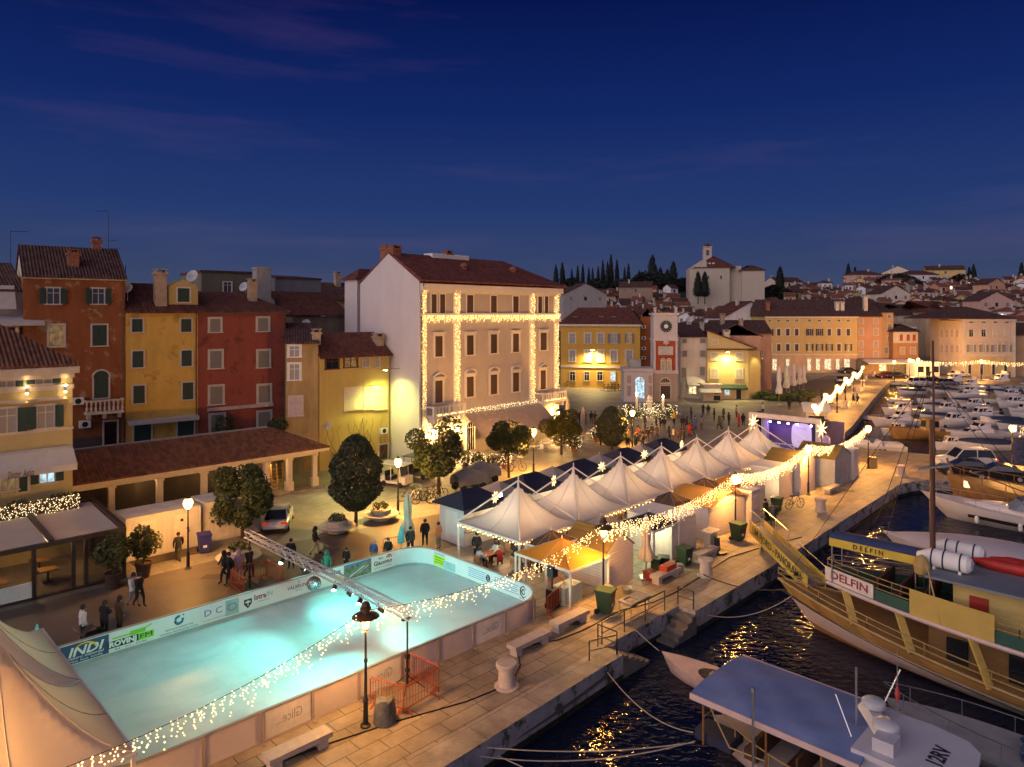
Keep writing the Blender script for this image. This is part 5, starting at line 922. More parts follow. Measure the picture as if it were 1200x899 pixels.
d = panel(e6,e7,BRDW,lab='white sponsor board half hidden behind the truss'); c = (e6+e7)/2; text('DETAIL',.24,INK,d,(c+.1,yF,.78),bold=.01,w=.75); b = MB(); b.bx(e7-.35,e7-.1,yF-.003,yF+.002,.42,.6); part('emblem', b, YEL, d)
def airm():
    m, t, b = base_mat('aerial_photo'); L = t.links.new; tc = nd(t,'ShaderNodeTexCoord'); n1 = nd(t,'ShaderNodeTexVoronoi'); n1.inputs['Scale'].default_value = 4; L(tc.outputs['Object'], n1.inputs['Vector']); cr = nd(t,'ShaderNodeValToRGB'); e = cr.color_ramp.elements; e[0].color = (.03,.05,.02,1); e[1].color = (.22,.2,.16,1); e[1].position = .8; L(n1.outputs[0], cr.inputs[0]); L(cr.outputs[0], b.inputs['Base Color']); return m
d = panel(e7,e8,airm(),lab='sponsor board printed with an aerial view of long pale buildings'); b = MB(); b.bar((e7+.35,yF,.35),(e8-.5,yF,.75),.16,.02); b.bar((e7+.9,yF,.4),(e8-.2,yF,.72),.06,.02); part('printed_buildings', b, mat('print_white',(.6,.52,.47)), d); b = MB(); b.bx(e7+.03,e8-.03,yF-.003,yF+.002,.95,1.03); part('blue_strip', b, BLUI, d)
d = panel(e8,min(e9,RU1-RR-.05),BRDW,lab='white sponsor board with large black serif lettering'); c = (e8+min(e9,RU1-RR-.05))/2; text('Giacomo',.36,INK,d,(c,yF,.62),w=1.25,bold=.006); text('San',.2,INK,d,(c-.15,yF,.88),w=.3); text('RISTORANTE  MEDITERANSKA',.09,GREYI,d,(c,yF,.36),w=1.2); b = MB(); b.tube([(c+.42+.17*cos(pi*i/8),yF,.8+.17*sin(pi*i/8)) for i in range(9)],.03,4); b.xprism([(c+.34,.8),(c+.5,.8),(c+.42,.95)],yF-.004,yF+.002); part('emblem', b, REDI, d)
# short right wall (runs along v; faces -u)
xE = RU1-.018
def etext(s, size, m, d, v, z, **k): return text(s, size, m, d, (xE, v, z), rz=-pi/2, **k)
def vpx(px, py): g = G(px,py,.6); return K*(g.y-g.x)
d = panel(vpx(537,672),vpx(504,655),BRDW,face='end',lab='turquoise poster with a lime green block'); v0 = vpx(504,655); b = MB(); b.bx(xE,xE+.004,v0-1.1,v0-.05,.28,.86); part('green_block', b, mat('lime',(.42,.6,.02)), d); b = MB(); b.bx(xE-.003,xE+.002,v0-2.0,v0-.95,.25,.7); part('figure_print', b, mat('grey_teal',(.3,.45,.46)), d); etext('KLIZALISTE',.15,BLUI,d,v0-.6,.95,w=.9)
for k in range(3): b = MB(); b.bx(xE-.004,xE,v0-.95,v0-.2,.72-.14*k,.75-.14*k); part('text_line', b, INK, d)
for (pa,pb,pn) in (((539,673),(556,683),5),((565,687),(590,700),5)):
    va, vb = vpx(*pa), vpx(*pb); d = panel(min(va,vb)-.1,max(va,vb)+.1,BRDW,face='end',lab='white notice board with lines of small print')
    b = MB()
    for k in range(pn): b.bx(xE-.003,xE+.003,min(va,vb)+.1*(k%2),max(va,vb)-.05,.85-.11*k,.875-.11*k)
    part('text_lines', b, BLUI, d)
for px,py,s in ((561,683,.15),(609,697,.24)):
    v = vpx(px,py); b = MB(); b.tube([(xE,v+s*cos(2*pi*i/6+pi/6),.66+s*1.25*sin(2*pi*i/6+pi/6)) for i in range(7)],.028,4); b.tube([(xE,v+s*.5*cos(2*pi*i/10),.66+s*.5*sin(2*pi*i/10)) for i in range(11)],.03,4); part('ball_emblem', b, INK, rk)
etext('TOTAL SPORT',.11,GREYI,rk,vpx(609,697)-.1,.3,w=.8)
# ================= truss over the rink
tz = 3.0; th_ = thing('lighting_truss', 'silver box truss on two black stands bridging the ice rink', 'truss', UV(17.0,22.9), A45); Lt = 14.1
b = MB(); q = .16
for y,z in ((-q,-q),(q,-q),(-q,q),(q,q)): b.tube([(y,-.3,tz+z),(y,Lt+.3,tz+z)],.034,6)
ns = 34
for i in range(ns):
    a, c = -.3+(Lt+.6)*i/ns, -.3+(Lt+.6)*(i+1)/ns; s = 1 if i%2 else -1
    b.tube([(-q*s,a,tz+q),(q*s,c,tz+q)],.017,4); b.tube([(-q*s,a,tz-q),(q*s,c,tz-q)],.012,4); b.tube([(-q,a,tz-q*s),(-q,c,tz+q*s)],.012,4); b.tube([(q,a,tz-q*s),(q,c,tz+q*s)],.012,4)
part('truss_beam', b, ALU, th_)
for y in (0,Lt):
    b = MB(); b.tube([(0,y,.1),(0,y,1.3)],.055,8); b.tube([(0,y,1.3),(0,y,tz-q)],.035,8); b.box((0,y,1.3),(.16,.16,.18)); b.box((0,y,.75),(.14,.14,.12)); b.box((0,y,tz-q-.04),(.5,.12,.06))
    for k in range(4): a = k*pi/2+pi/4; b.tube([(0,y,.55),(.7*cos(a),y+.7*sin(a),.05)],.02,5)
    part('stand', b, BLACK, th_)
for i,(y,s) in enumerate(((2.0,.2),(3.3,-.2),(4.4,.15),(5.4,-.15),(8.6,.15),(10.3,-.2))):
    o = thing('stage_lamp', 'round black theatre lamp with a pale lens hanging under the truss', 'spotlight', UV(17,22.9+y,tz-q), A45, 'lamps hanging from the truss'); b = MB(); b.tube([(0,0,0),(0,0,-.12)],.02,5); b.tube([(0,0,-.2),(s,-.12,-.34)],[.09,.13],10); b.tube([(-.13,0,-.12),(.13,0,-.12)],.015,4); part('lamp_housing', b, BLACK, o); b = MB(); b.tube([(s*1.01,-.122,-.343),(s*1.03,-.125,-.347)],.115,10); part('lamp_lens', b, emis('cyan_lens',(.5,1,.95),14), o)
o = thing('mirror_ball', 'large glittering mirror ball hanging from the truss', 'mirror ball', UV(17,22.9+7.3,tz-q-.62), 0); b = MB(); b.ball((0,0,0),.34,22); part('ball', b, paving('mirror_tiles',(.85,.82,.85),(.45,.5,.55),(.1,.1,.12),.05,.05,0,.25), o); b = MB(); b.tube([(0,0,.34),(0,0,.6)],.012,4); part('wire', b, WIRE, o); D.materials['mirror_tiles'].node_tree.nodes['Principled BSDF'].inputs['Metallic'].default_value = .9
CY_ = (.15,1.0,.84); WC_ = (.34,1,.9)
for (y,au,av,e,sz,c) in ((2.0,10.5,26.0,640,62,WC_),(3.3,22.5,26.2,800,66,WC_),(5.4,9.0,31.0,800,58,CY_),(6.5,23.5,31.5,820,60,CY_),(8.6,12.6,30.2,420,50,WC_),(10.3,20.2,28.6,760,46,WC_),(4.4,16.0,25.2,420,70,CY_),(11.5,11.0,33.0,300,60,CY_),(11.8,23.5,33.0,380,60,CY_),(1.2,8.5,24.6,360,55,CY_),(3,9,28,560,120,CY_),(9,24,29,760,120,CY_),(6,17,31,260,120,CY_),(5,8.5,31,300,80,CY_)):  # the widest spots are fill added to spread cyan over the ice
    lamp_('SPOT','rink_spot',UV(17+(.25 if au>17 else -.25),22.9+y,tz-.75),c,e*.95,.12,UV(au,av,0),sz+30,1.0)
# ================= crowd barriers
BARO = mat('barrier_orange',(.36,.065,.02),.5,.1,3)
def barrier_mb(L_=1.9):
    b = MB(); b.tube([(0,0,.12),(0,0,1.0),(.06,0,1.06),(L_-.06,0,1.06),(L_,0,1.0),(L_,0,.12)],.028,6); b.tube([(0,0,.22),(L_,0,.22)],.024,6)
    for i in range(1,12): b.tube([(L_*i/12,0,.22),(L_*i/12,0,1.04)],.013,5)
    return b
BM_ = barrier_mb().mesh('rails', BARO); fb = MB(); fb.bar((0,-.28,.02),(0,0,.14),.06,.04); fb.bar((0,.28,.02),(0,0,.14),.06,.04); FBM = fb.mesh('foot', BARO)
def barrier(p, q, lab):
    p, q = UV(*p), UV(*q); d = q-p; o = thing('crowd_barrier', lab, 'barrier', p, atan2(d.y,d.x), 'orange crowd barriers'); k = link('rails', BM_, o); k.scale = (d.length/1.9,1,1)
    for x in (.2,d.length-.2): c = link('foot', FBM, o); c.location = (x,0,0)
def guv(px,py): g = G(px,py); return (K*(g.x+g.y), K*(g.y-g.x))
barrier(guv(434,826),guv(473,838),'orange crowd barrier beside the black lamp post, facing the water'); barrier(guv(473,839),guv(514,815),'orange crowd barrier in front of the truss stand, nearest the bollard'); barrier(guv(480,796),guv(514,812),'orange crowd barrier behind the truss stand against the rink')
barrier((16.3,36.2),(16.4,38.0),'orange crowd barrier at the near side of the far truss stand'); barrier((16.5,38.1),(18.4,38.0),'orange crowd barrier at the back of the far truss stand'); barrier((18.5,38.0),(18.5,36.2),'orange crowd barrier on the right of the far truss stand')
barrier(guv(641,725),guv(662,706),'orange crowd barrier standing out from the rink corner'); barrier(guv(646,690),guv(660,702),'orange crowd barrier behind the loudspeaker at the rink corner')
barrier((25.2,36.4),(26.8,36.0),'orange barrier with a blue flag at the far corner of the rink')
b = MB(); b.box((0,0,.6),(.5,.45,.7)); b.tube([(0,0,.95),(0,0,1.6)],.03,6); b.box((0,0,1.85),(.4,.4,.55)); b.box((0,0,.12),(.6,.5,.24)); solo('loudspeaker', b, BLACK, 'black loudspeaker stack behind the rounded corner of the rink', 'loudspeaker', UV(26.9,24.0), A45)
# ================= street lamps
lm = MB(); lm.lathe([(.2,0),(.2,.06),(.1,.12),(.085,.9),(.11,.95),(.06,1.05),(.048,2.3),(.07,2.33),(.07,2.42),(.045,2.46),(.04,3.4),(.09,3.46),(.1,3.5),(.04,3.52)],10); LMP = lm.mesh('post', BLACK, True)
lm = MB(); lm.lathe([(.5,3.98),(.4,4.05),(.16,4.14),(.14,4.2),(.2,4.24),(.2,4.3),(.13,4.34),(.17,4.38),(.12,4.47),(.03,4.52)],14); lm.lathe([(.47,3.975),(.1,4.03)],14)
for k in range(4): a = k*pi/2; lm.tube([(.1*cos(a),.1*sin(a),3.5),(.21*cos(a),.21*sin(a),3.98)],.012,4)
LMC = lm.mesh('lamp_cap', mat('brown_cap',(.1,.05,.025),.5)); lm = MB(); lm.lathe([(.075,3.54),(.1,3.56),(.18,3.95)],10); LMG = lm.mesh('lamp_glass', emis('sodium_glass',(1,.4,.06),16))
lm = MB(); lm.lathe([(.09,3.5),(.2,3.62),(.27,3.8),(.25,3.98),(.14,4.1)],12); LMG2 = lm.mesh('lamp_glass', emis('sodium_globe',(1,.42,.07),14)); lm = MB(); lm.lathe([(.16,4.1),(.17,4.13),(.06,4.2),(.02,4.32)],10); LMC2 = lm.mesh('lamp_cap', BLACK)
def lamp_post(u, v, lab, s=1.0, e=420, p=None):
    p = p if p is not None else UV(u,v); o = thing('street_lamp', lab, 'street lamp', p, 0, 'street lamps')
    cp = any(q in lab for q in ('beside the rink','orange gazebo','near white'))
    for m, n in ((LMP,'post'),(LMC if cp else LMC2,'lamp_cap'),(LMG if cp else LMG2,'lamp_glass')): k = link(n, m, o); k.scale = (s,s,s)
    lamp_('POINT','street_lamp_light',V((p.x,p.y,3.42*s)),(1,.45,.09),e*5.2,.16); return o
lamp_post(14.4,21.9,'black lantern street lamp beside the rink and the grey sack',1.0,200); lamp_post(28.9,22.3,'black lantern street lamp between the orange gazebo and the green bin',1.0,250); lamp_post(44.2,23.0,'black lantern street lamp beside the wavy-roofed hut',1,340)
lamp_post(58.3,23.9,'black lantern street lamp among the quay huts by the stage',1,400); lamp_post(72.3,23.9,'black lantern street lamp at the corner of the pier',1,560); lamp_post(.4,19.9,'black lantern street lamp beside the near white marquee',1,800)
lamp_post(15.9,42.7,'street lamp in front of the white toilet containers',1,300); lamp_post(31.3,43.3,'street lamp beside the round planter and golf cart',1,900); lamp_post(47.4,44.6,'street lamp in front of the hotel cafe terrace',1.05,1500); lamp_post(64,45.4,'street lamp among the crowd behind the kiosks',1.05,1200)
for i,(px,py) in enumerate(((954,514),(967.5,497),(981,483.6),(991,471),(1000.5,462.6),(1011,452.8))): lamp_post(0,0,'lit street lamp along the inner quay hung with lights',1.0,620,G(px,py))
for px,py,e,lab in ((998,434.5,2400,'street lamp in front of the lit shops of the long yellow building'),(1066,444,1600,'street lamp at the left end of the far garland'),(1076,443,1300,'street lamp in front of the little orange house'),(1150,446,900,'street lamp below the grand beige palace'),(920,436,1300,'street lamp behind the closed cafe parasols'),(1048,447,500,'street lamp by the cars at the basin head')): lamp_post(0,0,lab,1.1,e,G(px,py))
lamp_post(82.5,14.2,'street lamp on the pier carrying the right-hand garland',1.0,900)
# ================= garlands between the lamps
def garland(p, q, sag, lab, drop=(.35,.95), step=.24, bulb=BULB, r=.03, n=(4,8)):
    p, q = V(p), V(q); d = q-p; L_ = d.length; N = int(L_/step); cab = [p+d*t/24-V((0,0,sag*4*(t/24)*(1-t/24))) for t in range(25)]; sg = []
    for i in range(N):
        t = (i+RND.random()*.7)/N; c = p+d*t-V((0,0,sag*4*t*(1-t))); D_ = RND.uniform(*drop)*(.55+.45*abs(sin(i*.9))); k = RND.randint(*n)
        sg.append([c+V((RND.uniform(-.07,.07),RND.uniform(-.07,.07),-D_*(j+RND.random()*.6)/k)) for j in range(k)])
    return strands('icicle_lights', lab, (0,0,0), 0, sg, bulb, 'icicle light strings between the lamps', r=r, cable=cab)
def tip(u, v, z=4.2): return UV(u,v,z)
garland(tip(.4,19.9),tip(14.4,21.9),.75,'icicle light string from the near marquee across the rink to the first quay lamp',r=.027,step=.2); garland(tip(14.4,21.9),tip(28.9,22.3),.75,'icicle light string over the rink corner between the first and second quay lamps',r=.027,step=.2)
garland(tip(28.9,22.3),tip(44.2,23.0),.7,'icicle light string above the huts between the second and third quay lamps',(.6,1.15),.16,n=(6,10)); garland(tip(44.2,23.0),tip(58.3,23.9),.75,'icicle light string between the third quay lamp and the lamp by the stage',(.6,1.15),.15,n=(6,10),r=.035); garland(tip(58.3,23.9),tip(72.3,23.9),.9,'icicle light string from the stage lamp to the lamp at the pier corner',(.6,1.1),.16,n=(6,10),r=.038)
fl_ = [G(px,py) for px,py in ((954,514),(967.5,497),(981,483.6),(991,471),(1000.5,462.6),(1011,452.8))]
for i in range(5): garland(fl_[i]+V((0,0,4.2)),fl_[i+1]+V((0,0,4.2)),.9,'icicle light string along the inner quay of the basin',(.7,1.3),.3,r=.075,n=(5,8))
garland(G(1066,444)+V((0,0,4.5)),G(1150,446)+V((0,0,4.5)),.6,'far icicle light string in front of the grand beige palace, left half',(.7,1.2),.32,r=.07,n=(4,6)); garland(G(1150,446)+V((0,0,4.5)),G(1225,447)+V((0,0,4.5)),.5,'far icicle light string in front of the grand beige palace, right half',(.7,1.2),.32,r=.07,n=(4,6))
garland(UV(82.5,14.2,4.2),UV(81,-2,4.2),.7,'icicle light string running right from the pier lamp',(.6,1.3),.28,r=.045,n=(5,8))
# ================= peaked market tents
TENTM = mat('tent_membrane',(.68,.61,.58),.8,.05,.8,.12,22,trans=.3); TFR = mat('tent_frame',(.68,.62,.56),.45)
def tent(u0, v0, wu, wv, ze, zp, lab, bars=True, group='white peaked market tents', legs=True, lights=False, pw=1.9, m=None, zl=0):
    o = thing('peaked_tent', lab, 'tent', UV(u0+wu/2,v0+wv/2), A45, group); b = MB(); N = 14
    def fn(s,t):
        x, y = (s-.5)*2, (t-.5)*2; r = max(abs(x),abs(y)); k = (1-r); rr_ = (x*x+y*y)**.5
        h = (1-r)**pw*(1+.05*r*sin(9*atan2(y,x)+u0)); return V((x*wu/2, y*wv/2, ze+(zp-ze)*h - .0))
    b.grid(fn, N*2, N*2); part('canopy', b, m or TENTM, o, True); b = MB()
    for x,y in ((0,0),(1,0),(1,1),(0,1),(.5,0),(1,.5),(.5,1),(0,.5)): b.tube([fn(.5+(x-.5)*k/8,.5+(y-.5)*k/8)+V((0,0,.004)) for k in range(1,9)],.014,4)
    part('seam', b, mat('seam_grey',(.34,.29,.28),.8), o)
    b = MB()
    for x,y,q,w_ in ((-wu/2,-wv/2,wu/2,-wv/2),(wu/2,-wv/2,wu/2,wv/2),(wu/2,wv/2,-wu/2,wv/2),(-wu/2,wv/2,-wu/2,-wv/2)): b.bar((x,y,ze-.05),(q,w_,ze-.05),.07,.12)
    if bars:
        b.tube([(0,0,zp-.1),(0,0,zp+.5)],.035,6)
        for x in (-1,1):
            for y in (-1,1): b.tube([(x*wu/2,y*wv/2,ze+.02),(0,0,zp+.22)],.05,6)
    else: b.tube([(0,0,zp-.1),(0,0,zp+.15)],.03,6)
    part('frame', b, TFR, o)
    if legs:
        for x in (-1,1):
            for y in (-1,1): b = MB(); b.bx(x*(wu/2-.05)-.05,x*(wu/2-.05)+.05,y*(wv/2-.05)-.05,y*(wv/2-.05)+.05,zl,ze-.1); part('leg', b, TFR, o)
    return o
TU = [27.6+5.1*i for i in range(8)]; NAMES = ['nearest the rink','second from the rink','third from the rink','fourth from the rink','fifth from the rink','sixth from the rink','beside the stage']
for i in range(7): tent(TU[i], 27.0, 5.06, 5.2, 2.5, 4.75, 'white peaked market tent %s' % NAMES[i])
# festoon bulbs along the eaves of the first tents
for (p,q,lab,n) in (((27.55,26.95),(37.7,26.95),'row of round bulbs along the quay-side eave of the first two tents',46),((27.55,26.95),(27.55,32.2),'row of round bulbs along the rink-side eave of the first tent',24),((27.6,32.25),(63,32.25),'row of round bulbs along the kiosk-side eaves of the tents',90),((37.7,26.95),(62.8,26.95),'row of round bulbs along the quay-side eaves of the farther tents',60)):
    a, c = UV(*p,2.36), UV(*q,2.36); strands('festoon_lights', lab, (0,0,0), 0, [[a+(c-a)*((i+.5)/n)-V((0,0,.06*(i%2)))] for i in range(n)], BULB, 'festoon bulbs on the tents', r=.055)
for i in range(7): lamp_('POINT','tent_lamp',UV(TU[i]+2.5,29.6,2.3),(1,.72,.4),200 if i<2 else 150,.2)
# near marquee at the lower left
tent(1.0,20.9,5.4,5.3,3.0,6.1,'large white marquee in the near left corner', False, 'marquees beside the rink', pw=1.7, m=mat('marquee_membrane',(.6,.5,.43),.8,.05,.8,.12,22,trans=.3)); tent(1.0,26.3,5.4,5.3,3.0,6.1,'second white marquee beyond the first, beside the blue sponsor board', False, 'marquees beside the rink', pw=1.7, m=mat('marquee_membrane',(.52,.42,.38)))
for v in (23.5,29): lamp_('POINT','marquee_fill',UV(3.6,v,2.6),(1,.6,.25),60,.2)  # fill lights added inside the marquees so the cloth glows warm
# ================= kiosks with navy roofs behind the tents
def kiosk(u, v, w, d, lab, wm=None):
    o = thing('market_kiosk', lab, 'kiosk', UV(u,v), A45, 'navy-roofed market kiosks'); b = MB(); wm = wm or mat('kiosk_white',(.62,.58,.58),.5,.05)
    b.bx(0,w,d-.06,d,0,2.4); b.bx(0,.06,0,d,0,2.4); b.bx(w-.06,w,0,d,0,2.4); b.bx(0,w,0,.06,0,1.0); part('wall', b, wm, o)
    b = MB(); hip(b,0,w,0,d,2.42,.8,.35,.08,1.2); b.bx(-.34,w+.34,-.36,-.33,2.2,2.44); part('canopy', b, NAVY, o)
    b = MB(); b.bx(-.05,w+.05,-.35,.0,.96,1.02); part('counter', b, WOOD, o); b = MB(); b.bx(-.012,-.003,d*.25,d*.75,.15,2.1); part('door', b, WHITE, o)
    lamp_('POINT','kiosk_lamp',UV(u+w/2,v+.9,2.2),(1,.75,.4),160,.1); return o
def star(px, py, Y, lab, r=.5, m=None):
    p = P(px,py,Y) if Y else UV(px,py,2.9); o = thing('star_light', lab, 'star light', p, A45+RND.uniform(-.4,.4), 'glowing star decorations'); b = MB()
    for k in range(8): a = k*pi/4+.2; b.tube([(0,0,0),(r*cos(a)*.55,0,r*sin(a)*.55),(r*cos(a),0,r*sin(a))],[.09,.07,.01],5)
    b.ball((0,0,0),.15,8); part('star', b, m or emis('star_glow',(1,.62,.2),1.7), o); b = MB(); b.tube([(0,.1,-.9),(0,.1,0)],.02,5); part('stem', b, WIRE, o); return o
KN = ['nearest the rink','second from the rink','third from the rink','fourth from the rink','fifth from the rink']; KP = ((29.8,34.1),(35.9,34.4),(42,34.8),(48.4,35.2),(54.6,35.4))
for i,(u,v) in enumerate(KP): kiosk(u,v,3.1,2.5,'white market kiosk with a navy peaked canopy, %s' % KN[i])
for i,(u,v) in enumerate(KP): star(u+2.2,v-.55,None,'glowing star at the front corner of the kiosk %s' % KN[i],.42)
p = P(586,580,46.5); o = thing('cold_floodlight','small cold white floodlight between the first two tent peaks','floodlight',p,A45,None); b = MB(); b.box((0,0,0),(.3,.1,.22)); part('lamp_housing', b, WHITE, o); b = MB(); b.box((0,-.06,0),(.26,.01,.18)); part('lamp_lens', b, emis('cold_lens',(.75,.88,1),60), o)
for px,py,Y,lab in ((883,495,71,'big glowing star hanging at the left of the stage opening'),(963,503,66.5,'big glowing star on the right post of the stage')): star(px,py,Y,lab,.85,emis('star_glow_big',(1,.62,.2),1.9))
for px,py,Y,lab in ((675,618,42.6,'small star hanging at the corner of the second tent'),(825,573,53,'small star hanging at the corner of the fifth tent'),(864,552,57.5,'small star hanging at the corner of the sixth tent'),(894,541,60.5,'small star hanging at the corner of the tent by the stage')): star(px,py,Y,lab,.35)
for i,(u,v) in enumerate(((33.2,34.6),(39.3,35),(45.6,35.4),(51.8,35.6))):
    o = tent(u,v-.6,2.6,3.6,2.35,3.2,'low grey fabric canopy between two navy kiosks',False,'grey canopies between the kiosks',True,pw=1.2,m=mat('grey_canvas',(.3,.27,.25),.85,.08)); 
    g = thing('pine_garland','small green garlanded fir beside the kiosk front','fir',UV(u+.2,v-.9),i,'little firs between the kiosks'); k = part('foliage', bush_mb(.55,500,.09,1.6,60+i), LEAF, g); k.location = (0,0,1.7); b = MB(); b.lathe([(.25,0),(.3,.9)],8); part('tub', b, DWOOD, g)
# ================= huts on the quay side
HWH = ribbed('hut_boards',(.6,.52,.5),'Z',.16,.05,.7,.02,.6,3); OLIVE = ribbed('olive_roof',(.2,.14,.045),'X',.25,.1,.8,.03,.6,3)
def hut(name, u, v, w, d, h, lab, roof, rm, wm=None, rise=.8):
    o = thing(name, lab, 'hut', UV(u,v), A45, 'white market huts on the quay'); b = MB(); wm = wm or HWH
    if roof == 'gable':
        b.bx(0,w,.004,d,0,h); b.xprism([(0,0),(w,0),(w,h),(w/2,h+rise),(0,h)],-.03,.0); b.xprism([(0,h),(w,h),(w/2,h+rise)],.002,d); part('wall', b, wm, o); b = MB(); gable_y(b,0,w,0,d,h+.02,rise,.12,.07); part('roof', b, rm, o)
    elif roof == 'wave':
        b.bx(0,w,0,d,0,h-.3); part('wall', b, wm, o); b = MB(); b.grid(lambda s,t: V((-.15+(w+.3)*s,-.2+(d+.4)*t,h-.28+.55*sin(pi*min(1,max(0,s*1.15-.05)))**1.5)),24,4); b.grid(lambda s,t: V((w*s,-.005,h-.3+ (-.0+.55*sin(pi*min(1,max(0,s*1.15-.05)))**1.5)*t)),24,1); part('roof', b, rm, o); b = MB(); b.grid(lambda s,t: V((w*s,-.02,h-.6+(.3+.5*sin(pi*min(1,max(0,s*1.15-.05)))**1.5)*t)),24,1); part('front_gable', b, wm, o)
    else:
        b.bx(0,w,0,d,0,h); part('wall', b, wm, o); b = MB(); b.bx(-.06,w+.06,-.06,d+.06,h,h+.08); part('roof', b, rm, o)
    return o
hut('market_hut',30.6,23.4,2.4,3.0,2.0,'white boarded hut with an olive gable roof right of the second quay lamp','gable',OLIVE,None,.85)
hut('market_hut',37.2,23.5,2.8,3.2,2.25,'plain white box hut with a smoke-pipe fitting on its back wall','flat',WHITE)
hut('market_hut',41.9,23.7,5.0,3.2,2.5,'wide white hut under an orange wave-shaped roof beside the third quay lamp','wave',mat('orange_wave',(.5,.27,.06),.7))
hut('locker_hut',47.3,23.4,1.3,1.2,2.3,'tall white locker cabinet behind the gangway head','flat',WHITE)
hut('market_hut',54.6,24.7,2.6,3.2,2.5,'white hut with a plain panel door left of the stage lamp','flat',WHITE); hut('market_hut',57.6,24.3,3.0,3.0,2.6,'white hut with a dark coat hanging on it, right of the stage lamp','gable',OLIVE,None,.7); hut('market_hut',62.3,23.3,3.6,3.4,2.4,'grey-blue hut with an olive roof nearest the pier','gable',OLIVE,mat('grey_blue_wall',(.28,.3,.36),.7),.9); hut('market_hut',66.2,23.1,1.2,3.2,2.7,'narrow white stall with a sloping white roof at the pier end of the huts','flat',WHITE)
o = hut('shelf_frame',50.2,24.6,1.8,.7,2.3,'open white shelf frame beside the tall locker','flat',WHITE,TFR)
for (u,v,lab,cm,w,d) in ((35,24.6,'dark navy canopy over the stall left of the white box hut',NAVY,2.8,2.6),(40.3,26.5,'dark striped canopy behind the white box hut',ribbed('dark_stripes',(.12,.07,.04),'Y',.5,.5,.8,.02,.5,2),2.4,2.4),(32.2,26.4,'sand-coloured canopy behind the olive-roofed hut',BEIGEC,3.0,2.2),(45,27,'striped brown canopy beside the sixth tent',ribbed('dark_stripes',(.12,.07,.04),'Y'),3.4,2.2),(50,27.2,'sand-coloured canopy by the light string near the stage',BEIGEC,3.2,2.4),(28.2,26.9,'dark striped awning between the gazebo and the first tent',ribbed('dark_stripes',(.12,.07,.04),'Y'),2.6,1.6)):
    tent(u,v-1.3,w,d,2.25,2.85,lab,False,'small canopies of the quay stalls',True,pw=1.1,m=cm)
o = tent(26.9,22.8,3.2,3.9,2.15,3.0,'orange pop-up gazebo beside the rounded corner of the rink',False,'pop-up gazebos',True,pw=1.05,m=mat('orange_canvas',(.62,.26,.03),.8,.08,1,trans=.35)); lamp_('POINT','gazebo_lamp',UV(28.4,24.6,1.9),(1,.66,.3),50,.1)
o = tent(47.0,24.2,3.0,3.0,2.2,3.0,'orange parasol roof with dark lettering by the third light string',False,'pop-up gazebos',True,pw=1.05,m=mat('orange_canvas',(.62,.28,.035)))
text('Jana',.7,DWOOD,o,(-.45,-1.0,2.52),T=M.Rotation(radians(28),4,'X'),shear=.2)
b = MB(); b.bx(0,1.4,0,.8,0,.9); solo('drinks_fridge', b, mat('lime_white',(.6,.66,.5)), 'pale green chest freezer under the orange gazebo', 'freezer', UV(27.4,23.6), A45)
lamp_('POINT','stall_lamp',UV(36.2,24.6,2.0),(.9,1,.55),160,.1); lamp_('POINT','stall_lamp',UV(53.5,24.9,1.4),(1,.7,.3),60,.1); lamp_('POINT','stall_lamp',UV(41.2,26,2),(1,.6,.3),40,.1)
# closed parasols
def parasol(u, v, h, lab, m, s=1.0, rz=0):
    o = thing('closed_parasol', lab, 'parasol', UV(u,v), rz, 'closed parasols'); b = MB(); b.tube([(0,0,0),(0,0,h)],.035,8); b.box((0,0,.04),(.7,.7,.08)); part('pole', b, STEEL, o); b = MB(); N = 18; rings = []
    for z,r in ((.28,.30),(.34,.40),(.42,.33),(.50,.24),(.56,.2),(.62,.24),(.75,.24),(.88,.17),(.96,.1),(1.0,.03)):
        rings.append([V((s*r*(1+.22*cos(6*2*pi*k/N*1+z*2))*cos(2*pi*k/N), s*r*(1+.22*cos(6*2*pi*k/N+z*2))*sin(2*pi*k/N), h*z)) for k in range(N)])
    b.loft(rings); part('canopy', b, m, o, True); return o
parasol(26.9,36.2,3.7,'closed greenish-white parasol in front of the kiosk nearest the rink',mat('pale_green_canvas',(.5,.52,.4),.85),1.1); parasol(33.6,22.9,3.6,'closed cream parasol at the corner of the olive-roofed hut',BEIGEC,1.0)
for i,(px,py,h) in enumerate(((683,520,6.2),(665,505,5.6))): g = G(px,py); parasol(K*(g.x+g.y),K*(g.y-g.x),4.2,'closed tall parasol on the hotel cafe terrace, %s' % ('nearer the street lamp' if i==0 else 'nearer the hotel corner'),mat('taupe_canvas',(.33,.24,.2)),1.0)
for i,(px,py,h) in enumerate(((913,474,6.2),(921.5,465,5.6),(930,462,5.6),(925,460,5.2),(937,459,5),(942,457,4.8))): g = G(px,py); parasol(K*(g.x+g.y),K*(g.y-g.x),h,'closed tall pale cafe parasol before the long yellow building',SHADEW if i!=1 else mat('pale_green_canvas',(.5,.52,.4)),1.35)
# small half-closed turquoise parasol flags by the rink
for u,v,lab in ((25.9,35.5,'small light blue flag drooping at the far corner of the rink'),(6.9,35.0,'small turquoise folded parasol at the left end of the rink boards')):
    o = thing('folded_flag', lab, 'flag', UV(u,v), .3); b = MB(); b.tube([(0,0,0),(0,0,1.9)],.025,6); part('pole', b, STEEL, o); b = MB(); b.lathe([(.22,.9),(.26,1.0),(.16,1.5),(.03,1.95)],9); part('cloth', b, mat('turquoise_cloth',(.12,.5,.55),.8), o)
# ================= stage
so = UV(68.9,27.4); sg = thing('concert_stage', 'white-framed concert stage with purple light and a round logo screen', 'stage', so, A45-pi/2)
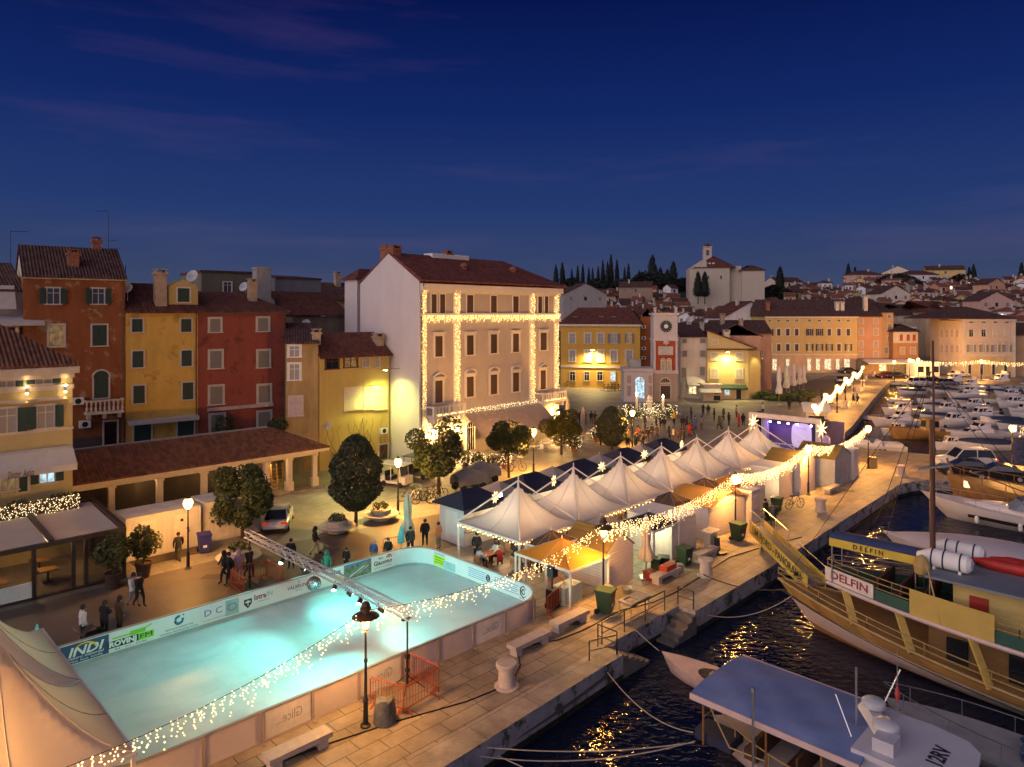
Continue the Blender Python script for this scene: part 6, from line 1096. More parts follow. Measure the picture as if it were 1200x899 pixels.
# local x runs from the left end (v=34.2) to the right (v=27.4) when facing -u: build in x along -v
sg.location = UV(68.9,34.2); W = 6.9; D_ = 2.6
b = MB(); b.bx(0,W,0,D_,.0,.8); part('platform', b, mat('stage_black',(.03,.03,.035),.6), sg)
b = MB(); b.bx(-.15,W+.15,-.06,.35,4.25,4.75); b.bx(-.15,.3,-.05,.35,0,4.25); b.bx(W-.25,W+.15,-.05,.35,0,4.25); part('frame', b, mat('stage_white',(.55,.48,.46),.6), sg)
b = MB(); b.bx(-.1,W+.1,.36,D_,4.3,4.4); b.bx(-.12,-.06,.36,D_,.8,4.6); part('side_canopy', b, mat('stage_black',(.03,.03,.035)), sg)
b = MB(); b.bx(0,W+1.5,D_-.1,D_,.8,4.3); part('backdrop', b, mat('stage_backdrop',(.11,.08,.12),.8,.2,2), sg)
b = MB(); b.bx(.7,1.3,1.0,1.5,.8,4.25); part('curtain', b, ribbed('stage_curtain',(.4,.36,.5),'X',.2,.1,.8,.05,.6,2), sg)
b = MB(); cx, cz = 4.85, 2.75; sq = lambda t,a,c: (abs(cos(t))**.55*(1 if cos(t)>=0 else -1)*a, abs(sin(t))**.55*(1 if sin(t)>=0 else -1)*c)
b.xprism([(cx+sq(2*pi*i/28,1.0,1.25)[0], cz+sq(2*pi*i/28,1.0,1.25)[1]) for i in range(28)],1.0,1.06); scn = part('logo_screen', b, emis('screen_lilac',(.72,.55,.95),.42,(.3,.26,.35)), sg)
inkp = emis('screen_ink',(.3,.22,.42),.6,(.2,.15,.3)); text('Rovinj',.5,inkp,scn,(cx,.985,cz+.75),shear=.2,w=1.1); text('Advent',.34,inkp,scn,(cx,.985,cz-.6),shear=.2,w=1.0); b = MB(); b.bar((cx-.55,.98,cz+.3),(cx-.1,.98,cz+.05),.22,.02); b.bar((cx-.1,.98,cz+.05),(cx+.35,.98,cz-.2),.16,.02); part('emblem', b, emis('screen_brown',(.5,.3,.3),.5), scn)
b = MB(); 
for z in (1.35,1.8): b.bx(1.4,W-.4,.3,.36,z,z+.06)
for x in (1.4,2.9,4.4,5.6): b.bx(x-.03,x+.03,.3,.36,.8,1.86)
part('stage_rail', b, WHITE, sg)
for i in range(5):
    x = 1.75+i*.93 if i<4 else 5.9; b = MB(); b.tube([(x,.9,4.0),(x,.78,3.9)],.14,10); k = part('stage_spot', b, BLACK, sg); b = MB(); b.ball((x,.77,3.87),.11,8); part('spot_lens', b, emis('stage_blue',(.22,.25,1),60), k)
Ts = M.Translation(sg.location) @ M.Rotation(A45-pi/2,4,'Z')
for x in (1.6,3.0): lamp_('SPOT','stage_spot_light',Ts @ V((x,.9,4.1)),(.42,.2,1),150,.1,Ts @ V((x,2.5,1.4)),100)
lamp_('SPOT','stage_spot_light',Ts @ V((3.2,1.2,4.1)),(.2,.22,1),250,.1,Ts @ V((3.0,.4,.5)),90)
o = thing('side_curtain','lilac-lit white curtain column at the right of the stage','curtain',UV(69.0,26.6),A45); b = MB(); b.lathe([(.42,0),(.4,1.4),(.36,3.0),(.05,3.3)],12); part('cloth', b, mat('lilac_lit_cloth',(.45,.36,.6),.8), o); lamp_('SPOT','curtain_light',UV(67.8,26.2,.3),(.55,.4,1),70,.05,UV(69,26.6,2.4),70)  # lilac of the stage light is put into the white cloth's colour
# ================= boats.  local frame: bow at +x end (x = L), stern at x = 0, y to port, z = 0 at the waterline
HULLW = mat('gelcoat',(.62,.58,.57),.35,.05,1.2); DECKW = mat('deck_gelcoat',(.55,.5,.5),.5,.08,2); BLUECOVER = mat('blue_cover',(.03,.04,.08),.8,.2,1); TEAK = mat('teak',(.28,.17,.08),.6,.25,2,streak=4)
PLANK = ribbed('hull_planks',(.33,.18,.06),'Z',.16,.18,.55,.015,.5,3)
def hull(L, B, zb, zs, fine=2.2, n=22, transom=.78, draft=.35, flare=.75, rake=.12, m=9):
    """rings of half-hull points from stern to bow; zb sheer at the bow, zs at the stern"""
    rings = []
    for i in range(n+1):
        t = i/n; w = B/2*(transom+(1-transom)*min(1,t/.35)) if t < .35 else B/2*(1-((t-.35)/.65)**fine)
        w = max(w,.015); zt = zs+(zb-zs)*t**2; xr = L*t; ring = []
        for k in range(m):
            q = k/(m-1); z = -draft+(zt+draft)*q; y = w*(flare+(1-flare)*q)*(1-(1-q)**3*.9) if q < .999 else w
            x = xr-rake*L*(1-q)*max(0,(t-.55)/.45)**2; ring.append(V((x,y,z)))
        rings.append(ring+[V((p.x,-p.y,p.z)) for p in ring[::-1]])
    return rings
def hull_mb(L, B, zb, zs, deck=.12, **k):
    R_ = hull(L,B,zb,zs,**k); b = MB(); b.loft(R_, 0, closed=False, caps=False); n = len(R_[0]); b.add(R_[0], [tuple(range(n))], 0)
    m = n//2; dv = []; 
    for r in R_: p = r[m-1]; dv.append(V((p.x,p.y-.03,p.z-deck))); dv.append(V((p.x,-p.y+.03,p.z-deck)))
    b.add(dv, [(2*i,2*i+2,2*i+3,2*i+1) for i in range(len(R_)-1)], 1); return b, [r[m-1] for r in R_]
def rail_line(b, pts, dz, r=.02, sides=(1,-1), st=3):
    for s in sides:
        q = [V((p.x,p.y*s*.96,p.z+dz)) for p in pts]; b.tube(q, r, 5)
        for i in range(0,len(pts),st): b.tube([V((pts[i].x,pts[i].y*s*.96,pts[i].z)),q[i]], r*.8, 4)
def cabin(b, x0, x1, w0, w1, z0, z1, rk=.5, mi=0):   # tapered box with a raked front (towards +x)
    b.add([(x0,-w0/2,z0),(x1,-w1/2,z0),(x1,w1/2,z0),(x0,w0/2,z0),(x0+.05,-w0*.44,z1),(x1-rk,-w1*.42,z1),(x1-rk,w1*.42,z1),(x0+.05,w0*.44,z1)],
          [(3,2,1,0),(4,5,6,7),(0,1,5,4),(1,2,6,5),(2,3,7,6),(3,0,4,7)], mi)
def cabwin(b, x0, x1, w0, w1, z0, z1, rk, n=3):
    # glass strips 1 cm proud of the cabin sides and raked front
    for s in (-1,1):
        for i in range(n):
            def at(t,q): return V((x0+(x1-x0)*t-rk*q*t*.9, s*((w0+(w1-w0)*t)/2*(1-.14*q)+.012), z0+(z1-z0)*q))
            a, c = .08+.86*i/n, .08+.86*(i+.85)/n; f = [at(a,.45),at(c,.45),at(c,.88),at(a,.88)]; b.add(f, [(0,1,2,3) if s < 0 else (3,2,1,0)])
    f = [(x1-rk*.45+.015,-w1*.40,z0+(z1-z0)*.45),(x1-rk*.45+.015,w1*.40,z0+(z1-z0)*.45),(x1-rk*.9+.015,w1*.37,z0+(z1-z0)*.9),(x1-rk*.9+.015,-w1*.37,z0+(z1-z0)*.9)]; b.add(f,[(0,1,2,3)])
# -- five kinds of small marina boat, then copied
def proto(kind):
    o = link('small_boat', None)
    if kind == 'cabin': L, B = 6.2, 2.2; b, sh = hull_mb(L,B,1.25,.85); part('hull', b, [HULLW,DECKW], o); b = MB(); cabin(b,1.6,4.2,1.5,1.2,.75,1.95,.6); b.bx(1.5,3.2,-.78,.78,1.95,2.02); part('cabin', b, HULLW, o); b = MB(); cabwin(b,1.6,4.2,1.5,1.2,.75,1.95,.6); part('cabin_glass', b, GLASS, o); b = MB(); b.bx(-.35,.05,-.2,.2,-.2,.95); b.bx(-.4,.1,-.17,.17,.95,1.25); part('outboard_motor', b, RUBBER, o); b = MB(); rail_line(b,sh[13:],.4,.02); part('bow_rail', b, STEEL, o)
    elif kind == 'cruiser':
        L, B = 9.0, 2.9; b, sh = hull_mb(L,B,1.6,1.15); part('hull', b, [HULLW,DECKW], o); b = MB(); cabin(b,1.8,6.6,2.2,1.6,1.05,1.75,1.6); cabin(b,2.2,4.6,1.9,1.7,1.7,2.7,.9); b.bx(1.7,4.0,-1.0,1.0,2.7,2.8); part('cabin', b, HULLW, o); b = MB(); cabwin(b,1.8,6.6,2.2,1.6,1.05,1.75,1.6,4); cabwin(b,2.2,4.6,1.9,1.7,1.7,2.7,.9,2); part('cabin_glass', b, GLASS, o); b = MB(); rail_line(b,sh[11:],.5,.02); part('bow_rail', b, STEEL, o)
        b = MB(); b.add([(1.9,-1,2.8),(2.3,-.9,3.5),(2.6,-.9,3.5),(2.5,-1,2.8),(1.9,1,2.8),(2.3,.9,3.5),(2.6,.9,3.5),(2.5,1,2.8)],[(0,1,2,3)[::-1],(4,5,6,7),(1,5,6,2),(0,4,5,1)[::-1],(3,2,6,7)]); part('radar_arch', b, HULLW, o)
    elif kind == 'open': L, B = 5.0, 1.9; b, sh = hull_mb(L,B,.95,.6,deck=.3); part('hull', b, [HULLW,DECKW], o); b = MB(); b.bx(1.2,1.5,-.8,.8,.35,.6); b.bx(2.5,2.8,-.75,.75,.4,.65); part('thwart', b, TEAK, o); b = MB(); b.bx(1.9,2.3,-.3,.3,.3,1.15); part('console', b, HULLW, o); b = MB(); b.bx(-.3,.05,-.18,.18,-.2,1.1); part('outboard_motor', b, RUBBER, o)
    elif kind == 'covered':
        L, B = 5.6, 2.1; b, sh = hull_mb(L,B,1.05,.75); part('hull', b, [HULLW,DECKW], o); b = MB(); R_ = []
        for p in sh[1:]: R_.append([V((p.x,p.y*cos(a)*1.03,p.z-.05+.5*sin(a)*(p.y/(B/2))**.6)) for a in [pi*i/8 for i in range(9)]])
        b.loft(R_,0,closed=False,caps=False); b.add(R_[0],[tuple(range(9))]); part('boat_cover', b, BLUECOVER, o, True); b = MB(); b.bx(-.3,.05,-.18,.18,-.2,1.0); part('outboard_motor', b, RUBBER, o)
    elif kind == 'wooden':
        L, B = 7.0, 2.4; b, sh = hull_mb(L,B,1.5,.9,fine=2.6,deck=.3); part('hull', b, [PLANK,TEAK], o); b = MB(); cabin(b,1.4,3.0,1.3,1.2,.6,2.2,.15); b.bx(1.2,3.05,-.75,.75,2.2,2.28); part('cabin', b, mat('ochre_ply',(.4,.26,.09),.6), o); b = MB(); cabwin(b,1.4,3.0,1.3,1.2,.6,2.2,.15,1); part('cabin_glass', b, GLASS, o); b = MB(); b.tube([(4.2,0,.6),(4.2,0,4.6)],.05,6); part('mast', b, WOOD, o)
    elif kind == 'sail':
        L, B = 7.6, 2.4; b, sh = hull_mb(L,B,1.15,.9); part('hull', b, [HULLW,DECKW], o); b = MB(); cabin(b,1.9,5.4,1.5,1.0,.85,1.4,.7); part('cabin', b, HULLW, o); b = MB(); cabwin(b,1.9,5.4,1.5,1.0,.85,1.4,.7,3); part('cabin_glass', b, GLASS, o); b = MB(); b.tube([(4.2,0,1.3),(4.2,0,8.6)],.05,6); b.tube([(4.2,0,2.1),(.6,0,2.0)],.05,6); part('mast', b, ALU, o); b = MB(); b.lathe([(.08,0),(.14,.6),(.13,2.6),(.07,3.4)],8); k = part('furled_sail', b, BLUECOVER, o); k.rotation_euler = (0,-pi/2,0); k.location = (4.1,0,2.22)
    return o
KIND = {'cabin':'small white cabin boat','cruiser':'white cabin cruiser','open':'small open motor boat','covered':'boat under a dark blue cover','wooden':'wooden boat with an ochre cabin','sail':'white sailing boat with a furled sail'}
PROT = {}
def moor(kind, px, py, lenpx, lab, a=None, flip=False):
    """px,py: the waterline at the middle of the boat"""
    p = G(px,py,-1.1); L = {'cabin':6.2,'cruiser':9.0,'open':5.0,'covered':5.6,'wooden':7.0,'sail':7.6}[kind]; s = .92*lenpx*p.y/F/L; a = a if a is not None else pi+RND.uniform(-.09,.09)
    if kind not in PROT: o = PROT[kind] = proto(kind)
    else: o = dup(PROT[kind])
    d = V((cos(a),sin(a),0)); o.location = V((p.x,p.y,-1.1))-d*L*s/2; o.rotation_euler = (0,0,a); o.scale = (s,s,min(1.25,max(.8,s))); tag(o, '%s %s' % (KIND[kind], lab), 'boat', 'boats moored in the harbour basin')
ORDR = ('back','second','third','fourth','fifth','sixth','seventh','eighth','ninth'); mr_ = random.Random(4)
for i, py in enumerate((452.5,457,461.8,467,472.6,478.7,485.2,492,499)):
    px = 1044-.74*(py-446)+22+mr_.uniform(0,6)
    while px < 1212:
        kd = mr_.choice(['cabin','cabin','open','covered','cruiser','open','sail' if i%3==1 else 'cabin','covered']); ln = {'cabin':6,'cruiser':8.4,'open':4.8,'covered':5.6,'sail':7.4}[kd]*mr_.uniform(.9,1.1)*(py-HZ)/16.1
        if mr_.random() < .9: moor(kd, px+ln/2-10, py+mr_.uniform(-1,1), ln, 'in the %s row of the basin' % ORDR[i])
        px += ln*1.08+mr_.uniform(0,5)
for q in (('covered',1190,503,50,'at the right edge in the sixth row'),
  ('cabin',1050,510,40,'moored at the pontoon left of the ochre cabin boat'),('wooden',1076,514,80,'with a boxy plywood cabin left of the mast'),('cruiser',1140,515,74,'with a curved hardtop right of the mast'),('open',1185,512,46,'low beside the garland lamp'),('covered',1150,527,66,'under a grey awning behind the pier cars'),('cabin',1112,527,40,'half hidden behind the white pier car'),('open',1092,506,34,'tucked under the long mast')):
    moor(*q)
b = MB(); p0, p1 = G(1011,489,-.8), G(1068,496,-.8); b.bar(p0,p1,1.6,.3); b.bar(p0+V((0,0,.2)),p1+V((0,0,.2)),1.7,.06); solo('pontoon', b, mat('pontoon_grey',(.4,.33,.32)), 'long pale floating pontoon reaching out from the inner quay', 'pontoon')
# -- striped speedboat by the pier
o = thing('speedboat','long white speedboat with three dark stripes lying along the pier','boat',G(1073,537,-1.1)+V((0,2.2,0)),pi-.16); b, sh = hull_mb(8.6,2.5,1.35,.95,fine=2.0,rake=.2); part('hull', b, [HULLW,DECKW], o); b = MB(); cabin(b,2.6,6.4,1.7,.8,1.0,1.55,1.8); b.bx(.4,2.4,-.9,.9,.9,1.25); part('cabin', b, HULLW, o); b = MB(); b.add([(3.6,-.9,1.3),(4.6,0,1.35),(3.6,.9,1.3),(3.3,-.8,1.9),(4.1,0,1.95),(3.3,.8,1.9)],[(0,1,4,3),(1,2,5,4)]); part('windscreen', b, GLASSB, o)
b = MB()
for i in range(3): b.add([(2.2+.5*i,s*(1.2),.25+.0*i) if k==0 else ((2.45+.5*i,s*1.2,.25) if k==1 else ((2.65+.5*i,s*1.27,.72) if k==2 else (2.4+.5*i,s*1.27,.72))) for s in (1,) for k in range(4)],[(0,1,2,3)])
part('hull_stripes', b, BLACK, o); b = MB(); b.bx(-.4,.05,-.25,.25,-.2,1.35); part('outboard_motor', b, RUBBER, o)
# -- motor yacht
p = UV(63.7,5.9,-1.1); o = thing('motor_yacht','sleek white open motor yacht moored bow to the quay','yacht',p,A45+pi/2); L,B = 11.2,3.3
b, sh = hull_mb(L,B,1.75,1.15,fine=2.3,rake=.2,deck=.1); part('hull', b, [HULLW,DECKW], o, True); b = MB(); cabin(b,3.2,9.4,2.2,.9,1.2,1.75,2.6); part('coachroof', b, HULLW, o); b = MB()
for s in (1,-1): b.add([(2.2,s*1.50,.42),(7.6,s*1.42,.62),(7.6,s*1.49,.86),(2.2,s*1.575,.72)],[(0,1,2,3) if s>0 else (3,2,1,0)])
part('hull_window', b, BLACK, o); b = MB(); N = 8
for i in range(N):
    a0, a1 = -pi/2+pi*i/N, -pi/2+pi*(i+1)/N; b.add([(4.2+1.3*cos(a0),1.25*sin(a0),1.6),(4.2+1.3*cos(a1),1.25*sin(a1),1.6),(3.8+1.0*cos(a1),1.05*sin(a1),2.35),(3.8+1.0*cos(a0),1.05*sin(a0),2.35)],[(0,1,2,3)])
part('windscreen', b, glassy('ws_glass',(.16,.2,.26),.1), o); b = MB(); b.bx(1.0,3.6,-1.0,1.0,1.18,1.35); b.bx(1.0,1.6,-1.0,1.0,1.35,1.7); b.bx(2.6,3.2,-.9,-.2,1.35,1.9); b.bx(2.6,3.2,.2,.9,1.35,1.9); part('cockpit_seat', b, mat('grey_vinyl',(.3,.32,.36),.6), o); b = MB(); b.add([(-.9,-1.3,.2),(.05,-1.35,.25),(.05,1.35,.25),(-.9,1.3,.2),(-.9,-1.3,.35),(.05,-1.35,.4),(.05,1.35,.4),(-.9,1.3,.35)],[(3,2,1,0),(4,5,6,7),(0,1,5,4),(1,2,6,5),(2,3,7,6),(3,0,4,7)]); part('swim_platform', b, DECKW, o)
b = MB(); rail_line(b,sh[11:],.55,.02); part('bow_rail', b, STEEL, o)
for i,x in enumerate((1.4,4.3,7.0)): b = MB(); b.lathe([(.03,-.3),(.14,-.2),(.14,.2),(.03,.3)],8,(x,1.66-.05*i,.55)); part('fender', b, WHITE, o)
# -- long boat under a white cover
p = UV(51.8,3.0,-1.1); o = thing('covered_boat','long boat wrapped in a smooth pale grey-lilac cover','boat',p,A45+pi/2); b, sh = hull_mb(13.2,4.0,1.3,1.0,fine=2.2); part('hull', b, [HULLW,DECKW], o); b = MB(); R_ = []
for i,pp in enumerate(sh[1:]): t = (i+1)/22; R_.append([V((pp.x,pp.y*1.03*cos(a),pp.z-.12+(.45+.7*sin(pi*min(1,t*1.05))**.7)*sin(a)*(pp.y/2.0)**.5)) for a in [pi*k/12 for k in range(13)]])
b.loft(R_,0,closed=False,caps=False); part('boat_cover', b, mat('lilac_cover',(.42,.39,.43),.75,.06,1,.12,14), o, True)
# -- wooden fishing boat at the pier
p = UV(69.4,4.2,-1.1); o = thing('fishing_boat','brown wooden fishing boat with a red waterline band beside the pier cars','boat',p,A45+pi/2); b, sh = hull_mb(12.4,3.8,2.3,1.5,fine=2.6,deck=.5,rake=.06); part('hull', b, [PLANK,DWOOD], o); b = MB(); R_ = hull(12.4,3.84,.45,.35,fine=2.6,rake=.06); b.loft(R_,0,closed=False,caps=False); part('waterline_band', b, mat('boat_red',(.25,.02,.015),.5), o); b = MB(); rail_line(b,sh[2:],.75,.035,st=3); b.tube([(12.0,0,2.2),(12.4,0,3.6)],.1,6); part('bulwark_rail', b, WOOD, o); b = MB(); cabin(b,2.0,4.6,2.2,2.0,1.2,3.2,.15); part('cabin', b, DWOOD, o); b = MB(); b.bx(1.6,5.2,-1.5,1.5,3.2,3.3); part('cabin_roof', b, mat('blue_roof',(.12,.15,.24),.6), o); b = MB(); b.box((10.6,.6,1.75),(.7,.5,.5)); part('lit_crate', b, emis('crate_glow',(1,.65,.2),2.5), o); b = MB(); b.bar((6,.9,1.6),(9,2.2,2.8),.18,.1); part('gangplank', b, WOOD, o)
# -- excursion boat
du = 36.4; p = UV(du,-8.5,-1.1); DF = thing('excursion_boat','wooden two-deck excursion boat with yellow canvas and a tall mast','boat',p,A45+pi/2); L, B = 25.0, 6.0
R_ = hull(L,B,2.05,.55,fine=2.7,transom=.85,rake=.10,n=30,draft=.6,flare=.82); b = MB()
lo = [[q for q in r[:5]] for r in R_]
def strip(b, R_, ks, off, mi=0):
    for s in (0,1):
        rr_ = []
        for r in R_:
            row = [r[k] for k in ks]; row = [V((q.x+.0,(q.y+off)*(1 if s==0 else -1),q.z)) for q in row]; rr_.append(row if s==0 else row[::-1])
        b.loft(rr_,mi,closed=False,caps=False)
b.loft(R_,0,closed=False,caps=False); b.add(R_[0],[tuple(range(len(R_[0])))]); part('hull', b, PLANK, DF, True)
b = MB(); strip(b,R_,(3,4,5,6),.05); part('lower_band', b, mat('pinkish_white',(.55,.42,.4),.5,.12,1.5), DF, True)
sh = [r[8] for r in R_]; b = MB(); dv = []
for q in sh: dv += [V((q.x,q.y-.05,q.z-.55)),V((q.x,-q.y+.05,q.z-.55))]
b.add(dv,[(2*i,2*i+2,2*i+3,2*i+1) for i in range(len(sh)-1)]); part('main_deck', b, mat('green_deck',(.03,.07,.05),.7), DF)
b = MB()
for s in (1,-1): b.tube([V((q.x,q.y*s,q.z+.02)) for q in sh],.07,6)
for dz in (.3,.58): rail_line(b,sh[3:],dz,.028,st=3)
part('bulwark_rail', b, mat('ochre_rail',(.34,.23,.09),.5), DF)
UZ = 2.8; USH = [V((q.x*.985-1.5,q.y*.97+.02,UZ)) for q in sh[1:-1]]; n_ = len(USH); b = MB()
b.prism([(q.x,q.y) for q in USH]+[(q.x,-q.y) for q in USH[::-1]],UZ-.14,UZ); part('upper_deck', b, mat('upper_deck_green',(.04,.1,.075),.6), DF)
b = MB()
for s in (1,-1): b.tube([V((q.x,q.y*s+.03*s,UZ-.1)) for q in USH],.1,6)
part('deck_edge', b, mat('pinkish_white',(.55,.42,.4)), DF); b = MB()
for s in (1,-1):
    for i in range(n_-1):
        q, w_ = USH[i], USH[i+1]; b.add([(q.x,q.y*s,UZ+.02),(w_.x,w_.y*s,UZ+.02),(w_.x,w_.y*s,UZ+.5),(q.x,q.y*s,UZ+.5)],[(0,1,2,3) if s<0 else (3,2,1,0)])
q = USH[-1]; b.add([(q.x,q.y,UZ+.02),(q.x,-q.y,UZ+.02),(q.x,-q.y,UZ+.5),(q.x,q.y,UZ+.5)],[(0,1,2,3)]); part('dodger', b, mat('green_dodger',(.025,.075,.06),.6,.2,2), DF)
b = MB()
for dz in (.55,.8,1.05): rail_line(b,USH,dz,.024,st=2)
q = USH[-1]; b.tube([(q.x,q.y,UZ+1.05),(q.x,-q.y,UZ+1.05)],.024,5); part('upper_rail', b, mat('ochre_rail',(.34,.23,.09)), DF)
# sloping yellow pillars between the decks
for s in (1,-1):
    for x in (20.6,18.0,15.0,11.8,8.6,5.4): 
        i = min(range(len(sh)),key=lambda k:abs(sh[k].x-x)); q = sh[i]; q2 = min(USH,key=lambda k:abs(k.x-x-.75)); b = MB(); b.bar((x,q.y*s,q.z-.1),(x+.75,q2.y*s,UZ-.1),.34,.1); part('pillar', b, mat('yellow_post',(.5,.33,.08),.6), DF)
# yellow canvas on the upper rail, midships
for s in (1,-1):
    b = MB(); q = [k for k in USH if 14.3 < k.x < 18.6]; 
    for i in range(len(q)-1): b.add([(q[i].x,(q[i].y+.05)*s,UZ-.05),(q[i+1].x,(q[i+1].y+.05)*s,UZ-.05),(q[i+1].x,(q[i+1].y+.05)*s,UZ+1.12),(q[i].x,(q[i].y+.05)*s,UZ+1.12)],[(0,1,2,3) if s<0 else (3,2,1,0)])
    part('yellow_canvas', b, mat('yellow_canvas',(.46,.32,.08),.85,.1,1,.15,14), DF)
# name board on the upper bow
q0, q1 = USH[-1], USH[-4]; dv_ = V((q1.x-q0.x,q1.y-q0.y,0)); bl = dv_.length; ang = atan2(dv_.y,dv_.x)
bm_ = MB(); bm_.bx(-.1,bl,.0,.04,.02,.68); nb = part('name_board', bm_, mat('board_cream',(.6,.52,.48),.6), DF); nb.location = (q0.x+.02,q0.y+.06,UZ); nb.rotation_euler = (0,0,ang)
text('DELFIN',.52,REDI,nb,(bl*.5,-.012,.36),w=bl*.8,bold=.012)
# main deck house, upper cabin
b = MB(); b.bx(4.5,17.5,-1.7,1.7,.4,UZ-.16); part('deck_house', b, mat('brown_panel',(.16,.085,.03),.5,.25,2,streak=5), DF)
for x,w_,m_ in ((16.4,.8,GLASS),(14.2,.75,GLASS),(12.6,1.5,CURT),(10.2,1.6,CURT),(7.6,.9,GLASS),(5.9,.9,GLASS)):
    b = MB(); b.bx(x-w_/2,x+w_/2,-1.76,1.76,.75 if m_==GLASS else 1.3,2.2); part('house_window', b, m_, DF)
CZ = UZ+1.8; b = MB(); b.bx(10.5,16.6,-1.55,1.55,UZ,CZ); part('upper_cabin', b, mat('yellow_cabin',(.42,.32,.11),.6,.12,1), DF); b = MB(); b.bx(10.0,17.6,-2.0,2.0,CZ,CZ+.1); part('cabin_roof', b, mat('grey_blue_roof',(.17,.19,.22),.6,.15,1), DF)
b = MB(); b.bx(15.3,16.0,1.552,1.58,CZ-1.1,CZ-.45); part('red_shutter', b, mat('boat_red',(.25,.02,.015)), DF); b = MB(); b.bx(12.7,14.0,1.552,1.6,UZ+.1,CZ-.2); part('cabin_door', b, WOOD, DF); b = MB(); b.bx(10.9,12.4,1.552,1.6,UZ+.1,CZ-.15); part('cabin_door', b, GLASS, DF)
for x,y in ((10.2,1.9),(10.2,-1.9),(17.4,1.9),(17.4,-1.9)): b = MB(); b.tube([(x,y,UZ),(x,y,CZ)],.03,6); part('roof_post', b, STEEL, DF)
# forward canopy with the name
KZ = 5.0; b = MB(); b.grid(lambda s,t: V((18.2+3.9*s,-.7+1.4*t,KZ+.18*sin(pi*t))),6,8); part('canopy', b, mat('blue_canvas',(.05,.07,.16),.8,.15,1), DF)
for s in (1,-1):
    b = MB(); b.bx(18.2,22.1,s*.73-.02,s*.73+.02,KZ-.36,KZ+.02); c = part('canopy_banner', b, mat('banner_yellow',(.55,.4,.05),.7), DF)
    text('D E L F I N',.3,BLACK,c,(20.3,s*.76,KZ-.18),rz=pi if s>0 else 0,w=1.35,bold=.01)
for x in (18.3,22.0):
    for y in (-.65,.65): b = MB(); b.tube([(x,y,UZ),(x,y,KZ)],.03,6); part('roof_post', b, STEEL, DF)
for i in range(3):
    b = MB(); x = 17.7+1.0*i; b.bx(x,x+.5,-1.2,1.2,UZ+.4,UZ+.5); b.bx(x,x+.08,-1.2,1.2,UZ+.5,UZ+.95)
    for y in (-1.1,1.1): b.bx(x+.05,x+.4,y-.05,y+.05,UZ,UZ+.4)
    part('bench', b, DWOOD, DF)
b = MB(); b.tube([(17.75,0,.6),(17.8,0,11.2)],[.13,.11],10); b.tube([(17.68,.1,9.5),(17.75,.08,14.8)],.05,6); part('mast', b, mat('mast_brown',(.09,.035,.025),.5), DF)
b = MB()
for x,y,z in ((20.5,1.6,UZ+1),(20.5,-1.6,UZ+1),(11,2.3,UZ+1),(11,-2.3,UZ+1),(24.2,0,UZ)): b.tube([(17.84,0,13.4),(x,y,z)],.014,4)
part('rigging', b, WIRE, DF); b = MB(); b.bar((18.3,.15,8.9),(17.0,-.15,9.25),.28,.07); part('spreader', b, mat('grey_blue_roof',(.17,.19,.22)), DF)
b = MB(); b.tube([(16.9,2.2,UZ),(17.5,2.0,UZ+2.4)],.03,5); b.lathe([(.02,0),(.3,.2),(.34,.5),(.2,.9),(.05,1)],10,(17.9,1.2,UZ+1.5)); part('rope_bundle', b, mat('ochre_rope',(.4,.27,.1)), DF)
# life rafts and kayaks lie on the roof: things of their own
T_ = M.Translation(DF.location) @ M.Rotation(A45+pi/2,4,'Z')
def on_df(x,y,z): return T_ @ V((x,y,z))
for i,(x,y,lab) in enumerate(((17.1,.6,'white life raft canister on the cabin roof, nearest the camera'),(17.0,-1.3,'white life raft canister on the cabin roof behind the first'))):
    o = thing('life_raft',lab,'life raft',on_df(x,y,CZ+.1),A45+pi/2,'life rafts on the boat roof'); b = MB(); b.tube([(-1.0,0,.42),(-.85,0,.42),(.6,0,.42),(1.15,0,.42)],[.25,.4,.4,.12],14); b.box((-.6,0,.06),(.1,.7,.12)); b.box((.4,0,.06),(.1,.7,.12)); part('canister', b, WHITE, o, True); b = MB()
    for q in (-.6,.05,.5): b.tube([(q-.03,0,.42),(q+.03,0,.42)],.415,14)
    part('strap', b, NAVY, o)
for i,(x,y,a,lab) in enumerate(((14.6,-.9,.05,'red kayak lying on the boat roof, front one'),(14.0,-1.5,-.05,'dark red kayak lying on the boat roof behind the front one'),(12.0,-1.2,.02,'red raft tube at the after end of the boat roof'))):
    b = MB(); b.tube([(-1.9,0,.25),(-1.2,0,.22),(0,0,.2),(1.2,0,.22),(1.9,0,.27)],[.05,.26,.3,.26,.05],10); solo('kayak', b, mat('kayak_red',(.38,.02,.015),.4,.15,2), lab, 'kayak', on_df(x,y,CZ+.12), A45+pi/2+a, 'kayaks on the boat roof', smooth=True)
for i,(x,y) in enumerate(((7.2,3.35),(5.6,3.38))):
    o = solo('fender', MB().ball((0,0,0),.42,12), mat('fender_grey',(.36,.33,.33),.5), 'round grey buoy fender on the side of the excursion boat, %s'%('forward one' if i==0 else 'after one'), 'fender', on_df(x,y,.75), 0, 'buoy fenders', smooth=True)
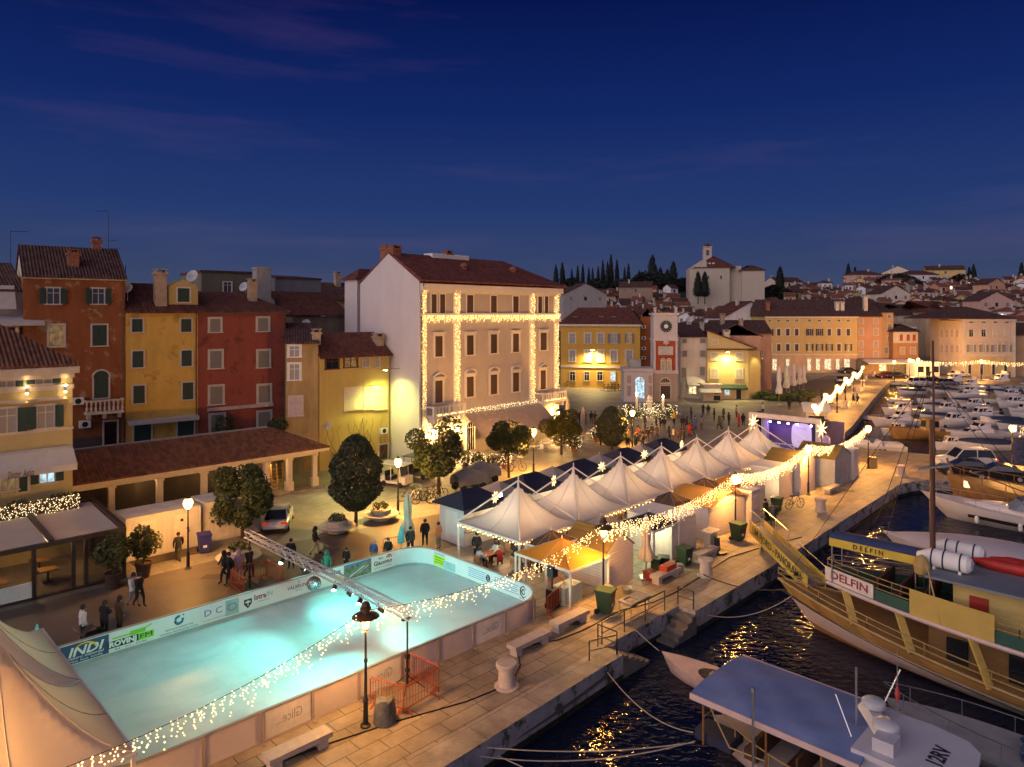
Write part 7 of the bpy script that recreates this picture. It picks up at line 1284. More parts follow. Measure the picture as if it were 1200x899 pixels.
# gangway with lettering
gp, gq = G(884,622,1.25), G(951,692,.95); ga = thing('gangway','raised metal gangway with yellow lettered side boards between quay and boat','gangway',UV(44.6,20.9,0),0); ga.location = (0,0,0)
gp, gq = UV(43.2,21.0,1.3), on_df(23.2,-.5,2.1); d = gq-gp; gl = d.length; ga.location = gp; ga.rotation_euler = (0,0,atan2(d.y,d.x)); pt = -atan2(d.z,hypot(d.x,d.y)); TR = M.Rotation(pt,4,'Y')
b = MB(); b.box((gl/2,0,-.04),(gl,.9,.06),0,0,TR); part('walkway', b, STEEL, ga); 
for s in (1,-1):
    b = MB(); b.box((gl/2,s*.47,-.03),(gl,.03,.85),0,0,TR); k = part('name_board', b, mat('board_yellow',(.5,.36,.07),.6), ga); text('LIM FJORD - PANORAMA',.62,BLACK,k,TR @ V((gl/2,s*.495,-.03)),w=gl*.86,bold=.016,T=TR @ M.Rotation(0 if s<0 else pi,4,'Z') @ M.Rotation(pi/2,4,'X'))
b = MB()
for s in (1,-1):
    q = [TR @ V((x,s*.44,.35)) for x in (0,gl*.33,gl*.66,gl)]; b.tube([TR @ V((0,s*.44,1.1)),TR @ V((gl*.45,s*.44,1.1))],.025,5); b.tube([TR @ V((gl*.6,s*.44,.9)),TR @ V((gl,s*.44,.9))],.02,5)
    for x in (0,gl*.22,gl*.45): b.tube([TR @ V((x,s*.44,.2)),TR @ V((x,s*.44,1.1))],.022,5)
part('handrail', b, STEEL, ga); b = MB(); b.bar(TR @ V((gl*.1,0,-.02)),TR @ V((gl*.1,0,-.02))-V((0,0,gp.z)),.12) ; part('trestle', b, STEEL, ga)
# -- tour boat with the blue roof, nearest the camera
p = UV(24.2,2.6,-1.1); TB = thing('tour_boat','tour boat under a wide blue-grey fabric roof with radar domes','boat',p,A45+pi/2); L, B = 10.9, 4.3
b, sh = hull_mb(L,B,.95,.9,fine=3.4,deck=.05,transom=.95,rake=.05); part('hull', b, [mat('hull_pale',(.5,.42,.4),.5),DECKW], TB); RZ = 2.75
def rf(s,t):
    q = abs(t-.5)*2; z = RZ-.16*q**4-.05*(s-.5)**2+.05*sin(s*5*pi)*sin(t*4*pi); return V((5.0+5.7*s,-1.95+3.9*t,z))
b = MB(); b.grid(rf,24,12); b.grid(lambda s,t: rf(s,t)-V((0,0,.05)),12,6)
for tt in (0,1): b.grid(lambda s,t: rf(s,tt)+V((0,.0,-.22*t)),24,1)
for ss in (1,): b.grid(lambda s,t: rf(ss,s)+V((0,0,-.22*t)),12,1)
part('fabric_roof', b, [paving('roof_cloth',(.16,.22,.42),(.135,.19,.38),(.145,.205,.4),1.5,1.3,0,.85,.01,.15,1.2)], TB, True)
b = MB(); b.bx(5.0,10.7,1.94,2.0,RZ-.34,RZ-.14); b.bx(5.0,10.7,-2.0,-1.94,RZ-.34,RZ-.14); part('roof_edge', b, mat('pinkish_white',(.55,.42,.4)), TB)
for x in (6.2,8.0,10.3):
    for y in (1.75,-1.75): b = MB(); b.tube([(x,y,.85),(x,y,RZ-.2)],.04,6); part('roof_post', b, WOOD, TB)
b = MB(); b.tube([(10.2,1.7,RZ-.3),(9.2,1.95,1.3),(8.0,1.8,1.3)],.03,5); rail_line(b,[q for q in sh if q.x > 3],.62,.028,st=3); b.tube([(10.5,-1.3,1.6),(10.5,1.3,1.6)],.03,5); part('side_rail', b, mat('ochre_rail',(.34,.23,.09)), TB)
b = MB(); b.tube([(8.2,2.25,.6),(8.2,2.25,3.7)],.04,6); b.box((8.2,2.25,3.75),(.09,.09,.16)); part('flag_staff', b, STEEL, TB)
for x in (5.8,7.0,8.4): b = MB(); b.bx(x,x+.45,-1.6,1.6,.95,1.3); b.bx(x,x+.08,-1.6,1.6,1.3,1.7); part('bench', b, DWOOD, TB)
b = MB(); b.box((10.0,1.2,1.05),(1.4,.9,.35)); part('blue_tarp', b, NAVY, TB)
D.materials['roof_cloth'].node_tree.nodes['Color Ramp'].color_ramp.elements[0].color = (.85,.85,.87,1)
# wheelhouse roof with domes
b = MB(); pr = [(x_+2.3,y_*.9) for x_,y_ in ((3.1,-1.7),(3.1,1.7),(1.6,1.75),(.6,1.5),(.2,1.0),(.1,0),(.2,-1.0),(.6,-1.5),(1.6,-1.75))]; b.prism(pr[::-1],RZ-.15,RZ+.03); k = part('wheelhouse_roof', b, mat('white_grp',(.5,.5,.55),.45,.05), TB)
text('12RV',.62,INK,k,(3.35,.15,RZ+.045),T=M.Rotation(-pi/2,4,'Z'),bold=.015,w=1.1)
b = MB(); b.bx(2.7,5.2,-1.4,1.4,.85,RZ-.16); part('wheelhouse', b, mat('white_grp',(.5,.5,.55)), TB); b = MB(); b.bx(2.67,4.8,-1.43,1.43,1.7,2.4); part('wheelhouse_glass', b, GLASS, TB)
b = MB(); b.add([(5.7,-1.3,RZ+.03),(4.3,.6,RZ+.03),(4.7,.9,RZ+.03),(6.1,-1.0,RZ+.03),(5.6,-1.2,RZ+.3),(4.4,.5,RZ+.3),(4.7,.7,RZ+.3),(5.9,-1.0,RZ+.3)],[(3,2,1,0),(4,5,6,7),(0,1,5,4),(1,2,6,5),(2,3,7,6),(3,0,4,7)]); b.bx(4.3,4.9,.5,1.2,RZ+.03,RZ+.42); part('dome_base', b, mat('white_grp',(.5,.5,.55)), TB)
for x,y,s,z in ((5.5,-.8,.36,.3),(4.8,.25,.4,.3)): b = MB(); b.lathe([(s*.7,0),(s,.05),(s,.2),(s*.85,.25),(.01,.27)],16,(x,y,RZ+z)); part('radar_dome', b, mat('dome_white',(.55,.56,.58),.35,.04), TB, True)
b = MB(); b.tube([(5.7,.2,RZ),(5.7,.2,RZ+1.9)],.035,6); b.tube([(5.6,.9,RZ),(6.2,.6,RZ+1.0)],.02,4); b.tube([(5.3,-1.0,RZ+.3),(4.9,-1.5,RZ+1.5)],.025,5); b.tube([(4.9,-1.2,RZ),(4.9,-1.2,RZ+2.3)],.015,5); part('antenna', b, STEEL, TB); b = MB(); b.lathe([(.01,0),(.09,.3),(.01,.65)],6,(4.9,-1.2,RZ+.5)); part('furled_flag', b, mat('flag_red',(.4,.05,.06),.7), TB)
# small tender between the two boats
p = UV(30.2,.4,-1.1); o = thing('work_boat','low grey work boat with a blue tarpaulin heap between the two big boats','boat',p,A45+pi/2); b, sh = hull_mb(9.0,2.5,.9,.6,deck=.25,fine=2.8); part('hull', b, [mat('hull_grey',(.26,.27,.3),.6),mat('deck_dark',(.12,.12,.13),.7)], o); b = MB(); rail_line(b,sh[4:],.6,.02,st=4); part('side_rail', b, STEEL, o); o2 = solo('tarpaulin_heap', bush_mb(.8,500,.3,.5,5), mat('tarp_blue',(.025,.05,.11),.7,.3,2), 'crumpled dark blue tarpaulin heap on the grey work boat', 'tarpaulin', UV(30.2,4.0,-.2), 0)
# dinghy
p = UV(27.5,13.7,-1.1); o = thing('dinghy','small pinkish-white dinghy moored below the quay steps','boat',p,A45+pi/2); b, sh = hull_mb(4.2,1.7,.75,.5,deck=.04,fine=2.0,rake=.16); part('hull', b, [mat('dinghy_white',(.52,.4,.38),.45),mat('dinghy_deck',(.5,.38,.36),.5)], o, True); b = MB(); b.lathe([(.66,0),(.7,.05)],16,(0,0,0)); b = MB(); b.prism([(.75+.8+.8*cos(2*pi*i/18)*.95,.5*sin(2*pi*i/18)) for i in range(18)],.5,.585); part('cockpit_opening', b, BLACK, o); b = MB(); b.box((1.5,.1,.66),(.35,.3,.16)); b.ball((1.1,-.2,.66),.15,8); part('cockpit_gear', b, CHIM, o)
# mooring ropes
ROPE = mat('rope',(.36,.31,.25),.9,.2,6); ROPED = mat('dark_rope',(.05,.045,.04),.9,.2,6)
def rope(p, q, sag, lab, r=.022, m=None, n=16):
    p, q = V(p), V(q); b = MB(); b.tube([(p+(q-p)*t/n)-V((0,0,sag*4*(t/n)*(1-t/n))) for t in range(n+1)], r, 5); return solo('mooring_rope', b, m or ROPE, lab, 'rope', group='mooring ropes')
rope(UV(16.6,18.5,-.2),UV(22.3,13.2,-.25),.25,'upper pale mooring rope from the quay ring to the tour boat'); rope(UV(16.2,18.5,-.3),UV(22.4,13.2,-.25),.45,'lower pale mooring rope from the quay ring to the tour boat'); rope(UV(24.0,18.3,-.2),UV(22.6,13.4,-.1),.5,'slack mooring rope sagging from the quay near the steps to the tour boat'); rope(UV(27.6,19.4,.1),UV(27.6,18.1,-.45),.03,'pale rope tying the dinghy bow to the quay',.02); rope(UV(35.8,20.6,.25),UV(36.4,15.9,.55),.35,'dark mooring rope from the bollard to the excursion boat bow',.03,ROPED); rope(UV(32.5,18.5,-.4),UV(36.0,15.6,.4),.5,'pale mooring rope from the quay wall to the excursion boat bow'); rope(UV(17.2,17.9,-.55),UV(18.6,14.0,-1.05),.02,'taut pale rope running from the quay ring down into the water')
rope(UV(12,18.2,-.25),UV(24.5,18.35,-.35),.35,'dark hose looped along the face of the quay wall',.05,ROPED)
# ================= quay furniture
BOLM = mat('bollard_stone',(.46,.38,.33),.8,.15,3,.3,14)
def bollard(p, lab, s=1.0):
    o = thing('mooring_bollard', lab, 'bollard', p, 0, 'stone mooring bollards'); b = MB(); b.lathe([(.5*s,0),(.5*s,.06*s),(.37*s,.1*s),(.33*s,.45*s),(.33*s,.78*s)],16); part('shaft', b, BOLM, o, True); b = MB(); b.lathe([(.33*s,.78*s),(.43*s,.82*s),(.44*s,.96*s),(.4*s,1.0*s)],16); part('cap', b, BOLM, o, True)
bollard(UV(19.9,20.2),'stone mooring bollard nearest the orange barriers'); bollard(UV(36.3,20.7),'stone mooring bollard beside the bench with bags'); bollard(UV(54.2,21.3),'stone mooring bollard beyond the gangway'); bollard(G(1056,558),'stone mooring bollard at the corner of the pier',1.0)
for i,(px,py) in enumerate(((1001,467),(1005,459),(1011,452),(1014,445),(1024,441),(990,478))): bollard(G(px,py),'stone bollard along the inner quay of the basin',1.1)
def bench(u, v, lab, rz=A45):
    o = thing('stone_bench', lab, 'bench', UV(u,v), rz, 'stone benches on the quay'); b = MB(); b.bx(-1.15,1.15,-.3,.3,.32,.5); part('seat', b, BOLM, o)
    for x in (-.85,.85): b = MB(); b.bx(x-.17,x+.17,-.22,.22,0,.318); part('leg', b, BOLM, o)
bench(11.8,22.0,'stone bench at the bottom edge below the rink'); bench(22.9,21.8,'stone bench left of the nearest bollard, cable trailing over it'); bench(25.9,22.0,'stone bench by the orange barrier at the rink corner'); bench(34.2,22.0,'stone bench loaded with a red box beside the navy-canopied stall'); bench(38.9,22.2,'stone bench between the green bin and the grey lamp base'); bench(60.6,22.9,'stone bench alone before the stage huts'); 
BING = mat('bin_green',(.02,.05,.025),.5,.15,3); BINB = mat('bin_blue',(.03,.03,.2),.5)
def bin_(u, v, lab, m=BING, s=1.0):
    o = thing('wheelie_bin', lab, 'bin', UV(u,v), A45+RND.uniform(-.3,.3), 'wheelie bins'); b = MB(); b.add([(-.26,-.28,.08),(.26,-.28,.08),(.26,.28,.08),(-.26,.28,.08),(-.34,-.38,1.0),(.34,-.38,1.0),(.34,.38,1.0),(-.34,.38,1.0)],[(3,2,1,0),(0,1,5,4),(1,2,6,5),(2,3,7,6),(3,0,4,7),(4,5,6,7)]); part('body', b, m, o); b = MB(); b.bx(-.37,.37,-.42,.4,1.002,1.08); part('lid', b, m, o)
    for x in (-.3,.3): b = MB(); b.tube([(x-.04,.3,.12),(x+.04,.3,.12)],.12,10); part('wheel', b, RUBBER, o)
    b = MB(); b.box((0,-.335,.42),(.2,.01,.14)); part('sticker', b, WHITE, o); o.scale = (s,s,s)
bin_(28.3,21.7,'green wheelie bin beside the second quay lamp',BING,1.1); bin_(37.0,22.5,'green wheelie bin behind the second bollard'); bin_(43.4,22.4,'green wheelie bin at the head of the gangway',BING,1.1); bin_(49.2,22.8,'green wheelie bin by the shelf frame'); bin_(51.8,23.6,'smaller green bin near the motor scooter'); bin_(17.7,44.9,'blue recycling bin in front of the white container',BINB,1.1)
b = MB(); b.lathe([(.3,0),(.33,.05),(.33,.85),(.34,.9),(.0001,.9)],14); solo('barrel', b, mat('zinc_barrel',(.3,.27,.22),.5,.2,4,metal=.3), 'ribbed grey barrel beside the green bin', 'barrel', UV(29.2,22.3), 0)
b = MB(); b.bx(-.2,.2,-.2,.2,0,.6); solo('orange_crate', b, BARO, 'small orange crate by the grey barrel', 'crate', UV(29.9,22.7), A45)
b = MB(); b.lathe([(.22,0),(.26,.25),(.2,.3),(.28,.34),(.02,.36)],12); solo('metal_pot', b, STEEL, 'round metal pot on the ground below the olive-roofed hut', 'pot', UV(31.1,22.4), 0)
b = MB(); b.bx(-.5,.5,-.25,.25,0,.28); solo('red_box', b, mat('crate_red',(.45,.05,.02),.5), 'red box lying on the stone bench', 'box', UV(34.5,22.05,.5), A45)
for i,(u,v,m_,w,h,lab) in enumerate(((33.6,22.6,mat('crate_darkred',(.2,.03,.02)),.6,.5,'dark red crate in front of the bench with the red box'),(34.6,22.9,BING,.5,.9,'dark green bottle crate stack behind the bench'),(35.4,22.9,BLACK,.6,.8,'black plastic chairs stacked behind the bench'),(35.9,22.2,CHIM,.4,.4,'brown carton beside the second bin'))): b = MB(); b.bx(-w/2,w/2,-w/2,w/2,0,h*.9); b.bx(-w/2-.03,w/2+.03,-w/2-.03,w/2+.03,h*.9,h); solo('crate', b, m_, lab, 'crate', UV(u,v), A45+i*.3)
b = MB(); b.add([V((.42*cos(a)*(1+.12*sin(3*a)),.38*sin(a),0)) for a in [2*pi*i/14 for i in range(14)]]+[V((.4*cos(a)*(1+.1*sin(3*a+1)),.36*sin(a),.45+.05*sin(2*a))) for a in [2*pi*i/14 for i in range(14)]]+[V((.3*cos(a)*(1+.2*sin(4*a)),.28*sin(a),.85+.08*sin(3*a))) for a in [2*pi*i/14 for i in range(14)]],[(i,(i+1)%14,(i+1)%14+14,i+14) for i in range(14)]+[(i+14,(i+1)%14+14,(i+1)%14+28,i+28) for i in range(14)]+[tuple(range(28,42))]); solo('rubbish_sack', b, mat('sack_grey',(.11,.105,.1),.6,.3,4,.4,8), 'dark grey sack standing at the foot of the lamp by the rink', 'sack', UV(15.0,21.6), 0, smooth=True)
# stainless sink stand, hand rails
b = MB(); 
for x in (-.75,.75):
    for y in (-.35,.35): b.tube([(x,y,0),(x,y,.9)],.03,6)
b.tube([(-.75,-.35,.3),(.75,-.35,.3)],.02,5); b.tube([(-.75,.35,.3),(.75,.35,.3)],.02,5); b.bx(-.8,.8,-.4,-.28,.86,.94); b.bx(-.8,.8,.28,.4,.86,.94); b.bx(-.8,-.55,-.28,.28,.86,.94); b.bx(.0,.8,-.28,.28,.86,.94); b.bx(-.55,0,-.28,.28,.7,.74)
solo('sink_stand', b, STEEL, 'steel sink stand at the top of the water steps', 'sink', UV(28.9,20.4), A45)
def hrail(pts, lab, h=1.0, r=.03):
    P0 = [UV(*q) for q in pts]; b = MB(); b.tube([q+V((0,0,h)) for q in P0],r,6); b.tube([q+V((0,0,h*.5)) for q in P0],r*.7,6)
    for i in range(len(P0)-1):
        n = max(1,int((P0[i+1]-P0[i]).length/1.6))
        for k in range(n+1): q = P0[i]+(P0[i+1]-P0[i])*k/n; b.tube([q,q+V((0,0,h))],r,6)
    return solo('handrail', b, BLACK, lab, 'handrail', group='iron handrails at the water steps')
hrail([(25.5,19.75),(30.6,19.75)],'long black handrail along the recess of the quay'); hrail([(25.2,18.7),(25.2,19.75)],'short handrail at the head of the lower water steps'); hrail([(23.9,19.2),(25.2,18.7)],'bent handrail beside the lower water steps',.85); hrail([(31.75,18.8),(31.75,19.7)],'short handrail at the head of the upper water steps',.9)
o = thing('water_post','dark cast lamp-base post on a round stone beside the fourth bench','post',UV(40.3,22.2),0); b = MB(); b.lathe([(.6,0),(.6,.12),(.2,.16),(.16,.9),(.22,1.0),(.02,1.05)],12); part('post', b, BLACK, o)
b = MB(); b.box((0,0,.5),(.9,.5,1.0)); b.bx(-.6,.6,-.4,.4,1.0,1.1); solo('stone_counter', b, STONE, 'pale stone grill counter beside the wavy-roofed hut', 'counter', UV(40.9,23.0), A45)
for i,(pts) in enumerate((((20.3,20.2),(18,20.5),(15.4,21.3),(12.8,21.9),(10,22.4)),((20.3,20.3),(21.5,21),(22.5,22.2),(24.4,21.4),(26,21.2),(29,21.3),(31,20.7),(33,20.6),(36,20.8)),((36.5,20.9),(40,21.2),(44,20.5),(47,19.7)))):
    b = MB(); q = [UV(u,v,.03) for u,v in pts]; b.tube(q,.028,5); solo('cable', b, RUBBER, 'black cable snaking over the quay slabs, %s' % ('from the bollard to the rink lamp','past the benches to the second bollard','from the second bollard past the gangway')[i], 'cable', group='cables on the quay')
for i,(u,v,w_,d_) in enumerate(((26.2,22.3,1.0,.7),(16.4,40.4,1.1,.7),(19.6,40,.9,.9),(62,22,.8,.6))): b = MB(); b.bx(-w_/2,w_/2,-d_/2,d_/2,.009,.016); ground_('manhole_cover', b, mat('iron_cover',(.05,.045,.04),.6), False).location = UV(u,v)
# ================= planters, trees
def planter(u, v, lab):
    o = thing('round_planter', lab, 'planter', UV(u,v), 0, 'round stone planters with seat rims'); b = MB(); b.lathe([(.55,0),(.6,.06),(.5,.25),(.62,.34)],20); b.lathe([(.62,.34),(1.25,.4),(1.3,.46),(1.25,.5),(.72,.5),(.75,.8),(.68,.85),(.6,.82),(.0001,.8)],24); part('bowl', b, mat('planter_stone',(.42,.36,.31),.8,.12,2), o, True)
    k = part('foliage', bush_mb(.55,420,.07,.6,int(u)), LEAF, o); k.location = (0,0,.95)
planter(18.4,41.5,'round stone planter beside the street lamp and walking people'); planter(25.7,42.6,'round stone planter left of the tall dark conical tree'); planter(29.5,42.9,'round stone planter right of the tall dark conical tree')
def crown_mb(kind, seed, n=8200):
    rr = random.Random(seed); b = MB(); lob = [(V((rr.uniform(-1,1),rr.uniform(-1,1),rr.uniform(-.85,1)))*.8, rr.uniform(.22,.5)) for i in range(14)]
    for i in range(n):
        if kind == 'cone':
            t = rr.random()**1.25; z = -1.15+2.3*t; q = (min(1,(t+.06)/.34)**.6*max(0,1-(max(0,t-.34)/.66)**2.2)**.6)*.95*(.55+.45*rr.random()**.5)*(1+.1*sin(7*z)); a = rr.random()*2*pi; c = V((q*cos(a),q*sin(a),z))
        else:
            l, s = lob[rr.randrange(14)]; d = V((rr.gauss(0,1),rr.gauss(0,1),rr.gauss(0,1))).normalized()*s*(.4+.6*rr.random()**.35); c = l+d
            if rr.random() < .14: d = V((rr.gauss(0,1),rr.gauss(0,1),rr.gauss(0,.8))).normalized()*(.5+.5*rr.random()**.3); c = d*.92
        a = V((rr.gauss(0,1),rr.gauss(0,1),rr.gauss(-.3,.8))).normalized()*rr.uniform(.045,.08); e = a.orthogonal().normalized()*.032
        b.add([c-a,c+e,c+a,c-e],[(0,1,2,3)])
    return b
CRN = {('round',i): crown_mb('round',100+i).mesh('crown',LEAF) for i in range(3)}; CRN['cone',0] = crown_mb('cone',200,8200).mesh('crown', mat('dark_holm_oak',(.045,.055,.024),.6,.5,2.5)); CRN['round',9] = crown_mb('round',120).mesh('crown',LEAFY)
def tree(p, h, w, lab, key, ch=None, multi=False):
    o = thing('square_tree', lab, 'tree', p, RND.random()*6, 'evergreen trees on the square'); ch = ch or w; zc = h-ch*1.02; b = MB(); b.tube([(0,0,0),(.03,0,zc*.5),(.0,.04,zc),(.05,0,zc+ch*.7)],[.14,.1,.09,.03],8)
    if multi: b.tube([(.25,.1,0),(.2,.1,zc*.6),(.1,0,zc)],[.09,.07,.05],6)
    part('trunk', b, DWOOD, o, True); b = MB()
    for k in range(6): a = k*1.05; b.tube([(0,0,zc-ch*.3+.1*k),(w*.3*cos(a),w*.3*sin(a),zc+ch*.1),(w*.6*cos(a),w*.6*sin(a),zc+ch*.35)],[.05,.035,.012],5)
    part('limb', b, DWOOD, o); k = link('crown', CRN[key], o); k.location = (0,0,zc); k.scale = (w*1.05,w*1.05,ch*1.05); return o
tree(G(284,630),5.0,1.85,'round evergreen tree in front of the white car, half lit orange',('round',0),1.95); tree(UV(27.4,42.9),6.0,1.85,'tall dark conical evergreen between the two round planters',('cone',0),2.15); tree(UV(37.0,45.6),6.0,2.15,'broad dark evergreen left of the covered carriages',('round',1),2.1,True); tree(UV(45.2,45.6),5.4,1.9,'dark evergreen in front of the hotel awning',('round',2),1.75); tree(G(658,533)+V((0,0,0)),4.6,1.9,'orange-lit evergreen at the far corner of the hotel terrace',('round',9),1.7); tree(G(717,527),4.4,1.75,'small dark evergreen beside the lamp in the crowd',('cone',0),1.75)
# fairy-lit shrubs of the cafe
for i,(px,py,s,lab) in enumerate(((479,531,1.0,'slim fairy-lit olive tree against the hotel gable'),(545,548,.8,'fairy-lit potted bush left of the cafe entrance'),(560,553,.9,'fairy-lit hedge pot beside the covered carriages'),(578,555,.9,'fairy-lit hedge pot under the cafe awning'),(592,549,.7,'fairy-lit hedge pot right of the cafe entrance'),(673,529,.9,'fairy-lit bush behind the orange-lit evergreen'),(700,518,.9,'fairy-lit bush behind the small dark evergreen'),(648,478+22,.9,'fairy-lit bush by the hotel corner lantern'))):
    g = G(px,py); o = thing('lit_shrub', lab, 'shrub', g, i, 'fairy-lit shrubs of the cafe'); k = part('foliage', bush_mb(.85*s,420,.1,1.1,300+i), LEAFY if i%2 else LEAF, o); k.location = (0,0,1.0 if i else 2.3); b = MB(); b.lathe([(.3,0),(.42,.55)],8); b.tube([(0,0,.5),(0,0,1.4 if i else 2.4)],.05,5); part('pot', b, CHIMR, o)
    b = MB()
    for q in range(42): d = V((RND.gauss(0,1),RND.gauss(0,1),RND.gauss(0,1))).normalized()*.92*s; b.octa((d.x,d.y,(1.0 if i else 2.3)+d.z),.04)
    part('fairy_bulbs', b, BULBW, o)
for i,(px,py) in enumerate(((553,545),(586,547),(601,541),(640,527),(650,524),(668,522),(690,515),(625,531))):
    g = G(px,py); o = thing('cafe_table', 'small pale cafe table with chairs on the hotel terrace', 'table', g, i, 'cafe tables on the hotel terrace'); b = MB(); b.lathe([(.4,.72),(.4,.75),(.0001,.75)],12); part('tabletop', b, WHITE, o); b = MB(); b.lathe([(.22,0),(.04,.05),(.03,.72)],8); part('table_base', b, STEEL, o)
    for s in (-1,1):
        c = thing('cafe_chair', 'pale cafe chair at a hotel terrace table', 'chair', g+V((s*.75,.1*s,0)), i+(0 if s<0 else pi), 'cafe chairs on the hotel terrace'); b = MB(); b.bx(-.22,.22,-.22,.22,.42,.46); part('seat', b, WHITE, c); b = MB(); b.bx(-.24,-.2,-.22,.22,.46,.9); part('backrest', b, WHITE, c)
        for x in (-.2,.2):
            for y in (-.2,.2): b = MB(); b.tube([(x,y,0),(x,y,.42)],.018,4); part('leg', b, STEEL, c)
# ================= vehicles
def wheel_mb(r=.32, w=.2):
    b = MB(); b.lathe([(r*.62,-w/2),(r*.9,-w/2),(r,-w*.3),(r,w*.3),(r*.9,w/2),(r*.62,w/2)],18); return b
WTY = wheel_mb().mesh('tyre', RUBBER, True); b = MB(); b.lathe([(.0001,-.07),(.2,-.06),(.21,.06),(.08,.08),(.0001,.07)],14); WRI = b.mesh('rim', ALU)
def car(p, a, paint, lab, kind='sedan', tail=False, s=1.0):
    o = thing('parked_car', lab, 'car', p, a, 'parked cars'); L, W = (4.6,1.82); top = 1.45 if kind=='sedan' else 1.72
    # station: x, half width, z bottom, z belt, roof half width, roof z
    P_ = [(0,.70,.42,.70),(.15,.84,.3,.86),(.9,.9,.26,.93),(2.3,.91,.26,.92),(3.4,.9,.26,.9),(4.2,.84,.28,.80),(4.55,.66,.4,.66)]; b = MB(); rings = []
    kz = 1.0 if kind=='sedan' else 1.14
    for x,w,z0,z1 in P_: z1 *= kz; rings.append([V((x,-w*.9,z0)),V((x,-w,z0+.2)),V((x,-w*.97,z1-.06)),V((x,-w*.88,z1)),V((x,w*.88,z1)),V((x,w*.97,z1-.06)),V((x,w,z0+.2)),V((x,w*.9,z0))])
    b.loft(rings); body = part('body', b, paint, o, True); b = MB()
    c = [(.5,.72,1),(1.15,.66,0),(2.6,.66,0),(3.45,.74,1)] if kind=='sedan' else [(.15,.76,1),(.5,.68,0),(2.7,.68,0),(3.35,.74,1)]; zr = top; zb = .9*kz
    vs = [(c[0][0],-.74,zb),(c[1][0],-.62,zr-.05),(c[2][0],-.62,zr-.02),(c[3][0],-.74,zb),(c[0][0],.74,zb),(c[1][0],.62,zr-.05),(c[2][0],.62,zr-.02),(c[3][0],.74,zb)]
    b.add(vs,[(0,1,2,3)[::-1],(4,5,6,7),(0,4,5,1),(2,6,7,3)]); part('windows', b, GLASS, o); b = MB(); b.add([(c[1][0]-.03,-.66,zr-.06),(c[2][0]+.05,-.66,zr-.03),(c[2][0]+.05,.66,zr-.03),(c[1][0]-.03,.66,zr-.06),((c[1][0]+c[2][0])/2,0,zr+.05)],[(0,1,4),(1,2,4),(2,3,4),(3,0,4)])
    for sx in (-1,1):
        b.bar((c[1][0],sx*.64,zr-.05),(c[0][0],sx*.76,zb),.08,.05); b.bar((c[2][0],sx*.64,zr-.03),(c[3][0],sx*.76,zb),.07,.05); b.bar(((c[1][0]+c[2][0])/2,sx*.655,zr-.04),((c[1][0]+c[2][0])/2+.05,sx*.76,zb),.08,.04); b.bar((c[1][0],sx*.66,zr-.04),(c[2][0],sx*.66,zr-.02),.07,.07)
    part('roof', b, paint, o)
    for x in (.85,3.7):
        for y in (-.8,.8):
            w = link('wheel', WTY, o); w.location = (x,y,.32); w.rotation_euler = (pi/2,0,0); r_ = link('rim', WRI, w); r_.location = (0,0,.04 if y<0 else -.04)
    for y in (-.6,.6): b = MB(); b.box((4.5,y,.66*kz),(.1,.36,.13)); part('headlight', b, mat('headlight',(.6,.6,.6),.2), o); b = MB(); b.box((.05,y,.76*kz),(.12,.42,.14)); part('tail_light', b, emis('tail_red',(1,.05,.02),.3,(.3,.01,.01)) if tail else mat('tail_red_off',(.25,.01,.01),.3), o)
    b = MB(); b.box((.02,0,.6*kz),(.08,.5,.12)); part('number_plate', b, WHITE, o); b = MB(); b.bx(.0,4.5,-.8,.8,.2,.3); part('underbody', b, RUBBER, o); o.scale = (s,s,s); return o
PW = mat('paint_white',(.62,.6,.58),.25,.03,1,spec=.6); PB = mat('paint_black',(.012,.012,.015),.18,.1,1,spec=.6); PS = mat('paint_silver',(.3,.3,.32),.25,.05,1,metal=.6); PR = mat('paint_darkred',(.12,.015,.012),.2,.1,1)
g = G(323,626)-V((0,.2,0)); car(g,1.78,PW,'white saloon car parked nose to the market hall behind the round tree',tail=True)
g = G(1099,549); car(g+V((5.2,-.1,0)),pi-.06,PW,'white estate car parked on the pier','van',True,1.15); g = G(1122,555); car(g+V((2.6,-1.2,0)),pi-.35,PB,'black coupe parked on the pier nearest the water'); g = G(1152,562); car(g+V((3.4,-1.0,0)),pi-.4,PB,'second dark car behind the fishing boat on the pier')
for i,(px,py,a,m_,lab) in enumerate(((984,437.5,.1,PB,'dark car in front of the long yellow building'),(1050,443,pi,PR,'dark red car by the basin head before the beige house'),(1040,443.5,0,PB,'black car behind the boats at the basin head'),(1082,450,.05,PB,'black car in the row above the back boats'),(1112,441.5,0,PW,'white car parked before the grand beige palace'),(985,449,1.2,PS,'grey car on the road left of the inner quay lamps'),(1098,452,.1,PS,'silver car half hidden by the back row of boats'),(1066,452,.1,PW,'white van-like car at the basin head'))): car(G(px,py),a,m_,lab,'van' if 'van' in lab else 'sedan')
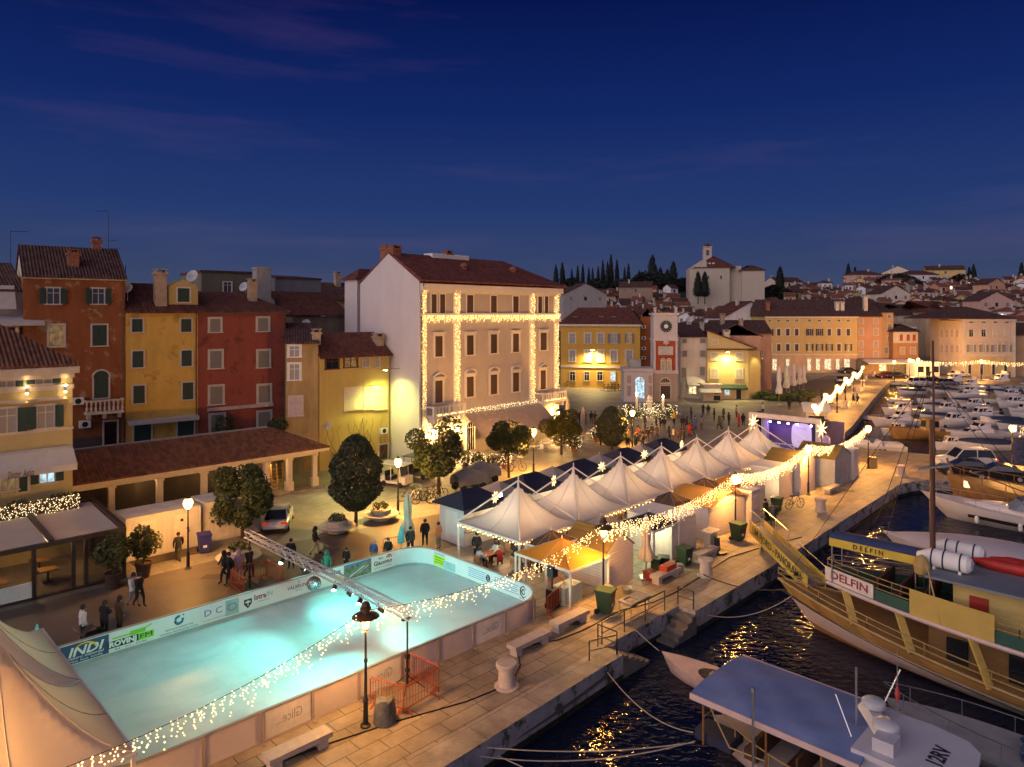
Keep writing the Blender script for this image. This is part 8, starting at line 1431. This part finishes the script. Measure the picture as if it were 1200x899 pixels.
def buggy(p, a, lab, cm, cart=False):
    o = thing('electric_buggy', lab, 'buggy', p, a, 'electric buggies by the hotel'); b = MB(); b.bx(0,2.7,-.6,.6,.3,.5); b.bx(2.0,2.7,-.58,.58,.5,.95); b.bx(.0,.5,-.58,.58,.5,.85); part('body', b, cm, o); b = MB(); b.bx(-.1,2.6,-.68,.68,1.9,1.98); part('roof', b, cm, o); b = MB()
    for x in (.1,1.2,2.3):
        for y in (-.58,.58): b.tube([(x,y,.5),(x if x<2 else x-.2,y,1.9)],.035,5)
    part('roof_post', b, cm, o); b = MB(); b.bx(.6,1.1,-.55,.55,.5,.85); b.bx(.5,.6,-.55,.55,.85,1.3); part('seat', b, BLACK, o); b = MB(); b.bx(2.12,2.16,-.55,.55,.95,1.75); part('windscreen', b, GLASSB, o)
    for x in (.45,2.2):
        for y in (-.55,.55): w = link('wheel', WTY, o); w.location = (x,y,.25); w.scale = (.75,)*3; w.rotation_euler = (pi/2,0,0)
    return o
buggy(G(450,567),-.5,'white electric buggy with an open cab beside the street lamp',PW); buggy(G(477,558),-.5,'dark electric buggy with a pale roof behind the white one',mat('buggy_dark',(.06,.06,.06),.5))
b = MB(); b.ball((.2,0,0),.22,8); o = solo('red_balloon', b, mat('balloon_red',(.45,.02,.01),.4), 'red round balloon tied to the white buggy', 'balloon', G(460,567)+V((.3,-.2,1.5)), 0, smooth=True)
for i,(u,v,lab) in enumerate(((39.8,44.9,'grey covered carriage nearer the broad evergreen'),(42.3,46.0,'grey covered carriage behind the first one'))):
    o = thing('covered_carriage', lab, 'carriage', UV(u,v), A45-.15, 'covered carriages'); b = MB(); rr = random.Random(i)
    b.grid(lambda s,t: V((-1.5+3.0*s, -.75*cos(pi*t)*(1+.06*sin(9*s+t*4)), .55+1.25*sin(pi*t)**.6*(.75+.3*sin(pi*min(1,s*1.25))**.7)*(1+.05*sin(11*s)*cos(5*t)))), 18, 14); part('cover', b, mat('grey_tarpaulin',(.28,.25,.23),.75,.12,1.5,.3,8), o, True); b = MB(); b.bx(-1.3,1.3,-.5,.5,.45,.6); part('chassis', b, BLACK, o)
    for x in (-1.0,.9):
        for y in (-.7,.7): w = link('wheel', WTY, o); w.location = (x,y,.34); w.rotation_euler = (pi/2,0,0)
def bicycle(p, a, lab, m_, s=1.0):
    o = thing('bicycle', lab, 'bicycle', p, a, 'parked bicycles')
    for x in (0,1.05):
        b = MB(); b.tube([(x+.33*cos(t),0,.34+.33*sin(t)) for t in [2*pi*i/18 for i in range(19)]],.022,5,caps=False)
        for k in range(5): t = k*pi/5; b.tube([(x-.32*cos(t),0,.34-.32*sin(t)),(x+.32*cos(t),0,.34+.32*sin(t))],.006,3)
        part('wheel', b, RUBBER, o)
    b = MB(); q = {'r':(0,0,.34),'f':(1.05,0,.34),'s':(.3,0,.85),'h':(.85,0,.9),'p':(.42,0,.32)}
    for i,j in (('r','s'),('r','p'),('p','s'),('p','h'),('s','h'),('h','f')): b.tube([q[i],q[j]],.022,5)
    b.tube([(.85,0,.9),(.83,0,1.02)],.02,5); b.tube([(.83,-.27,1.04),(.83,.27,1.04)],.018,5); part('frame', b, m_, o); b = MB(); b.box((.28,0,.9),(.26,.14,.06)); part('saddle', b, BLACK, o); o.scale = (s,s,s)
for i,(px,py,a,m_) in enumerate(((471,588,.3,BLACK),(480,589,.5,STEEL),(487,591,.2,BLACK),(496,587,.6,DWOOD),(503,585,.4,BLACK))): bicycle(G(px,py),a,'bicycle in the rack between the round planter and the kiosk',m_,1.15)
bicycle(G(597,553),.2,'bicycle leaning by the tree before the hotel awning',BLACK,1.2); bicycle(UV(53,23.2),.4,'dark bicycle parked before the huts near the stage',BLACK,1.1)
for i,(px,py,a) in enumerate(((662,454.5,.1),(666,453.5,.2),(670,452.5,.1),(674,451.5,.3),(706,458.5,.2),(710,458.5,.1),(714,458.5,.2),(718,458.5,.1),(722,458.5,.2))): bicycle(G(px,py),a,'dark bicycle in the racks before the orange-yellow palace',BLACK,1.4)
# ================= fountain ringed with lights, carousel-like lit hedge
g = G(761,490); o = thing('fountain','round stone fountain with a carved pillar on the square','fountain',g,0); b = MB(); b.lathe([(2.6,0),(2.6,.3),(2.3,.35),(2.3,.6),(2.45,.7),(2.2,.75),(2.1,.4),(.0001,.4)],24); part('basin', b, STONE, o, True); b = MB(); b.lathe([(.6,.4),(.6,.7),(.4,.8),(.34,2.2),(.5,2.35),(.3,2.6),(.32,3.0),(.1,3.3)],12); part('pillar', b, STONE, o, True)
sg_ = []
for i in range(90):
    a = RND.random()*2*pi; r_ = RND.uniform(2.3,2.9); sg_.append([(r_*cos(a)*1.35+(0 if i%3 else RND.uniform(-1,1)), r_*sin(a), RND.uniform(.3,1.7)) for k in range(1)]+[(r_*1.35*cos(a+.05*k), r_*sin(a+.05*k), RND.uniform(.3,1.8)) for k in range(4)])
strands('fountain_lights','ring of fairy lights wound round the square fountain',g,0,sg_,BULBW,r=.055); o = thing('fountain_garland','green garland hedge wound round the fountain under the fairy lights','garland',g,0); b = MB()
for i in range(1500): a = RND.random()*2*pi; c = V((2.55*1.35*cos(a)+RND.gauss(0,.2),2.55*sin(a)+RND.gauss(0,.2),RND.uniform(.2,1.6))); q = V((RND.gauss(0,1),RND.gauss(0,1),RND.gauss(0,1))).normalized()*.16; e = q.orthogonal().normalized()*.1; b.add([c-q,c+e,c+q,c-e],[(0,1,2,3)])
part('foliage', b, LEAF, o)
for px,py,h in ((746,490,3.6),(777,490,3.2)):
    g2 = G(px,py); o = thing('candle_lamp','tall candle-shaped lamp standing at the fountain','lamp',g2,0,'candle lamps at the fountain'); b = MB(); b.lathe([(.22,0),(.18,h-.5),(.12,h-.4)],10); part('candle', b, STONE, o); b = MB(); b.lathe([(.12,h-.39),(.18,h-.15),(.02,h+.2)],8); part('flame', b, emis('candle_flame',(1,.7,.3),4), o); lamp_('POINT','candle_light',V((g2.x,g2.y-.6,h+.1)),(1,.65,.28),120,.2)
lamp_('POINT','fountain_light',g+V((0,-3.4,1.8)),(1,.68,.3),120,.3)
# sandwich booth beyond the stage
o = thing('ticket_booth','small white booth with a pitched front panel behind the stage','booth',G(957,502),-.2); b = MB(); b.bx(-1.3,1.3,0,2,0,2.2); part('body', b, STONE, o); b = MB(); b.yprism([(-.6,2.2),(1.0,3.2),(2.3,2.5),(2.3,2.4),(1.0,3.05),(-.6,2.1)][::-1],-1.7,1.7); part('roof', b, SHADEW, o); b = MB(); b.bx(-1.0,.9,-.03,-.003,.7,1.6); part('hatch', b, GLASS, o)
b = MB(); b.box((0,0,1.2),(.9,.7,2.4)); b.box((0,0,2.6),(1.2,1.0,.3)); solo('newspaper_stand', b, DWOOD, 'brown wooden stand on the quay right of the stage', 'stand', G(975,540), .5)
b = MB(); b.box((0,0,.55),(.7,.5,1.1)); solo('utility_box', b, mat('ochre_ply',(.4,.26,.09)), 'small yellow box at the foot of the pier lamp', 'box', G(1022,549), .3)
for i,(px,py,w_) in enumerate(((905,468,6),(925,470,7),(940,466,4))): g = G(px,py); b = bush_mb(1.0,500,.2,.6,500+i); o = solo('planter_hedge', b, LEAF, 'dark planter hedge at the foot of the closed cafe parasols', 'hedge', g+V((0,0,.6)), 0, 'hedges of the parasol cafe'); o.scale = (w_*.5,1.2,1.2)
# ================= people: one continuous skinned body each, hair as a child
def skin_body(pose, seed=0, coat=1.0):
    """joints in metres, facing +x"""
    if pose == 'walk': J = dict(pel=(0,0,.93),ch=(.02,0,1.28),nk=(.03,0,1.48),hd=(.05,0,1.62),hL=(0,.1,.9),hR=(0,-.1,.9),kL=(.2,.11,.5),kR=(-.03,-.11,.5),aL=(.22,.11,.09),aR=(-.32,-.1,.16),tL=(.4,.12,.05),tR=(-.2,-.1,.05),sL=(.02,.19,1.4),sR=(.02,-.19,1.4),eL=(-.12,.25,1.14),eR=(.12,-.25,1.14),wL=(-.08,.25,.9),wR=(.28,-.22,.95))
    elif pose == 'sit': J = dict(pel=(0,0,.5),ch=(-.03,0,.85),nk=(0,0,1.06),hd=(.04,0,1.2),hL=(.03,.1,.48),hR=(.03,-.1,.48),kL=(.44,.12,.5),kR=(.44,-.12,.5),aL=(.42,.12,.09),aR=(.4,-.12,.09),tL=(.58,.13,.05),tR=(.56,-.13,.05),sL=(-.02,.19,.98),sR=(-.02,-.19,.98),eL=(.1,.25,.74),eR=(.1,-.25,.74),wL=(.34,.15,.78),wR=(.34,-.15,.8))
    elif pose == 'phone': J = dict(pel=(0,0,.93),ch=(0,0,1.28),nk=(.02,0,1.47),hd=(.07,0,1.6),hL=(0,.1,.9),hR=(0,-.1,.9),kL=(.02,.12,.5),kR=(.03,-.12,.5),aL=(-.02,.12,.09),aR=(0,-.12,.09),tL=(.15,.14,.05),tR=(.17,-.14,.05),sL=(0,.19,1.4),sR=(0,-.19,1.4),eL=(.05,.27,1.14),eR=(.05,-.27,1.14),wL=(.32,.12,1.22),wR=(.3,-.12,1.2))
    else: J = dict(pel=(0,0,.93),ch=(0,0,1.28),nk=(.01,0,1.48),hd=(.03,0,1.62),hL=(0,.1,.9),hR=(0,-.1,.9),kL=(.02,.12,.5),kR=(.0,-.12,.5),aL=(-.02,.13,.09),aR=(-.03,-.12,.09),tL=(.15,.16,.05),tR=(.14,-.15,.05),sL=(0,.19,1.4),sR=(0,-.19,1.4),eL=(-.03,.26,1.13),eR=(-.02,-.27,1.13),wL=(.06,.25,.88),wR=(.08,-.24,.9))
    E_ = [('pel','ch'),('ch','nk'),('nk','hd'),('pel','hL'),('pel','hR'),('hL','kL'),('hR','kR'),('kL','aL'),('kR','aR'),('aL','tL'),('aR','tR'),('ch','sL'),('ch','sR'),('sL','eL'),('sR','eR'),('eL','wL'),('eR','wR')]
    Rr = dict(pel=.155,ch=.165,nk=.06,hd=.105,hL=.1,hR=.1,kL=.065,kR=.065,aL=.045,aR=.045,tL=.04,tR=.04,sL=.075,sR=.075,eL=.055,eR=.055,wL=.04,wR=.04)
    if coat > 1: Rr['pel'] = .2; Rr['hL'] = Rr['hR'] = .15; Rr['ch'] = .19; Rr['eL'] = Rr['eR'] = .068; Rr['sL'] = Rr['sR'] = .085; Rr['kL'] = Rr['kR'] = .085 if coat > 1.5 else .07
    # hands: short tapered finger fan at each wrist
    for s in 'LR':
        w, e = V(J['w'+s]), V(J['e'+s]); d = (w-e).normalized(); J['m'+s] = tuple(w+d*.09); E_.append(('w'+s,'m'+s)); Rr['m'+s] = .036
    names = list(J); me = D.meshes.new('body'); me.from_pydata([J[k] for k in names],[(names.index(a),names.index(c)) for a,c in E_],[]); o = D.objects.new('t',me); COL.objects.link(o)
    m = o.modifiers.new('s','SKIN'); sv = me.skin_vertices[0].data
    for i,k in enumerate(names): sv[i].radius = (Rr[k]*.82 if k in ('pel','ch') else Rr[k], Rr[k]); sv[i].use_root = (k=='pel')
    m.use_smooth_shade = True; u = o.modifiers.new('u','SUBSURF'); u.levels = u.render_levels = 1
    dg = bpy.context.evaluated_depsgraph_get(); out = D.meshes.new_from_object(o.evaluated_get(dg)); D.objects.remove(o); out.name = 'body'
    out.materials.clear()
    for k in range(4): out.materials.append(SKINM)
    def seg(p,a,c): a,c = V(J[a]),V(J[c]); t = max(0,min(1,(p-a).dot(c-a)/max(1e-6,(c-a).length_squared))); return (p-a-(c-a)*t).length
    for f in out.polygons:
        p = f.center; a = min(E_, key=lambda q: seg(p,*q)); s = ''.join(a)
        if a in (('nk','hd'),): mi = 0
        elif a[0][0] == 'w': mi = 0
        elif a[0][0] in 'a' and a[1][0] == 't': mi = 3
        elif a[0][0] in 'hk': mi = 1 if (coat > 1.5 and p.z > .45) else 2
        elif a[0] == 'pel' and a[1][0] == 'h': mi = 1 if coat >= 1 else 2
        else: mi = 1
        f.material_index = mi; f.use_smooth = True
    return out, V(J['hd'])
SKINM = mat('skin',(.45,.24,.16),.6,.06,6)
def hair_mb(kind):
    b = MB()
    if kind == 'hood': b.ball((-.03,0,.0),.15,10,0,1,1,1.1); b.ball((-.08,0,-.13),.14,8)
    elif kind == 'hat': b.lathe([(.118,-.01),(.124,.03),(.11,.1),(.06,.15),(.001,.165)],10,(0,0,.0)); b.ball((-.035,0,.0),.108,8)
    elif kind == 'long': b.ball((-.02,0,.03),.125,10); b.ball((-.075,0,-.08),.1,8,0,.7,1,1.5)
    else: b.ball((-.022,0,.035),.12,10)
    return b
HM = {}
BODY = {}
def getbody(pose, coat):
    if (pose,coat) not in BODY: BODY[pose,coat] = skin_body(pose,0,coat)
    return BODY[pose,coat]
CLO = {'black':(.012,.012,.015),'white':(.55,.53,.52),'grey':(.16,.16,.17),'dark grey':(.05,.05,.055),'navy':(.015,.02,.05),'lilac':(.3,.22,.28),'brown':(.09,.05,.03),'beige':(.38,.28,.18),'olive':(.06,.065,.03),'red':(.32,.025,.02),'yellow':(.5,.32,.03),'orange':(.5,.17,.07),'blue':(.05,.1,.28),'green':(.04,.12,.08),'cream':(.5,.4,.26),'pale blue':(.28,.33,.4),'pink':(.45,.22,.24)}
CM_ = {k: mat('cloth_'+k.replace(' ','_'), c, .85, .15, 6) for k, c in CLO.items()}
HAIRC = {'dark':mat('hair_dark',(.015,.01,.008),.6),'brown':mat('hair_brown',(.06,.03,.015),.6),'fair':mat('hair_fair',(.3,.2,.09),.6)}
PEOPLE = 0
def person(p, face, coat, legs, lab, pose='stand', hair='short', hc='dark', long_=1.2, h=1.0, group='people on the quay and square', z=0):
    global PEOPLE; PEOPLE += 1
    me, hd = getbody(pose, long_); o = link('person', me); p = V(p); o.location = (p.x,p.y,p.z+z); o.rotation_euler = (0,0,face); o.scale = (h,h,h); tag(o, lab, 'person', group)
    for i, m_ in enumerate((SKINM, CM_[coat], CM_[legs], RUBBER)): o.material_slots[i].link = 'OBJECT'; o.material_slots[i].material = m_
    key = hair
    if key not in HM: HM[key] = hair_mb(hair).mesh('hair' if hair in ('short','long') else hair, HAIRC['dark'], True)
    k = link('hair' if hair in ('short','long') else hair, HM[key], o); k.location = hd; k.material_slots[0].link = 'OBJECT'; k.material_slots[0].material = (CM_[coat] if hair=='hood' else (CM_[hc] if hc in CM_ else HAIRC['dark'])) if hair in ('hood','hat') else HAIRC.get(hc,HAIRC['dark']); return o
# -- near
person(G(97,754),.9,'white','black','person in a white padded jacket beside a pram at the end of the rink','stand','short'); person(G(122,748),1.3,'black','black','person in dark clothes taking a photo beside the pram','phone','long',); person(G(140,742),1.0,'brown','black','person in a long dark brown coat right of the pram','stand','long',long_=2); 
o = thing('pram','dark pram with a raised hood beside the person in the white jacket','pram',G(110,758),.8); b = MB(); b.grid(lambda s,t: V((.5*cos(pi*t)*.9,-.24+.48*s,.55+.42*sin(pi*t)*(.6 if t<.5 else 1))),4,10); b.bx(-.42,.42,-.22,.22,.5,.66); part('carrycot', b, BLACK, o); b = MB(); b.tube([(-.4,0,.55),(-.75,0,1.0)],.02,5); b.tube([(-.75,-.22,1.0),(-.75,.22,1.0)],.02,5); b.tube([(-.35,0,.16),(.3,0,.55)],.02,5); b.tube([(.35,0,.16),(-.3,0,.55)],.02,5); part('frame', b, STEEL, o)
for x in (-.36,.36):
    for y in (-.24,.24): w = link('wheel', WTY, o); w.location = (x,y,.15); w.scale = (.46,.46,.3); w.rotation_euler = (pi/2,0,0)
person(G(156,711),-.4,'white','grey','person in a pale coat walking arm in arm past the terrace','walk','long',long_=1.2); person(G(163,711),-.4,'black','black','person in black holding a phone beside the one in the pale coat','walk','short')
person(G(194,638),-2.2,'lilac','dark grey','person in a grey-lilac coat leaning at the container ramp','stand','hat','white'); person(G(209,658),2.0,'black','olive','person in a black jacket before the blue bin','walk','short')
person(G(263,682),-2.4,'black','black','person in a dark hooded jacket, left of the group by the planter','walk','hood'); person(G(269,684),-2.3,'black','black','person in black walking in front of the group by the planter','walk','hat','black'); person(G(280,681),2.2,'lilac','lilac','person in a long lilac coat with the hood up','stand','hood',long_=2); person(G(292,677),-.6,'black','black','person in black beside the truss stand','walk','short')
person(G(369,650),.3,'black','beige','person in a black coat and beige trousers crossing the road alone','walk','hood'); person(G(383,682),-1.8,'green','black','person in a green hooded jacket leaning on the rink boards','stand','hood'); person(G(341,666),-1.5,'black','black','person in black behind the lighting truss','stand','short'); person(G(406,668),-1.6,'black','black','short dark-haired person looking over the boards by the aerial picture','stand','short',h=.75); person(G(438,661),-1.5,'blue','yellow','child in blue and yellow at the rink boards','stand','hat','pale blue',h=.8); person(G(455,659),-1.6,'black','black','person in a black coat at the boards by the serif lettering','stand','hat','dark grey',h=.85)
person(G(498,640),1.8,'black','black','person in black half hidden by the closed parasol','stand','short'); person(G(514,644),2.6,'orange','grey','person in a salmon-orange top by the first kiosk','stand','short')
person(G(481,650),-1.2,'dark grey','black','person in dark clothes behind the far barrier of the rink','stand','short')
# tables under the first tent
for i,(u,v) in enumerate(((28.6,30.6),(29.9,29.0),(31.4,30.9),(33.8,29.2),(35.6,30.6),(38.4,29.4),(40.8,30.4),(44,29.5),(47,30.3),(52,29.5))):
    o = thing('bar_table','wooden table with drinks under the peaked tents','table',UV(u,v),A45+i*.4,'tables under the tents'); b = MB(); b.bx(-.6,.6,-.38,.38,.72,.77); part('tabletop', b, WOOD, o)
    for x in (-.5,.5):
        for y in (-.3,.3): b = MB(); b.bx(x-.03,x+.03,y-.03,y+.03,0,.72); part('leg', b, WOOD, o)
    g = UV(u,v,.77); q = solo('drinks_tray', MB().bx(-.2,.2,-.15,.15,0,.03), REDI, 'red tray of cups on a tent table', 'tray', g, A45, 'trays on the tent tables')
    for k,(dx,dy) in enumerate(((.75,.15),(-.75,-.1))):
        c = thing('folding_chair','wooden folding chair at a tent table','chair',UV(u+dx,v+dy),A45+(pi if dx>0 else 0),'chairs under the tents'); b = MB(); b.bx(-.2,.2,-.2,.2,.43,.46); part('seat', b, mat('pale_wood',(.45,.28,.12),.6), c); b = MB(); b.bx(-.24,-.2,-.2,.2,.5,.9); part('backrest', b, mat('pale_wood',(.45,.28,.12)), c)
        for x in (-.2,.2):
            for y in (-.17,.17): b = MB(); b.bar((x,y,0),(x,y,.43),.03); part('leg', b, mat('pale_wood',(.45,.28,.12)), c)
SC_ = ['pale blue','white','red','black','brown','navy','beige','grey','olive','black','red','dark grey','white','navy']
for i,(u,v,f) in enumerate(((27.85,30.5,0),(29.35,30.7,pi),(28.9,29.9,.8),(29.15,28.9,0),(30.7,29.1,pi),(30.65,30.8,0),(32.2,31.0,pi),(33.0,29.3,0),(34.8,30.6,0),(36.4,30.7,pi),(37.6,29.5,0))): person(UV(u,v),A45+f,SC_[i],'black','seated person in a %s top at a table under the peaked tents' % SC_[i],'sit',('short','long')[i%2],('dark','brown','fair')[i%3],group='people seated under the tents')
for i,(u,v,f,c,ps) in enumerate(((28.7,31.7,-1.5,'black','stand'),(30.3,31.6,-2,'dark grey','phone'),(31.9,28.1,.5,'brown','stand'),(29.8,27.6,2,'beige','stand'),(35,28.2,1,'navy','stand'),(38,31.4,3,'red','stand'),(40,28.5,0,'black','phone'),(43,31,1,'white','stand'),(46,28.3,2,'black','stand'))): person(UV(u,v),f,c,'black','person in %s standing under the peaked tents' % c,ps,('hat','short','long')[i%3],'red' if i==1 else 'dark',group='people standing under the tents')
# quay side
person(G(897,613),2.2,'black','black','person in black standing among the shelves by the gangway','stand','short'); person(G(906,618),1.0,'navy','navy','person in dark blue bending over things near the gangway','phone','short'); 
# crowd on the square, read off the photograph
CR = [(745,527,'black'),(753,528,'dark grey'),(737,520,'brown'),(741,508,'black'),(680,497,'black'),(686,499,'dark grey'),(697,498,'black'),(717,497,'brown'),(725,496,'black'),(693,497,'navy'),(672,500,'black'),(704,523,'olive'),(756,503,'dark grey'),(769,504,'black'),(774,505,'navy'),(778,505,'black'),(790,499,'yellow'),(747,517,'red'),(749,518,'brown'),(754,514,'grey'),(759,518,'black'),(764,514,'dark grey'),(770,515,'brown'),(784,517,'black'),(789,518,'cream'),(796,519,'brown'),(801,521,'olive'),(800,504,'black'),(805,503,'dark grey'),(808,513,'red'),(811,510,'brown'),(815,504,'blue'),(822,504,'grey'),(810,493,'black'),(824,488,'black'),(830,488,'black'),(837,494,'black'),(843,504,'olive'),(846,503,'grey'),(848,493,'dark grey'),(854,499,'black'),(863,490,'grey'),(866,501,'red'),(871,500,'black'),(894,486,'pale blue'),(736,527,'black')]
for i,(px,py,c) in enumerate(CR):
    f = RND.uniform(0,6.28); person(G(px,py),f,c,RND.choice(['black','dark grey','navy','brown']),'person in %s%s in the crowd on the square' % (c,' coat'), RND.choice(['stand','walk','stand','phone']), RND.choice(['short','long','hat','hood']), 'dark', RND.choice([1.2,1.2,2]), RND.uniform(.95,1.08),'people in the crowd on the square')
for i,(px,py,c,lab) in enumerate(((1000,473.5,'black','walking away along the inner quay, left of the pair'),(1005,474,'dark grey','walking away along the inner quay, right of the pair'),(990,461,'black','by the first bollards of the inner quay'),(996,455,'black','farther along the inner quay'),(968,474,'dark grey','beside the ticket booth'),(975,473,'brown','between the ticket booth and the quay lamp'),(981,475,'black','in front of the lamp by the ticket booth'),(963,470,'black','behind the ticket booth'),(925,481,'black','alone on the pavement behind the stage'),(938,476,'dark grey','by the hedge of the parasol cafe'),(950,478,'brown','at the foot of the nearest inner quay lamp'),(1176,444,'black','in front of the grand beige palace'),(1183,444.5,'dark grey','strolling before the grand beige palace, right one'))): person(G(px,py),RND.uniform(0,6.28),c,'black','person in %s %s' % (c,lab),'walk' if i<2 else 'stand',('short','hat','hood')[i%3])
# ================= low sun long gone: only a faint broad afterglow from the west
sl = D.lights.new('afterglow','SUN'); sl.energy = .3; sl.angle = radians(60); sl.color = (1,.72,.7); so_ = link('afterglow', sl); so_.rotation_euler = (V((0,0,0))-SKYD*10).to_track_quat('-Z','Y').to_euler(); so_.rotation_euler = (-(SKYD+V((0,0,.25)))).to_track_quat('-Z','Y').to_euler()
# floodlights that wash the creeper house, the hotel gable and the market hall corner
def wflood(px, py, fac, lab, col, e, tgt, off=.7, size=110):
    x, z = fac.at(px,py); p = fac.o+fac.d*x-fac.n*off; p.z = z; o = thing('wall_floodlight', lab, 'floodlight', p, fac.a, 'floodlights on facades'); b = MB(); b.tube([(0,off-.02,.1),(0,.0,.12)],.03,5); b.box((0,0,.1),(.5,.25,.12)); part('lamp_housing', b, BLACK, o); b = MB(); b.box((0,-.02,.03),(.42,.18,.02)); part('lamp_lens', b, emis('flood_lens_w',(1,.9,.4),90), o); lamp_('SPOT','floodlight',p-V((0,0,.05)),col,e,.1,tgt(p),size,.8)
wflood(432,453,fl,'bright floodlight over the triple shutters of the low yellow creeper house',(.92,.92,.2),600,lambda p: p+V((.1,-.1,-3)),1.3,165)
gp = fh.o-fh.d*.0; q = V((-.82,.57,0)); 
gw = Fac(fh.o+fh.n*dh, ah-pi/2); gw_p = fh.o+fh.n*(dh*.3)-fh.d*2.0; gw_p.z = 9.2
o = thing('wall_floodlight','floodlight bracket on the blank hotel gable','floodlight',gw_p,ah,'floodlights on facades'); b = MB(); b.tube([(1.8,0,.1),(0,0,.12)],.03,5); b.box((0,0,.1),(.25,.5,.12)); part('lamp_housing', b, BLACK, o); b = MB(); b.box((0,0,.03),(.18,.42,.02)); part('lamp_lens', b, emis('flood_lens_w',(1,.9,.4),90), o); lamp_('SPOT','floodlight',gw_p-V((0,0,.05)),(.88,.92,.2),1500,.1,gw_p+V((.5,-.35,-5)),140,.9)
lamp_('SPOT','floodlight',UV(33.2,52.8,6.6),(.95,.92,.3),2600,.15,UV(29.5,45.5,0),110,.9)
# ================= camera
cam = D.cameras.new('camera'); co = link('camera', cam); co.location = (0,0,HC); co.rotation_euler = (pi/2,0,0); cam.sensor_width = 36; cam.lens = 36*F/1200; cam.shift_y = -(449.5-HZ)/1200; cam.clip_end = 3000; cam.clip_start = .5; SC.camera = co
# ================= every label must single out one thing
import bpy_extras.object_utils as bou
def disambiguate():
    bpy.context.view_layer.update(); groups = {}
    for o in COL.objects:
        if o.parent is None and o.get('label') and o.get('kind') is None: groups.setdefault(o['label'],[]).append(o)
    ORD = ['leftmost','second from left','third from left','fourth from left','fifth from left','sixth from left','seventh from left','eighth from left','ninth from left','tenth from left']
    for lab, os_ in groups.items():
        if len(os_) < 2 or lab in SHARE: continue
        xs = []
        for o in os_:
            p = o.matrix_world.translation; xs.append((p.x/max(.1,p.y), o))
        xs.sort(key=lambda t: t[0]); n = len(xs)
        for i,(x,o) in enumerate(xs):
            s = ORD[i] if i < 10 and (i <= n//2 or n-1-i > 9) else ('rightmost' if i == n-1 else ORD[n-1-i].replace('left','right') if n-1-i < 10 else 'number %d from left' % (i+1))
            o['label'] = '%s, %s' % (lab, s)
disambiguate()
# ================= render set-up
SC.render.engine = 'CYCLES'; cy = SC.cycles; cy.use_denoising = True
try: cy.denoiser = 'OPENIMAGEDENOISE'
except Exception: pass
cy.max_bounces = 5; cy.diffuse_bounces = 2; cy.glossy_bounces = 3; cy.transmission_bounces = 3; cy.transparent_max_bounces = 6; cy.sample_clamp_indirect = 4; cy.sample_clamp_direct = 0; cy.use_light_tree = True; cy.caustics_reflective = False; cy.caustics_refractive = False; cy.use_adaptive_sampling = True; cy.adaptive_threshold = .02
vs = SC.view_settings; vs.view_transform = 'Standard'; vs.look = 'None'; vs.exposure = .38; vs.gamma = 1; vs.use_curve_mapping = False
